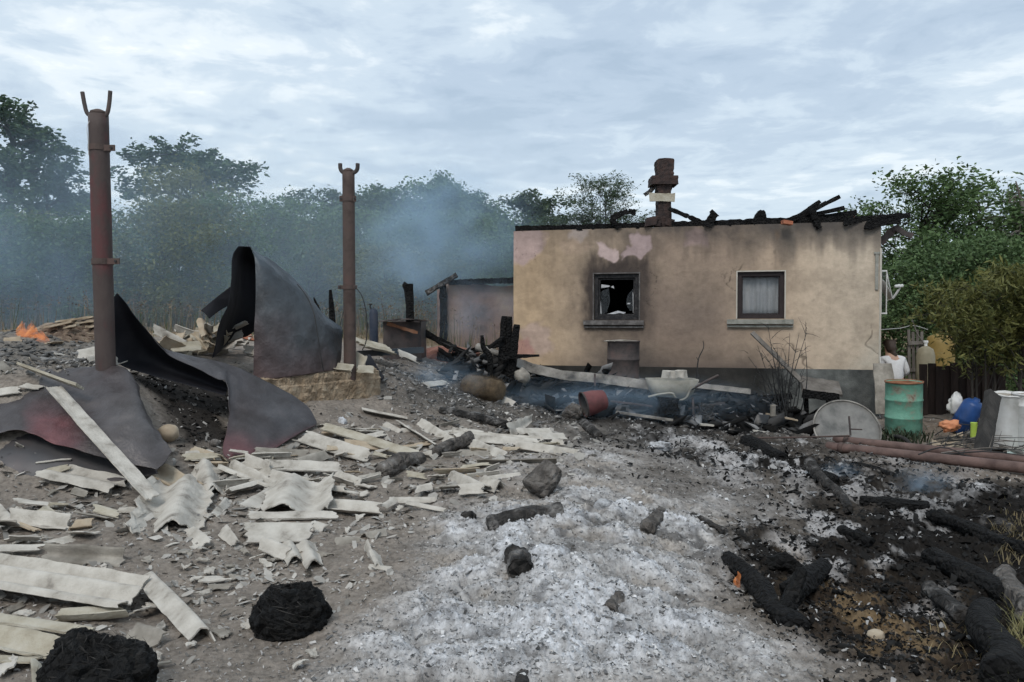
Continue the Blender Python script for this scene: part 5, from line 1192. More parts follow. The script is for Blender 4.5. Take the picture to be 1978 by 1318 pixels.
part('tub', *tubshape(P(1296, 772, 11.8), .37, .30, .31, -.05), M['tubgrey'], wb, True)
part('handle', *tube([P(1336, 752, 11.5), P(1362, 738, 11.4), P(1388, 725, 11.35)], .018, 8, n=14), M['rustgrey'], wb, True)
part('frame', *join(tube([P(1252, 767, 11.45), P(1275, 762, 11.42), P(1298, 760, 11.4), P(1304, 768, 11.4), P(1314, 773, 11.4), P(1326, 768, 11.4), P(1334, 752, 11.42), P(1342, 748, 11.45)], .016, 8, n=40)), M['tubgrey'], wb, True)
for x in (1272, 1338): part('leg', *tube([P(x, 768, 11.5), P(x+2, 812, 11.5)], .018, 8, n=6), M['rustgrey'], wb)
part('wheel', *lathe([(.05, -.03), (.17, -.04), (.19, 0), (.17, .04), (.05, .03)], 24, P(1255, 798, 11.9), axis=(.3, 1, 0)), M['char'], wb, True)
o = obj('rubble_block', *plank(P(1284, 724, 11.8), P(1322, 722, 11.85), .2, .11, n=6, jag=.28, seed=35, taper=.85), M['slate']); tag(o, 'pale broken block sitting on the wheelbarrow tub', 'block')
o = obj('scorched_box', *join(plank(P(1290, 800, 11.3), P(1290, 768, 11.3), .28, .2, up=(0, 1, 0), n=5, jag=.1)), M['char']); tag(o, 'black scorched box under the wheelbarrow tub', 'box')
o = obj('scorched_box', *join(plank(P(1360, 810, 11.6), P(1362, 780, 11.6), .22, .18, up=(0, 1, .2), n=5, jag=.2)), M['chargrey']); tag(o, 'grey burnt carton right of the wheelbarrow', 'box')
lump('burnt_bundle', 1405, 812, .20, .14, .16, M['rustgrey'], 'brown charred bundle on the heap right of the wheelbarrow', 'bundle', 36, .4)
lump('burnt_bundle', 1460, 818, .22, .15, .15, M['char'], 'black charred bundle left of the burnt bush', 'bundle', 37, .4)
drum('small_canister', 'small pale canister standing in the black debris', 1493, 805, 11.6, .04, .17, M['slated'], open_=False, cat_='canister', ribs=())
# leaning board, burnt bush, table
o = obj('leaning_board', *plank(P(1550, 738, 12.3), P(1453, 643, 12.9), .07, .03, n=12, jag=.05, up=(0, -1, .4)), M['greywood']); tag(o, 'weathered board leaning diagonally against the house', 'board')
bs = thing('burnt_bush', 'leafless burnt bush in front of the curtained window', 'bush', G(1520, 818))
r_ = np.random.default_rng(17); tw_ = []
rt = P(1520, 800, 12.35); rt[2] = float(H(rt[0], rt[1]))
stems = []
for k in range(22):
    e = P(1438+r_.random()*125, 625+r_.random()*120, 12.35+(r_.random()-.5)*.5); b0 = rt+np.array([(r_.random()-.5)*.3, (r_.random()-.5)*.2, 0])
    mid = b0+(e-b0)*.5+np.array([(r_.random()-.5)*.2, 0, .12*r_.random()]); ms = [tube([b0, mid, e], [.014, .008, .003], 5, n=10)]
    for q in range(5):
        f = .4+.6*r_.random(); s_ = b0+(e-b0)*f+np.array([0, 0, .05]); t_ = s_+np.array([(r_.random()-.5)*.45, (r_.random()-.5)*.2, (r_.random()-.2)*.35]); ms.append(tube([s_, (s_+t_)/2+[0, 0, .02], t_], [.005, .003, .0015], 4, n=5))
    part('stem', *join(*ms), M['wire'], bs)
o = obj('dead_sprig', *join(tube([P(1346, 730, 13.2), P(1349, 695, 13.2), P(1359, 672, 13.2), P(1358, 658, 13.2)], [.012, .01, .008, .004], 5, n=14), tube([P(1349, 697, 13.2), P(1345, 690, 13.2)], .005, 4)), M['wire']); tag(o, 'single black sprig against the wall between the windows', 'sprig')
tb = thing('burnt_table', 'collapsed burnt table beside the leaning board', 'table', P(1585, 810, 12.6))
part('table_top', *plank(P(1548, 741, 12.5), P(1622, 752, 12.4), .42, .045, n=8, jag=.06, up=(0, -.5, 1)), M['greywood'], tb)
part('apron', *plank(P(1550, 760, 12.3), P(1620, 769, 12.2), .13, .03, n=8, jag=.1, up=(0, -1, 0)), M['char'], tb)
for x, y1 in ((1556, 812), (1600, 812), (1616, 806)): part('leg', *plank(P(x, 765, 12.45), P(x+3, y1, 12.45), .06, .06, n=5, jag=.1, up=(0, 1, 0)), M['char'], tb)
# big dish lying
bd_ = thing('fallen_dish', 'large round satellite dish lying tilted before the green barrel', 'satellite dish', G(1640, 862))
dn = nrm((-.10, -.80, .58)); dc = P(1636, 828, 10.75); rD = .43
v, f_ = lathe([(.001, -.10), (.15, -.088), (.30, -.05), (rD, 0), (rD, -.012), (.30, -.062), (.15, -.10), (.001, -.112)], 48, (0, 0, 0), axis=dn)
part('reflector', v+dc, f_, M['dishgrey'], bd_, True)
part('rim', *lathe([(rD-.006, -.008), (rD+.012, -.008), (rD+.012, .014), (rD-.006, .014)], 56, dc, axis=dn, closed=True), M['palewood'], bd_, True)
part('mount', *join(tube([P(1640, 804, 10.5), P(1643, 842, 10.45)], .013, 6), tube([P(1642, 829, 10.46), P(1665, 830, 10.5)], .010, 6)), M['rustgrey'], bd_)
part('feed_arm', *tube([P(1463, 846, 10.2), P(1550, 845, 10.3), P(1640, 842, 10.42)], .012, 6, n=10), M['rust'], bd_)
# rusty pipes
M['pipe'] = mat('rusty_brown_pipe', [(.07,.042,.036),(.115,.075,.064),(.16,.10,.085)], 6, .7, .3, 30)
for i, (x0, y0, x1, y1, lab) in enumerate(((1598, 872, 2060, 925, 'nearer of two long rusty pipes on the right'), (1612, 858, 2060, 908, 'farther of two long rusty pipes on the right'))):
    a = G(x0, y0)+[0, 0, .06]; b = G(x1, y1)+[0, 0, .06]; t = thing('rusty_pipe', lab, 'pipe', (a+b)/2, 'rusty pipes')
    part('barrel', *tube([a+(b-a)*f for f in np.linspace(0, 1, 20)], .058, 18, .02, 3), M['pipe'], t, True)
    part('flange', *lathe([(.056, -.03), (.066, -.03), (.066, .03), (.056, .03)], 18, a+nrm(b-a)*.18, axis=nrm(b-a), closed=True), M['rust'], t, True)
# right-hand yard
o = obj('fence_post', *plank(G(1890, 896)-[0, 0, .1], P(1918, 762, 9.9), .17, .09, n=12, jag=.06, up=(0, 1, 0)), M['darkgreywood']); tag(o, 'dark leaning wooden post in front of the plastic drums', 'post')
drum('plastic_drum', 'crumpled white plastic drum with open mouth', 1942, 862, 11.0, .245, .72, M['whiteplastic'], M['slated'], (.03, -.06), rim=M['whiteplastic'], crumple=.16, seed=3, ribs=(), group='white plastic drums')
drum('plastic_drum', 'smoother white plastic drum at the right margin', 1990, 866, 10.8, .22, .74, M['whiteplastic'], M['slated'], (-.02, -.02), rim=M['whiteplastic'], crumple=.05, seed=5, ribs=(.8,), group='white plastic drums')
bl = thing('blue_drum', 'blue plastic drum lying behind the leaning post', 'drum', P(1866, 830, 12.0))
part('shell', *lathe([(.001, -.28), (.13, -.28), (.15, -.25), (.155, -.08), (.16, -.07), (.16, -.04), (.155, -.03), (.15, .2), (.11, .25), (.05, .26), (.045, .3), (.001, .3)], 30, P(1868, 803, 12.0), axis=(.30, -.35, .88)), M['blueplastic'], bl, True)
lump('white_sack', 1846, 800, .11, .09, .17, M['whiteplastic'], 'crumpled white sack beside the blue drum', 'sack', 41, .6, 2.6, D=12.2)
lump('orange_bag', 1836, 830, .13, .1, .08, M['orangebag'], 'crumpled orange bag on the ground by the blue drum', 'bag', 42, .7, 2.4, D=11.6)
drum('lime_jug', 'lime green plastic jug behind the leaning post', 1881, 846, 11.3, .045, .22, M['limeplastic'], open_=False, cat_='jug', ribs=())
bk = drum('white_bucket', 'white bucket with green lid right of the leaning post', 1914, 856, 11.0, .095, .25, M['whiteplastic'], open_=False, cat_='bucket', ribs=(.85,))
part('lid', *lathe([(.001, .25), (.105, .25), (.105, .275), (.09, .29), (.001, .29)], 24, P(1914, 856, 11.0)), M['greenlid'], bk, True)
part('handle', *tube([P(1906, 828, 10.85), P(1914, 840, 10.8), P(1922, 828, 10.85)], .004, 5, n=12), M['lightwire'], bk)
o = obj('pale_cloth', *grid_solid(np.array([[G(1800+30*i, 885-9*j-3*i)+[0, 0, .03+.04*math.sin(i*1.7+j)] for j in range(5)] for i in range(3)]), .01), M['slatet']); tag(o, 'crumpled cream cloth on the ground between pipes and post', 'cloth')
o = obj('plank', *plank(G(1858, 836)+[0, 0, .04], G(1990, 888)+[0, 0, .04], .09, .03, n=10, jag=.05), M['palewood']); tag(o, 'pale plank on the ground from orange bag to right margin', 'plank')
o = obj('green_tarp', *grid_solid(np.array([[G(1945+18*i, 898-6*j)+[0, 0, .05+.05*math.sin(i*1.3+j*.9)] for j in range(5)] for i in range(4)]), .01), mat('pale_green_plastic', [(.33,.40,.37),(.45,.52,.48)], 5, .5, .2)); tag(o, 'pale green plastic sheet on the ground at the right margin', 'sheet')
bp_ = thing('brushwood', 'tangle of thin bare branches around the leaning post', 'brushwood', G(1890, 900)); r_ = np.random.default_rng(29)
for k in range(34):
    x = 1770+r_.random()*200; y = 850+r_.random()*50; a = G(x, y)+[0, 0, .04+.1*r_.random()]; an = -.5+(r_.random()-.5)*1.3; L_ = .4+.9*r_.random()
    b = a+np.array([math.cos(an)*L_, math.sin(an)*L_, (r_.random()-.3)*.25]); md = (a+b)/2+np.array([0, .05, .1*r_.random()])
    part('branch', *join(tube([a, md, b], [.009, .007, .003], 5, n=8), tube([md, md+np.array([.1, .1, .12])], [.005, .002], 4)), M['wire'] if k % 3 else M['greywood'], bp_)
for i, (x0, y0, x1, y1, lab) in enumerate(((1720, 850, 1775, 880, 'dark branch lying at the foot of the green barrel'), (1780, 812, 1860, 838, 'pale stick reaching from green barrel to orange bag'))):
    o = obj('branch', *tube([G(x0, y0)+[0, 0, .05], (G(x0, y0)+G(x1, y1))/2+[0, 0, .12], G(x1, y1)+[0, 0, .03]], [.03, .028, .018] if i == 0 else [.012, .012, .008], 8, .1, n=14), M['darkgreywood'] if i == 0 else M['greywood'], True); tag(o, lab, 'branch')
o = obj('cement_slab', *plank(P(1716, 800, 13.4), P(1704, 703, 13.7), .42, .03, n=6, jag=.05, up=(0, 1, 0), taper=.75), M['slated']); tag(o, 'grey cement panel leaning at the right house corner', 'panel')
o = obj('cable', *tube([P(1700, 690, 13.9), P(1703, 730, 13.7), P(1699, 780, 13.6), P(1701, 822, 13.5)], .008, 6, n=20), M['lightwire']); tag(o, 'pale cable hanging down the right house corner', 'cable')
ta = thing('yellow_tank', 'ochre yellow tank behind the dark planks', 'tank', P(1815, 760, 15.5))
part('shell', *lathe([(.001, 0), (.25, 0), (.26, .05), (.26, .85), (.22, .98), (.10, 1.04), (.001, 1.05)], 28, P(1815, 748, 15.5)), M['yellow'], ta, True)
part('cross_pipe', *tube([P(1815, 644, 15.5), P(1850, 642, 15.5)], .03, 8), M['yellow'], ta)
ga = thing('gas_bottle', 'pale domed gas bottle left of the yellow tank', 'gas bottle', P(1786, 760, 15.0))
part('shell', *lathe([(.001, 0), (.15, 0), (.165, .05), (.165, .6), (.13, .72), (.05, .77), (.001, .78)], 26, P(1787, 748, 15.0)), M['beige'], ga, True)
part('valve', *lathe([(.001, .76), (.03, .76), (.03, .84), (.045, .84), (.045, .88), (.001, .88)], 12, P(1787, 748, 15.0)), M['white'], ga)
fp = thing('dark_plank_wall', 'plank wall coloured dark for the shadow under the leafy shrub', 'plank wall', P(1820, 800, 13.6))  # planks added and coloured dark to stand in for shadow under the shrub
for k in range(11):
    x = 1777+k*15; part('plank', *plank(P(x+7, 806, 13.6+.03*(k % 2)), P(x+7+random.random()*3-1, 700+random.random()*12, 13.6+.03*(k % 2)), .128, .03, n=5, jag=.04, up=(0, 1, 0)), M['brownplank'], fp)
pf = thing('grey_hurdle', 'grey slatted hurdle behind the stooping person', 'hurdle', P(1770, 745, 16.5))
for k in range(4): part('slat', *plank(P(1757+k*8, 748, 16.5), P(1755+k*8.5, 637+(k % 2)*4, 16.5), .06, .02, n=4, jag=.06, up=(0, 1, 0)), M['greywood'], pf)
for y in (663, 715): part('rail', *plank(P(1754, y, 16.46), P(1790, y-1, 16.46), .07, .03, n=4, jag=.05, up=(0, -1, 0)), M['greywood'], pf)
o = obj('washing_line', *join(tube([P(1702, 637, 14.2), P(1740, 634, 14.6), P(1764, 629, 15), P(1792, 637, 15.4)], .006, 5, n=20)), M['lightwire']); tag(o, 'sagging pale line from the house corner to a pole', 'line')
o = obj('thin_pole', *tube([P(1762, 618, 15.2), P(1772, 645, 15.2), P(1788, 668, 15.2)], .012, 6, n=8), M['greywood']); tag(o, 'thin bent pole above the gas bottle', 'pole')
# ---------------------------------------------------------------- left middle: stove, bottle, stakes, posts
sv = thing('scorched_stove', 'scorched sheet metal stove body behind the brown post', 'stove', P(775, 680, 12.6))
a = P(740, 668, 12.6); b = P(812, 668, 12.9); top = P(740, 622, 12.6)[2]
g = np.array([[(*(np.array([a[0], a[1]])+(np.array([b[0], b[1]])-np.array([a[0], a[1]]))*i/15), a[2]-.25+(top-a[2]+.25)*j/7) for j in range(8)] for i in range(16)])
g[..., 1] -= .12*np.sin(np.linspace(0, math.pi, 16))[:, None]; g += (fbm3(g, 3, 4, 3)-.5)[..., None]*.03
part('front_panel', *grid_solid(g, .012), M['rustgrey'], sv)
g2 = g[-1:]+np.array([0, 0, 0]); part('side_panel', *box((b+[0, .4, (top-b[2])/2-.1]), (.012, 0, 0), (0, .4, 0), (0, 0, (top-b[2])/2+.12)), M['steelblue'], sv)
part('back_panel', *box(((a+b)/2+[0, .8, (top-b[2])/2-.1]), ((b[0]-a[0])/2, 0, 0), (0, .01, 0), (0, 0, (top-b[2])/2+.12)), M['rustgrey'], sv)
part('top_plate', *plank(P(735, 621, 12.7), P(819, 620, 12.9), .75, .02, n=10, jag=.05, bend=.03), M['rustgrey'], sv)
part('rust_streak', *plank(P(748, 625, 12.5), P(806, 643, 12.62), .05, .01, n=8, jag=.3, up=(0, -1, 0)), M['rustin'], sv)
log_ = obj('charred_stump', *tube([P(792, 622, 12.9), P(791, 590, 12.9), P(789, 562, 12.9), P(787, 550, 12.9), P(787, 548, 12.9)], [.065, .07, .075, .09, .05], 14, .22, 5, n=26), M['char'], True); tag(log_, 'charred flared stump standing on the stove', 'stump')
gb = thing('scorched_gas_bottle', 'scorched dark blue gas bottle left of the stove', 'gas bottle', P(722, 668, 12.0))
part('shell', *lathe([(.001, -.05), (.06, -.05), (.066, 0), (.066, .46), (.05, .52), (.02, .54), (.001, .54)], 20, P(722, 665, 12.0)), M['darkblue'], gb, True)
part('valve', *join(tube([P(718, 600, 12.0), P(715, 592, 12.0), P(716, 587, 12.0)], .012, 6), tube([P(713, 588, 12), P(719, 588, 12)], .012, 6)), M['wire'], gb)
for i, (x0, y0, x1, y1, r0, lab, D_) in enumerate(((642, 625, 638, 560, .045, 'thick charred stake left of the brown post', 10.8), (617, 602, 606, 575, .022, 'thin charred stake tip behind the upright sheet', 10.6))):
    o = obj('charred_stake', *tube([P(x0, y0+25, D_), P(x0, y0, D_), P((x0+x1)/2, (y0+y1)/2, D_), P(x1, y1, D_)], [r0, r0, r0*.85, r0*.4], 10, .22, i+3, n=20), M['char'], True); tag(o, lab, 'stake')
o = obj('steel_rail', *plank(P(690, 684, 11.4), P(818, 676, 11.9), .09, .06, n=10, jag=.02, up=(0, -1, 0)), M['steelblue']); tag(o, 'dark horizontal rail in front of the stove', 'rail')
fr((690, 668, 11.2), (755, 680, 11.5), .5, 'ribbed pale sheet lying behind the brown post', waves=4, amp=.02, roll=-14, m='slatey', lift=(.05, .02))
fr((690, 712, 9.75), (698, 684, 9.8), .16, 'cream piece propped against the brown post', waves=.6, roll=-10, m='slatey', lift=(.0, .0))
fr((648, 712, 9.6), (680, 716, 9.6), .10, 'cream curl on the footing left of the brown post', waves=.8, roll=-30, m='slatey')
fr((690, 716, 9.65), (722, 718, 9.75), .10, 'cream slip on the footing right of the brown post', waves=.6, roll=-20, m='slatey')
sheet('rubber_flap', [[(701, 688, 10.3), (705, 700, 10.2), (712, 716, 10.1), (738, 735, 10.0)], [(715, 686, 10.35), (722, 698, 10.25), (732, 715, 10.15), (742, 728, 10.05)]], 8, 20, .02, M['soot'], .01)
tag(bpy.data.objects['rubber_flap'], 'black rubber flap draped at the end of the footing', 'rubber flap')
fr((772, 690, 11.2), (806, 698, 11.3), .25, 'whitish sheet corner on the slope before the stove', waves=.8, roll=-15, m='slate', lift=(.05, .0))
for i, (x0, y0, x1, y1, D_, w__, lab, mm_) in enumerate(((820, 643, 905, 688, 13.6, .10, 'charred beam sloping down right of the stove', 'char'), (895, 683, 990, 660, 13.2, .07, 'charred pole crossing behind the post cluster', 'char'), (845, 688, 960, 700, 13.0, .12, 'black beam lying level behind the post cluster', 'char'), (905, 700, 985, 690, 12.9, .10, 'short black beam against the post cluster', 'char'))):
    o = obj('charred_beam', *plank(P(x0, y0, D_), P(x1, y1, D_), w__, w__*.8, n=12, jag=.2, seed=i, up=(0, -1, .3)), M[mm_]); tag(o, lab, 'beam')
lump('brick_heap', 870, 700, .50, .4, .24, M['redbrick'], 'reddish broken brick heap beside the shed', 'heap', 51, .4, 2.0, D=14.2, lift=-.1)
M['orange'].node_tree.nodes  # brick tone shared with roof tiles
pcx = 12.2
for i, (x0, y0, x1, y1, r0, lab) in enumerate(((966, 745, 975, 612, .062, 'tall charred post, left of the tight cluster'), (978, 735, 985, 613, .045, 'thin charred post inside the tight cluster'), (984, 748, 998, 628, .062, 'charred post leaning right in the cluster'))):
    a, b = P(x0, y0, pcx-.06*i), P(x1, y1, pcx-.06*i); a[2] = min(a[2], float(H(a[0], a[1])))
    o = obj('charred_post', *tube([a, a+(b-a)*.5, b-(b-a)*.04, b], [r0, r0*1.05, r0*.85, r0*.4], 14, .3, i+20, n=40), M['char'], True); tag(o, lab, 'post', 'charred posts left of the house')
o = obj('charred_beam', *plank(P(968, 690, 12.0), P(1042, 687, 11.9), .09, .07, n=10, jag=.12, taper=.35, up=(0, -1, 0)), M['char']); tag(o, 'pointed charred beam sticking out right of the post cluster', 'beam')
o = obj('charred_fork', *join(tube([P(947, 745, 12.0), P(946, 690, 12.0), P(934, 672, 12.0), P(931, 648, 12.0)], [.045, .045, .04, .025], 10, .15, 3, n=20), tube([P(944, 672, 12.0), P(972, 652, 12.1)], [.03, .035], 8, .1, 4)), M['char'], True); tag(o, 'forked charred branch left of the post cluster', 'branch')
o = obj('pale_pipe', *join(tube([P(922, 670, 12.7), P(932, 674, 12.65), P(966, 684, 12.5)], [.065, .06, .045], 12, n=12)), M['palewood'], True); tag(o, 'pale pipe stub poking through the post cluster', 'pipe')
lump('pale_rag', 1008, 738, .12, .1, .12, M['slated'], 'grey-white rag at the foot of the post cluster', 'rag', 54, .4, D=12.0)
# brown wire roll with bristles
wr = thing('wire_roll', 'brown burnt roll of bristly fibre before the post cluster', 'roll', P(934, 772, 11.2))
c0, c1 = P(905, 746, 11.35), P(962, 755, 11.05); 
part('core', *tube([c0-(c1-c0)*.1, c0, (c0+c1)/2, c1, c1+(c1-c0)*.1], [.10, .16, .165, .155, .10], 24, .12, 6, n=26), M['wirebrush'], wr, True)
r_ = np.random.default_rng(3); n = 3800; f = r_.random(n); an = r_.random(n)*6.28; d_ = nrm(c1-c0); s_ = nrm(np.cross(d_, (0, 0, 1))); u_ = np.cross(s_, d_)
rad_ = np.cos(an)[:, None]*s_+np.sin(an)[:, None]*u_; b0 = c0+(c1-c0)*(f*1.1-.05)[:, None]+rad_*.145; tip = b0+(rad_+(r_.random((n, 3))-.5)*1.1)*(.025+.03*r_.random(n))[:, None]; tv = np.cross(rad_, d_)*.004
V = np.stack([b0-tv, b0+tv, tip], 1).reshape(-1, 3); F = np.arange(n*3).reshape(-1, 3)
part('bristles', V, F, M['wirebrush'], wr)['kind'] = 'stuff'
# ---------------------------------------------------------------- person
PX, PD = 1731, 14.9
ft_ = P(PX, 760, PD); gzp = float(H(ft_[0], ft_[1])); pz = lambda y: P(PX, y, PD)[2]
hd_ = pz(660); cx_ = ft_[0]
def skin(name, verts, edges, radii, root, m, th, sub=2, smooth=True):
    me = bpy.data.meshes.new(name); b_ = BASE[th.name]
    me.from_pydata([tuple(np.array(v)-b_) for v in verts], edges, []); o = bpy.data.objects.new(name, me); C.objects.link(o); o.parent = th; BASE[o.name] = b_
    md = o.modifiers.new('skin', 'SKIN'); md.use_smooth_shade = True
    for i, r0 in enumerate(radii): me.skin_vertices[0].data[i].radius = (r0, r0) if not isinstance(r0, tuple) else r0
    me.skin_vertices[0].data[root].use_root = True
    s = o.modifiers.new('sub', 'SUBSURF'); s.levels = sub; s.render_levels = sub
    me.materials.append(m); return o
ps = thing('person', 'person in a white sweater seen from behind, stooping by the house', 'person', (cx_, PD, gzp))
# stooping: feet on the ground, knees bent, torso leaning away from the camera
zs = hd_-.33; zh = zs-.46
v = [(cx_, PD, zh), (cx_, PD+.08, zh+.25), (cx_, PD+.18, zs), (cx_-.02, PD+.23, zs+.09), (cx_-.02, PD+.27, zs+.20), (cx_-.02, PD+.27, zs+.29),
     (cx_-.19, PD+.17, zs-.02), (cx_-.245, PD+.12, zs-.24), (cx_-.18, PD+.36, zs-.38), (cx_+.19, PD+.17, zs-.02), (cx_+.27, PD+.12, zs-.25), (cx_+.18, PD+.34, zs-.38),
     (cx_-.10, PD, zh-.06), (cx_-.13, PD+.20, (zh+gzp)/2), (cx_-.12, PD-.05, gzp+.07), (cx_-.13, PD+.14, gzp+.03), (cx_+.10, PD, zh-.06), (cx_+.13, PD+.20, (zh+gzp)/2), (cx_+.12, PD-.05, gzp+.07), (cx_+.13, PD+.14, gzp+.03),
     (cx_-.14, PD+.43, zs-.42), (cx_+.14, PD+.41, zs-.42)]
e = [(0,1),(1,2),(2,3),(3,4),(4,5),(2,6),(6,7),(7,8),(2,9),(9,10),(10,11),(0,12),(12,13),(13,14),(14,15),(0,16),(16,17),(17,18),(18,19),(8,20),(11,21)]
rad = [(.15,.11),(.13,.10),(.15,.10),.055,.085,.075,.062,.045,.032,.062,.045,.032,.09,.065,.04,.035,.09,.065,.04,.035,.03,.03]
for side, wi in ((-1, 20), (1, 21)):
    for k in range(5):
        b0 = np.array(v[wi]); dx_ = (k-2)*.016; i0 = len(v); th_ = k == 0
        v += [tuple(b0+[dx_, .03, -.01]), tuple(b0+[dx_*1.3+(-side*.03 if th_ else 0), .06, -.03]), tuple(b0+[dx_*1.3+(-side*.04 if th_ else 0), .075-.005*abs(k-2), -.06])]
        e += [(wi, i0), (i0, i0+1), (i0+1, i0+2)]; rad += [.010, .009, .008]
skin('body', v, e, rad, 0, M['skin'], ps)
sv_ = [v[i] for i in (0, 1, 2, 3, 6, 7, 8, 9, 10, 11)]; sv_[0] = (cx_, PD+.0, zh-.03); sv_[3] = (cx_-.01, PD+.205, zs+.045)
skin('sweater', sv_, [(0,1),(1,2),(2,3),(2,4),(4,5),(5,6),(2,7),(7,8),(8,9)], [(.175,.13),(.165,.125),(.175,.12),.07,.08,.062,.048,.08,.062,.048], 0, M['sweater'], ps)
tv_ = [v[i] for i in (0, 12, 13, 14, 16, 17, 18)]
skin('trousers', tv_, [(0,1),(1,2),(2,3),(0,4),(4,5),(5,6)], [(.165,.13),.11,.085,.06,.11,.085,.06], 0, M['trousers'], ps)
skin('hair', [(cx_-.02, PD+.255, zs+.30), (cx_-.02, PD+.23, zs+.23), (cx_, PD+.16, zs+.14), (cx_+.03, PD+.12, zs+.04), (cx_+.035, PD+.115, zs-.01)], [(0,1),(1,2),(2,3),(3,4)], [.09, .105, .06, .045, .02], 1, M['hair'], ps)

# burnt timbers tangled in the heap along the house
r_ = np.random.default_rng(123); hl = ['left of', 'behind', 'right of', 'in front of', 'below']; hn_ = ['the post cluster', 'the bent beam', 'the red pot', 'the burnt barrel', 'the wheelbarrow', 'the pale board', 'the charred bundles', 'the burnt bush', 'the burnt table']
for k in range(40):
    x = 930+540*(k+r_.random())/40; y = 738+(x-930)*.075+r_.random()*40-14; D_ = 12.9-(y-738-(x-930)*.075)*.03
    a = P(x, y, D_); an = (r_.random()-.5)*2.4; L_ = .25+.75*r_.random(); b = a+np.array([math.cos(an)*L_, math.sin(an)*.3*L_, (r_.random()-.35)*.4*L_]); w__ = .03+.06*r_.random()
    o = obj('burnt_timber', *plank(a, b, w__, w__*(.4+.5*r_.random()), n=9, jag=.25, seed=k+500), M['char'] if k % 4 else M['chargrey'])
    tag(o, '%s charred timber in the heap below the house, %s from the left' % ('short' if L_ < .5 else ('thick' if w__ > .06 else 'long'), ['first','second','third','fourth','fifth','sixth','seventh','eighth','ninth','tenth','eleventh','twelfth','thirteenth','fourteenth','fifteenth','sixteenth','seventeenth','eighteenth','nineteenth','twentieth','twenty-first','twenty-second','twenty-third','twenty-fourth','twenty-fifth','twenty-sixth','twenty-seventh','twenty-eighth','twenty-ninth','thirtieth','thirty-first','thirty-second','thirty-third','thirty-fourth','thirty-fifth','thirty-sixth','thirty-seventh','thirty-eighth','thirty-ninth','fortieth'][k]), 'timber', 'charred timbers in the heap')
# ================================================================== TREES AND WEEDS
def leafmat(name, tint=(1, 1, 1)):
    m = bpy.data.materials.new(name); m.use_nodes = True; t = m.node_tree; t.nodes.clear(); n = t.nodes.new; l = t.links.new
    o = n('ShaderNodeOutputMaterial'); at = n('ShaderNodeVertexColor'); at.layer_name = 'col'
    b = n('ShaderNodeBsdfPrincipled'); b.inputs['Roughness'].default_value = .6; b.inputs['Specular IOR Level'].default_value = .25
    tr = n('ShaderNodeBsdfTranslucent'); mx_ = n('ShaderNodeMixShader'); mx_.inputs[0].default_value = .22
    l(at.outputs[0], b.inputs['Base Color']); l(at.outputs[0], tr.inputs[0]); l(b.outputs[0], mx_.inputs[1]); l(tr.outputs[0], mx_.inputs[2]); l(mx_.outputs[0], o.inputs[0])
    return m
M['leaf'] = leafmat('leaves')
M['bark'] = mat('bark', [(.03,.026,.022),(.06,.052,.044)], 6, .95, .6, 20, stretch=(1, 1, .3))
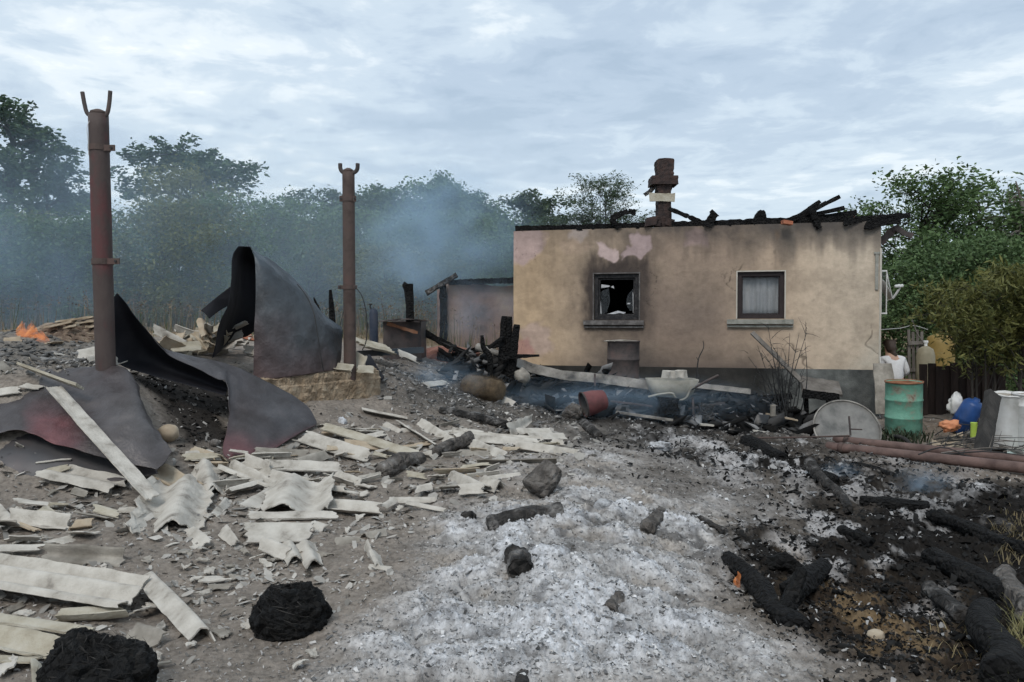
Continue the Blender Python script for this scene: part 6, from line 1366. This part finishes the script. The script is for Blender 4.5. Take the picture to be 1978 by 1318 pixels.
def tree_mesh(seed, Ht, rx, ry, zlo, leaf, nleaf, cols, limbs=9, trunk_r=.16, slim=.5, droop=0, clump=.42, up=.6, top_bias=1.0, stems=1):
    """trunk + limbs (tubes) and a crown of small leaf faces on twig ends; base at the origin"""
    r = np.random.default_rng(seed); wood = []; tips = []
    for s in range(stems):
        ox, oy = ((r.random()-.5)*rx*.5, (r.random()-.5)*ry*.5) if stems > 1 else (0, 0)
        lean = np.array([(r.random()-.5)*.12*Ht+ox, (r.random()-.5)*.12*Ht+oy, 0]); h = Ht*(.80+.15*r.random())
        tp = [np.array([ox*.4, oy*.4, -.3]), np.array([ox*.6, oy*.6, h*.33])+lean*.2, np.array([0, 0, h*.66])+lean*.7, np.array([0, 0, h])+lean]
        tr = trunk_r/math.sqrt(stems); tc_ = cat(np.array(tp), 14)
        wood.append(tube(tc_, np.linspace(tr, tr*.15, 14), 7, .1, seed))
        for k in range(limbs):
            f = zlo/Ht+(.97-zlo/Ht)*((k+.3+.5*r.random())/limbs)**top_bias; a0 = tc_[min(13, int(f*Ht/h*13)) if f*Ht < h else 13]
            az = r.random()*6.28+k*2.4; zc = (a0[2]-zlo)/(Ht-zlo)
            ext = math.sqrt(max(.06, 1-(2*zc-.85)**2/1.35))*(.65+.45*r.random())
            e = np.array([a0[0]+math.cos(az)*rx*ext, a0[1]+math.sin(az)*ry*ext, min(Ht, a0[2]+up*rx*(.2+.6*r.random())*(1.15-zc))])
            md = (a0+e)/2+np.array([0, 0, .12*rx]); lp = cat(np.array([a0, md, e]), 8)
            wood.append(tube(lp, np.linspace(tr*.42, tr*.07, 8), 5))
            for q in range(7):
                g_ = .35+.65*(q+r.random())/7; b0 = lp[min(7, int(g_*7))]; L_ = rx*(.18+.28*r.random())
                d = nrm(e-a0)*.5+(r.random(3)-.5)*np.array([1.6, 1.6, 1.3])+[0, 0, .25]; t_ = b0+nrm(d)*L_; t_[2] = min(t_[2], Ht*1.02)
                wood.append(tube([b0, (b0+t_)/2+[0, 0, .03*L_], t_], [tr*.10, tr*.06, tr*.03], 4))
                tips += [b0+(t_-b0)*x for x in (.45, .75, 1.0)]
        tips += [tc_[-1], tc_[-2], tc_[-1]+[0, 0, Ht*.02]]
    tips = np.array(tips); nt_ = len(tips); i = r.integers(0, nt_, nleaf)
    cs = clump*(.55+.8*r.random(nt_))[i]*rx*.36
    dv_ = r.normal(size=(nleaf, 3)); dv_ /= np.linalg.norm(dv_, axis=1, keepdims=True); dv_ *= (r.random(nleaf)**.5)[:, None]
    p = tips[i]+dv_*cs[:, None]*np.array([1, 1, .92]); p[:, 2] -= droop*r.random(nleaf)*cs
    p[:, 2] = np.maximum(p[:, 2], .15)
    ax = r.normal(size=(nleaf, 3)); ax[:, 2] = ax[:, 2]*.6-droop; ax /= np.linalg.norm(ax, axis=1, keepdims=True)
    sd = np.cross(ax, r.normal(size=(nleaf, 3))); sd /= np.linalg.norm(sd, axis=1, keepdims=True)+1e-9
    s = leaf*(.6+.8*r.random(nleaf)); a = ax*(s/2)[:, None]; b = sd*(s*slim/2)[:, None]
    V = np.stack([p-a, p-a*.1+b, p+a, p-a*.1-b], 1).reshape(-1, 3); F = np.arange(nleaf*4).reshape(-1, 4)
    cl = (np.array(cols[0])+(np.array(cols[1])-np.array(cols[0]))*(r.random(nleaf)*.55+.45*r.random(nt_)[i])[:, None])
    lm = raw('crown', V, F); colour(lm, np.repeat(cl, 4, 0)); lm.materials.append(M['leaf'])
    wv, wf = join(*wood); wm_ = raw('trunk', wv, wf, True); wm_.materials.append(M['bark'])
    return wm_, lm
TREES = {}
def plant(name, label, px, D, key, scale=(1, 1, 1), rot=0, cat_='tree', group=None, base=None):
    z = P(px, 620, D); z = np.array([z[0], D, 0]); z[2] = float(H(z[0], z[1]))-.05
    t = bpy.data.objects.new(name, None); C.objects.link(t); t.location = z; t.rotation_euler = (0, 0, rot); t.scale = scale
    BASE[t.name] = z; tag(t, label, cat_, group)
    for nm, me in zip(('trunk', 'crown'), TREES[key]):
        o = bpy.data.objects.new(nm, me); C.objects.link(o); o.parent = t
    return t
DG = ((.030, .058, .031), (.088, .14, .07)); MG = ((.05, .09, .037), (.13, .195, .078)); OL = ((.072, .086, .03), (.18, .19, .072)); YG = ((.05, .062, .018), (.17, .165, .05)); FG = ((.04, .064, .036), (.095, .135, .075)); LG = ((.036, .07, .025), (.14, .21, .08))
TREES['oak'] = tree_mesh(21, 8.2, 2.6, 2.4, 1.6, .17, 15000, DG, 24, .20, .62, clump=.36)
TREES['oak2'] = tree_mesh(5, 10.5, 3.2, 2.8, 1.3, .18, 18000, DG, 28, .24, .6, clump=.32)
TREES['far'] = tree_mesh(8, 10, 3.6, 3.2, 1.0, .22, 15000, MG, 18, .22, .65, clump=.55)
TREES['far2'] = tree_mesh(13, 10, 3.0, 3.0, .8, .21, 15000, FG, 20, .22, .6, clump=.5)
TREES['poplar'] = tree_mesh(31, 6.4, 1.5, 1.3, .8, .10, 9000, FG, 26, .06, .35, clump=.26, up=2.6, top_bias=.8, stems=5)
TREES['bush'] = tree_mesh(41, 3.6, 1.9, 1.7, .2, .095, 12000, OL, 12, .07, .5, clump=.55, stems=3)
TREES['bushg'] = tree_mesh(43, 3.6, 1.9, 1.7, .15, .10, 12000, MG, 12, .07, .5, clump=.6, stems=3)
TREES['right'] = tree_mesh(53, 6.0, 2.6, 2.2, .9, .125, 14000, LG, 18, .12, .5, clump=.33, up=1.25, stems=3)
TREES['willow'] = tree_mesh(61, 2.3, .95, .85, .6, .115, 5600, YG, 9, .05, .22, droop=.6, clump=.40, up=1.5, stems=5)
# background row, left to right
plant('oak_tree', 'tall dark oak at the left edge of the picture', 5, 31, 'oak2', (1.15, 1.1, .84), .4, group='oaks beyond the field')
plant('oak_tree', 'smaller dark oak just left of the red post', 100, 33, 'oak', (.85, .9, .80), 2.2, group='oaks beyond the field')
plant('oak_tree', 'rounded oak standing alone right of the red post', 362, 30, 'oak', (1.10, 1.1, .83), .3, group='oaks beyond the field')
plant('oak_tree', 'dark oak cut by the left frame edge', -130, 34, 'oak2', (1, 1, .75), 1.7, group='oaks beyond the field')
spots = [(-60, 50, .48, 'far2'), (70, 48, .48, 'far'), (190, 50, .50, 'far2'), (290, 52, .48, 'far'), (430, 50, .52, 'far'), (520, 48, .66, 'far2'), (580, 52, .88, 'far'), (640, 50, 1.0, 'far2'), (712, 53, 1.04, 'far'), (770, 50, 1.0, 'far2'), (832, 48, 1.08, 'far'), (890, 51, 1.0, 'far2'), (950, 49, .92, 'far'), (1020, 46, .90, 'far2'), (1090, 50, .72, 'far'), (1160, 48, .68, 'far2'), (1240, 50, .62, 'far'), (1340, 52, .6, 'far2')]
where = ['behind the tallest left oak', 'low between the two left oaks', 'low behind the red post', 'low right behind the red post', 'right behind the lone oak', 'at the dip right of the lone oak', 'left of the brown post', 'just behind the brown post', 'right of the brown post top', 'second right of the brown post', 'with the highest top in the row', 'right of the highest one in the row', 'above the burnt shed', 'leaning over the house left corner', 'low behind the left part of the house', 'behind the feathery poplars', 'low behind the chimney', 'low behind the middle of the house']
for k, (x, D_, s, key) in enumerate(spots):
    plant('far_tree', 'hazy green tree of the far row, '+where[k], x, D_, key, (1.05, 1.0, s*.84), k*1.3, group='far tree row')
for k, (x, D_, s, lab) in enumerate(((1105, 27, .78, 'shorter feathery poplar clump above the house left half'), (1165, 26, 1.0, 'tallest feathery poplar clump rising over the wall'), (1215, 27, .80, 'feathery poplar clump left of the chimney'), (1270, 28, .62, 'low feathery poplar clump behind the chimney'))):
    plant('poplar_clump', lab, x, D_, 'poplar', (.9, .9, s*.82), k*1.9, group='feathery poplars behind the house')
bush = [(-40, 22, 'bushg', .9, 'dark bush at the far left behind the flames'), (60, 24, 'bush', .95, 'dull bush behind the flames'), (150, 23, 'bushg', .85, 'green bush left behind the red post'), (255, 24, 'bushg', .95, 'dark bush right behind the red post'), (330, 23, 'bush', 1.0, 'olive bush under the lone oak'), (400, 26, 'bush', 1.35, 'tall olive bush right of the lone oak'), (470, 25, 'bushg', 1.1, 'green bush behind the upright sheet'), (545, 27, 'bushg', 1.15, 'hazy bush right above the upright sheet'), (610, 27, 'bush', .9, 'hazy olive bush left of the brown post'), (700, 29, 'bushg', 1.15, 'blue-green bush right of the brown post'), (765, 24, 'bush', .72, 'yellowish bush above the stove'), (830, 28, 'bushg', 1.1, 'hazy bush left of the shed'), (910, 28, 'bushg', 1.1, 'hazy bush behind the shed'), (980, 28, 'bushg', .95, 'hazy bush at the house left corner')]
for k, (x, D_, key, s, lab) in enumerate(bush): plant('bush', lab, x, D_, key, (1.1, 1, s), k*2.1, 'bush', 'bushes along the field')
# low undergrowth closing the foot of the far row
r = np.random.default_rng(64); n = 26000; ux = (r.random(n)-.5)*86; ud = 56+r.random(n)*6; uz = H(ux, ud)+r.random(n)**.8*3.4*(.55+.7*fbm2(ux*.3, ud*.2, 3, 3))
p = np.stack([ux, ud, uz], 1); a = r.normal(size=(n, 3))*.16; b = r.normal(size=(n, 3))*.12
me = raw('undergrowth', np.stack([p-a, p+b, p+a, p-b], 1).reshape(-1, 3), np.arange(n*4).reshape(-1, 4)); colour(me, np.repeat(np.array([.035, .06, .028])+np.array([.05, .07, .03])*r.random(n)[:, None], 4, 0)); me.materials.append(M['leaf'])
o = bpy.data.objects.new('undergrowth', me); C.objects.link(o); tag(o, 'dense low undergrowth at the foot of the far trees', kind='stuff')
# right side
plant('leafy_tree', 'large leafy green tree right of the house', 1850, 21.5, 'right', (1.05, 1, .84), .5, group='green trees on the right')
plant('leafy_tree', 'lower leafy tree against the right house corner', 1752, 22.5, 'right', (.62, .8, .76), 2.4, group='green trees on the right')
plant('leafy_tree', 'leafy tree at the right frame edge', 2010, 22, 'right', (1, 1, .76), 4.1, group='green trees on the right')
for k, (x, D_, s, lab) in enumerate(((1745, 19, 1.0, 'dark bush behind the stooping person'), (1820, 19, 1.15, 'dark bush behind the yellow tank'), (1905, 18, 1.2, 'dark bush behind the leafy shrub'), (1985, 18, 1.2, 'dark bush at the right frame edge'))):
    plant('bush', lab, x, D_, 'bushg', (.85, .9, s*.8), k*1.7, 'bush', 'dark bushes on the right')
plant('leafy_shrub', 'yellow-green narrow-leaved shrub hanging over the drums', 1895, 12.3, 'willow', (1.0, 1, 1.0), .3, 'shrub', 'narrow-leaved shrubs')
plant('leafy_shrub', 'narrow-leaved shrub at the right margin', 1985, 12.0, 'willow', (1.0, 1, 1.08), 2.1, 'shrub', 'narrow-leaved shrubs')
# bare branches at upper right
bt = thing('bare_tree', 'bare grey branches at the upper right margin', 'tree', np.append(P(2010, 620, 20)[:2], float(H(*P(2010, 620, 20)[:2])))); r = np.random.default_rng(8)
part('trunk', *tube([P(2010, 700, 20), P(2000, 560, 20), P(1990, 470, 20), P(1975, 400, 20), P(1962, 350, 20)], [.12, .1, .08, .05, .015], 8, n=24), M['greywood'], bt, True)
for k in range(18):
    y0 = 380+r.random()*220; a = P(1975+(y0-400)*.12, y0, 20); b = P(1930+r.random()*90, y0-60+r.random()*70, 19.6+r.random()); md = (a+b)/2+[0, 0, .15*r.random()]
    ms = [tube([a, md, b], [.035, .022, .008], 5, n=8)]
    for q in range(4):
        s_ = a+(b-a)*(.3+.7*r.random()); ms.append(tube([s_, s_+np.array([(r.random()-.6)*.8, 0, (r.random()-.3)*.8])], [.012, .004], 4))
    part('branch', *join(*ms), M['greywood'], bt)
# dry weeds in the field, a mass of stalks
r = np.random.default_rng(44); n = 5000
wx_ = -150+r.random(n)*1160; wd = 15.5+r.random(n)**.8*9; pos = np.array([(P(x, 620, d)[0], d) for x, d in zip(wx_, wd)]); z0 = H(pos[:, 0], pos[:, 1])
hh_ = (.2+.8*r.random(n)**2.6)*np.clip((wd-14.5)/3, .35, 1)*(.6+.8*fbm2(pos[:, 0]*.6, pos[:, 1]*.6, 3, 3)); ln_ = (r.random((n, 2))-.5)*.35*hh_[:, None]; wv_ = .003+.006*r.random(n)
an = r.random(n)*3.14; sx, sy = np.cos(an)*wv_, np.sin(an)*wv_
b = np.stack([pos[:, 0], pos[:, 1], z0-.05], 1); t_ = b+np.concatenate([ln_, hh_[:, None]], 1); s_ = np.stack([sx, sy, sx*0], 1); md = b+(t_-b)*.55+np.concatenate([ln_*.12, hh_[:, None]*.05], 1)
V = np.stack([b-s_, b+s_, md+s_*.8, md-s_*.8, t_], 1).reshape(-1, 3); o5 = np.arange(n)*5
me = raw('dry_weeds', V, [tuple(q) for q in np.concatenate([np.stack([o5, o5+1, o5+2, o5+3], 1)]).tolist()]+[tuple(q) for q in np.stack([o5+3, o5+2, o5+4], 1).tolist()])
wc = np.array([.23, .175, .12])*(.5+.9*r.random(n))[:, None]; gm = r.random(n) < .35; wc[gm] = np.array([.07, .09, .04])*(.6+.8*r.random(gm.sum()))[:, None]
colour(me, np.repeat(wc, 5, 0)); me.materials.append(M['leaf']); o = bpy.data.objects.new('dry_weeds', me); C.objects.link(o); tag(o, 'tall dry weeds and grass across the field', kind='stuff')
# seed heads on the weeds
n2 = 5200; k = r.choice(np.nonzero(hh_ > .7)[0], n2); p = t_[k]-np.array([0, 0, 1])*(r.random(n2)*.35*hh_[k])[:, None]+(r.random((n2, 3))-.5)*np.array([.10, .10, .05]); a = (r.random((n2, 3))-.5)*.05; bb = (r.random((n2, 3))-.5)*.035
V = np.stack([p-a, p+bb, p+a, p-bb], 1).reshape(-1, 3); me = raw('seed_heads', V, np.arange(n2*4).reshape(-1, 4)); colour(me, np.repeat(np.array([.20, .15, .10])*(.5+.8*r.random(n2))[:, None], 4, 0)); me.materials.append(M['leaf'])
o = bpy.data.objects.new('weed_seed_heads', me); C.objects.link(o); tag(o, 'tan seed heads of the tall dry weeds', kind='stuff')
# grass and straw at lower right, small weeds by the drums
r = np.random.default_rng(47)
def tuft(name, label, cx, cy, sx_, sy_, n, hmin, hmax, c0, c1, wd_=.004):
    px = cx+r.normal(size=n)*sx_; py = cy+r.normal(size=n)*sy_; b = np.array([G(x, max(680, y)) for x, y in zip(px, py)]); h = hmin+(hmax-hmin)*r.random(n)
    an = r.random(n)*6.28; le = .3+.9*r.random(n); t_ = b+np.stack([np.cos(an)*h*le, np.sin(an)*h*le, h], 1); s = np.stack([-np.sin(an)*wd_, np.cos(an)*wd_, an*0], 1); m_ = (b+t_)/2+np.stack([an*0, an*0, h*.18], 1)
    V = np.stack([b-s, b+s, m_+s*.8, m_-s*.8, t_], 1).reshape(-1, 3); o5 = np.arange(n)*5
    me = raw(name, V, np.stack([o5, o5+1, o5+2, o5+3], 1).tolist()+np.stack([o5+3, o5+2, o5+4], 1).tolist()); colour(me, np.repeat(np.array(c0)+(np.array(c1)-np.array(c0))*r.random(n)[:, None], 5, 0)); me.materials.append(M['leaf'])
    o = bpy.data.objects.new(name, me); C.objects.link(o); tag(o, label, kind='stuff')
tuft('straw_grass', 'straw-coloured grass in the bottom right corner', 1985, 1285, 22, 45, 420, .03, .16, (.10, .11, .04), (.32, .27, .13))
tuft('straw_grass', 'thin straw on the dark soil left of the big black log', 1850, 1250, 40, 30, 60, .03, .10, (.14, .11, .06), (.30, .24, .13), .003)
tuft('low_weeds', 'dark low weeds at the foot of the green barrel', 1745, 850, 28, 6, 300, .06, .2, (.02, .028, .016), (.05, .065, .035), .012)
tuft('low_weeds', 'dark weed clump before the white drums', 1962, 858, 14, 6, 260, .08, .28, (.02, .03, .016), (.05, .065, .03), .012)
tuft('dry_tussock', 'dry tussock on the right bank', 1960, 1040, 26, 26, 260, .02, .10, (.08, .07, .04), (.22, .17, .09))
# ================================================================== FIRE AND SMOKE
def flamemat(name, c0, c1, st):
    m = bpy.data.materials.new(name); m.use_nodes = True; t = m.node_tree; t.nodes.clear(); n = t.nodes.new; l = t.links.new
    o = n('ShaderNodeOutputMaterial'); em = n('ShaderNodeEmission'); tr = n('ShaderNodeBsdfTransparent'); mx_ = n('ShaderNodeMixShader')
    tc_ = n('ShaderNodeTexCoord'); ns = n('ShaderNodeTexNoise'); ns.inputs['Scale'].default_value = 9; ns.inputs['Detail'].default_value = 3; l(tc_.outputs['Object'], ns.inputs[0])
    rp = n('ShaderNodeValToRGB'); rp.color_ramp.elements[0].color = tuple(c0)+(1,); rp.color_ramp.elements[1].color = tuple(c1)+(1,); rp.color_ramp.elements[0].position = .35; rp.color_ramp.elements[1].position = .68
    l(ns.outputs[0], rp.inputs[0]); l(rp.outputs[0], em.inputs[0]); em.inputs[1].default_value = st
    mr_ = n('ShaderNodeMapRange'); l(ns.outputs[0], mr_.inputs[0]); mr_.inputs[1].default_value = .38; mr_.inputs[2].default_value = .72; mr_.inputs[3].default_value = .03; mr_.inputs[4].default_value = .5
    l(mr_.outputs[0], mx_.inputs[0]); l(tr.outputs[0], mx_.inputs[1]); l(em.outputs[0], mx_.inputs[2]); l(mx_.outputs[0], o.inputs[0]); return m
M['flame'] = flamemat('flame', (.55, .13, .04), (1.0, .46, .17), .85)
M['flamesoft'] = flamemat('soft_flame', (.34, .12, .07), (.66, .27, .14), .8)
M['ember'] = mat('ember', [(.2,.02,.02),(.4,.04,.03)], 20, .8, 0, emit=((.9, .05, .04), .55))
fl = thing('fire', 'orange flames licking at the left end of the tile stack', 'fire', P(70, 668, 9.9)); r = np.random.default_rng(6)
for k in range(22):
    x = 38+r.random()*50; yb = 650+(x-45)*.40+r.random()*6; hgt = (18+r.random()*30)*(1-abs(x-60)/60); D_ = 9.75+r.random()*.3
    a = P(x, yb, D_); b = P(x-4+r.random()*10, yb-hgt, D_); md = a+(b-a)*.4+np.array([(r.random()-.5)*.06, 0, 0]); w_ = .035+.05*r.random()
    part('flame', *tube([a, a+(md-a)*.4, md, a+(b-a)*.75+np.array([(r.random()-.5)*.06, 0, 0]), b], [w_*.5, w_, w_*.9, w_*.45, .003], 8, .2, k, n=14), M['flame'] if k < 8 else M['flamesoft'], fl, True)
o = obj('small_flame', *join(tube([P(1427, 1133, 4.62), P(1424, 1122, 4.60), P(1428, 1112, 4.60), P(1425, 1104, 4.62)], [.012, .017, .011, .002], 8, .2, 2, n=12), tube([P(1420, 1130, 4.6), P(1419, 1122, 4.6), P(1421, 1115, 4.62)], [.008, .008, .002], 7, .2, 3, n=8)), M['flame'], True); tag(o, 'small orange flame on the forked black log', 'flame')
lump('ember', 290, 762, .035, .03, .05, M['ember'], 'glowing red ember in the dark steel hollow', 'ember', 5, .4, D=8.15)
fr((466, 652, 10.1), (488, 656, 10.2), .12, 'orange-red brick slip in the gap of the upright sheet', waves=.4, roll=-10, m='orange')
def smoke(name, label, c, rad, dens, nscale, seed, col=(.58, .79, 1.0), lo=.42, hi=.72, rot=0, aniso=.0, stretch=(1, 1, 1)):
    """soft-edged drifting smoke: an ellipsoid of thin volume, denser inside, broken by noise"""
    th = np.linspace(0, math.pi, 13); ph = np.arange(20)*2*math.pi/20
    V = np.stack([np.outer(np.sin(th), np.cos(ph)), np.outer(np.sin(th), np.sin(ph)), np.outer(np.cos(th), np.ones(20))], -1).reshape(-1, 3); F = []
    for i in range(12):
        for j in range(20):
            k = (j+1) % 20; F.append((i*20+j, (i+1)*20+j, (i+1)*20+k, i*20+k))
    me = raw(name, V*1.03, F); o = bpy.data.objects.new(name, me); C.objects.link(o); o.location = c; o.scale = rad; o.rotation_euler = (0, rot, 0); tag(o, label, kind='stuff')
    m = bpy.data.materials.new(name); m.use_nodes = True; t = m.node_tree; t.nodes.clear(); n = t.nodes.new; l = t.links.new
    out_ = n('ShaderNodeOutputMaterial'); pv = n('ShaderNodeVolumePrincipled'); l(pv.outputs[0], out_.inputs['Volume'])
    pv.inputs['Color'].default_value = tuple(col)+(1,); pv.inputs['Anisotropy'].default_value = aniso
    tc_ = n('ShaderNodeTexCoord'); ln_ = n('ShaderNodeVectorMath'); ln_.operation = 'LENGTH'; l(tc_.outputs['Object'], ln_.inputs[0])
    fa_ = n('ShaderNodeMapRange'); fa_.interpolation_type = 'SMOOTHSTEP'; l(ln_.outputs['Value'], fa_.inputs[0]); fa_.inputs[1].default_value = 1.0; fa_.inputs[2].default_value = .15; fa_.inputs[3].default_value = 0; fa_.inputs[4].default_value = 1
    mp = n('ShaderNodeMapping'); l(tc_.outputs['Object'], mp.inputs[0]); mp.inputs['Location'].default_value = (seed*3.1, seed*1.7, seed*.9); mp.inputs['Scale'].default_value = stretch
    ns = n('ShaderNodeTexNoise'); ns.inputs['Scale'].default_value = nscale; ns.inputs['Detail'].default_value = 3; ns.inputs['Distortion'].default_value = .6; l(mp.outputs[0], ns.inputs[0])
    nr = n('ShaderNodeMapRange'); l(ns.outputs[0], nr.inputs[0]); nr.inputs[1].default_value = lo; nr.inputs[2].default_value = hi; nr.inputs[3].default_value = .08; nr.inputs[4].default_value = 1
    mu = n('ShaderNodeMath'); mu.operation = 'MULTIPLY'; l(fa_.outputs[0], mu.inputs[0]); l(nr.outputs[0], mu.inputs[1])
    m2 = n('ShaderNodeMath'); m2.operation = 'MULTIPLY'; l(mu.outputs[0], m2.inputs[0]); m2.inputs[1].default_value = dens; l(m2.outputs[0], pv.inputs['Density'])
    me.materials.append(m); return o
smoke('smoke', 'blue smoke plume drifting above the burnt shed', P(850, 470, 19.5), (2.9, 1.7, 2.2), 1.05, 1.7, 1, rot=-.5)
smoke('smoke', 'thin smoke over the shed wall', P(930, 600, 16.8), (1.5, .9, 1.1), .45, 1.8, 2)
smoke('smoke', 'wide thin smoke veil over the field', P(440, 490, 22.0), (12.5, 7.0, 5.0), .088, 1.5, 3, col=(.66, .84, 1.0), lo=.3, hi=.75)
smoke('smoke', 'blue smoke behind the flames at the left', P(60, 500, 18), (4.2, 2.2, 3.4), .30, 1.6, 4)
smoke('smoke', 'thin smoke crawling over the grey slope', P(850, 735, 10.9), (.8, .5, .4), 1.0, 2.0, 5)
smoke('smoke', 'thin blue smoke along the debris heap', P(1190, 775, 11.4), (2.6, .8, .5), .7, 2.6, 6)
smoke('smoke', 'small smoke wisp on the black ash field', P(1790, 945, 7.4), (.40, .28, .28), 3.2, 2.0, 7)
smoke('smoke', 'faint smoke wisp by the grey-black branch', P(1620, 915, 7.8), (.3, .2, .17), 1.8, 2.0, 8)
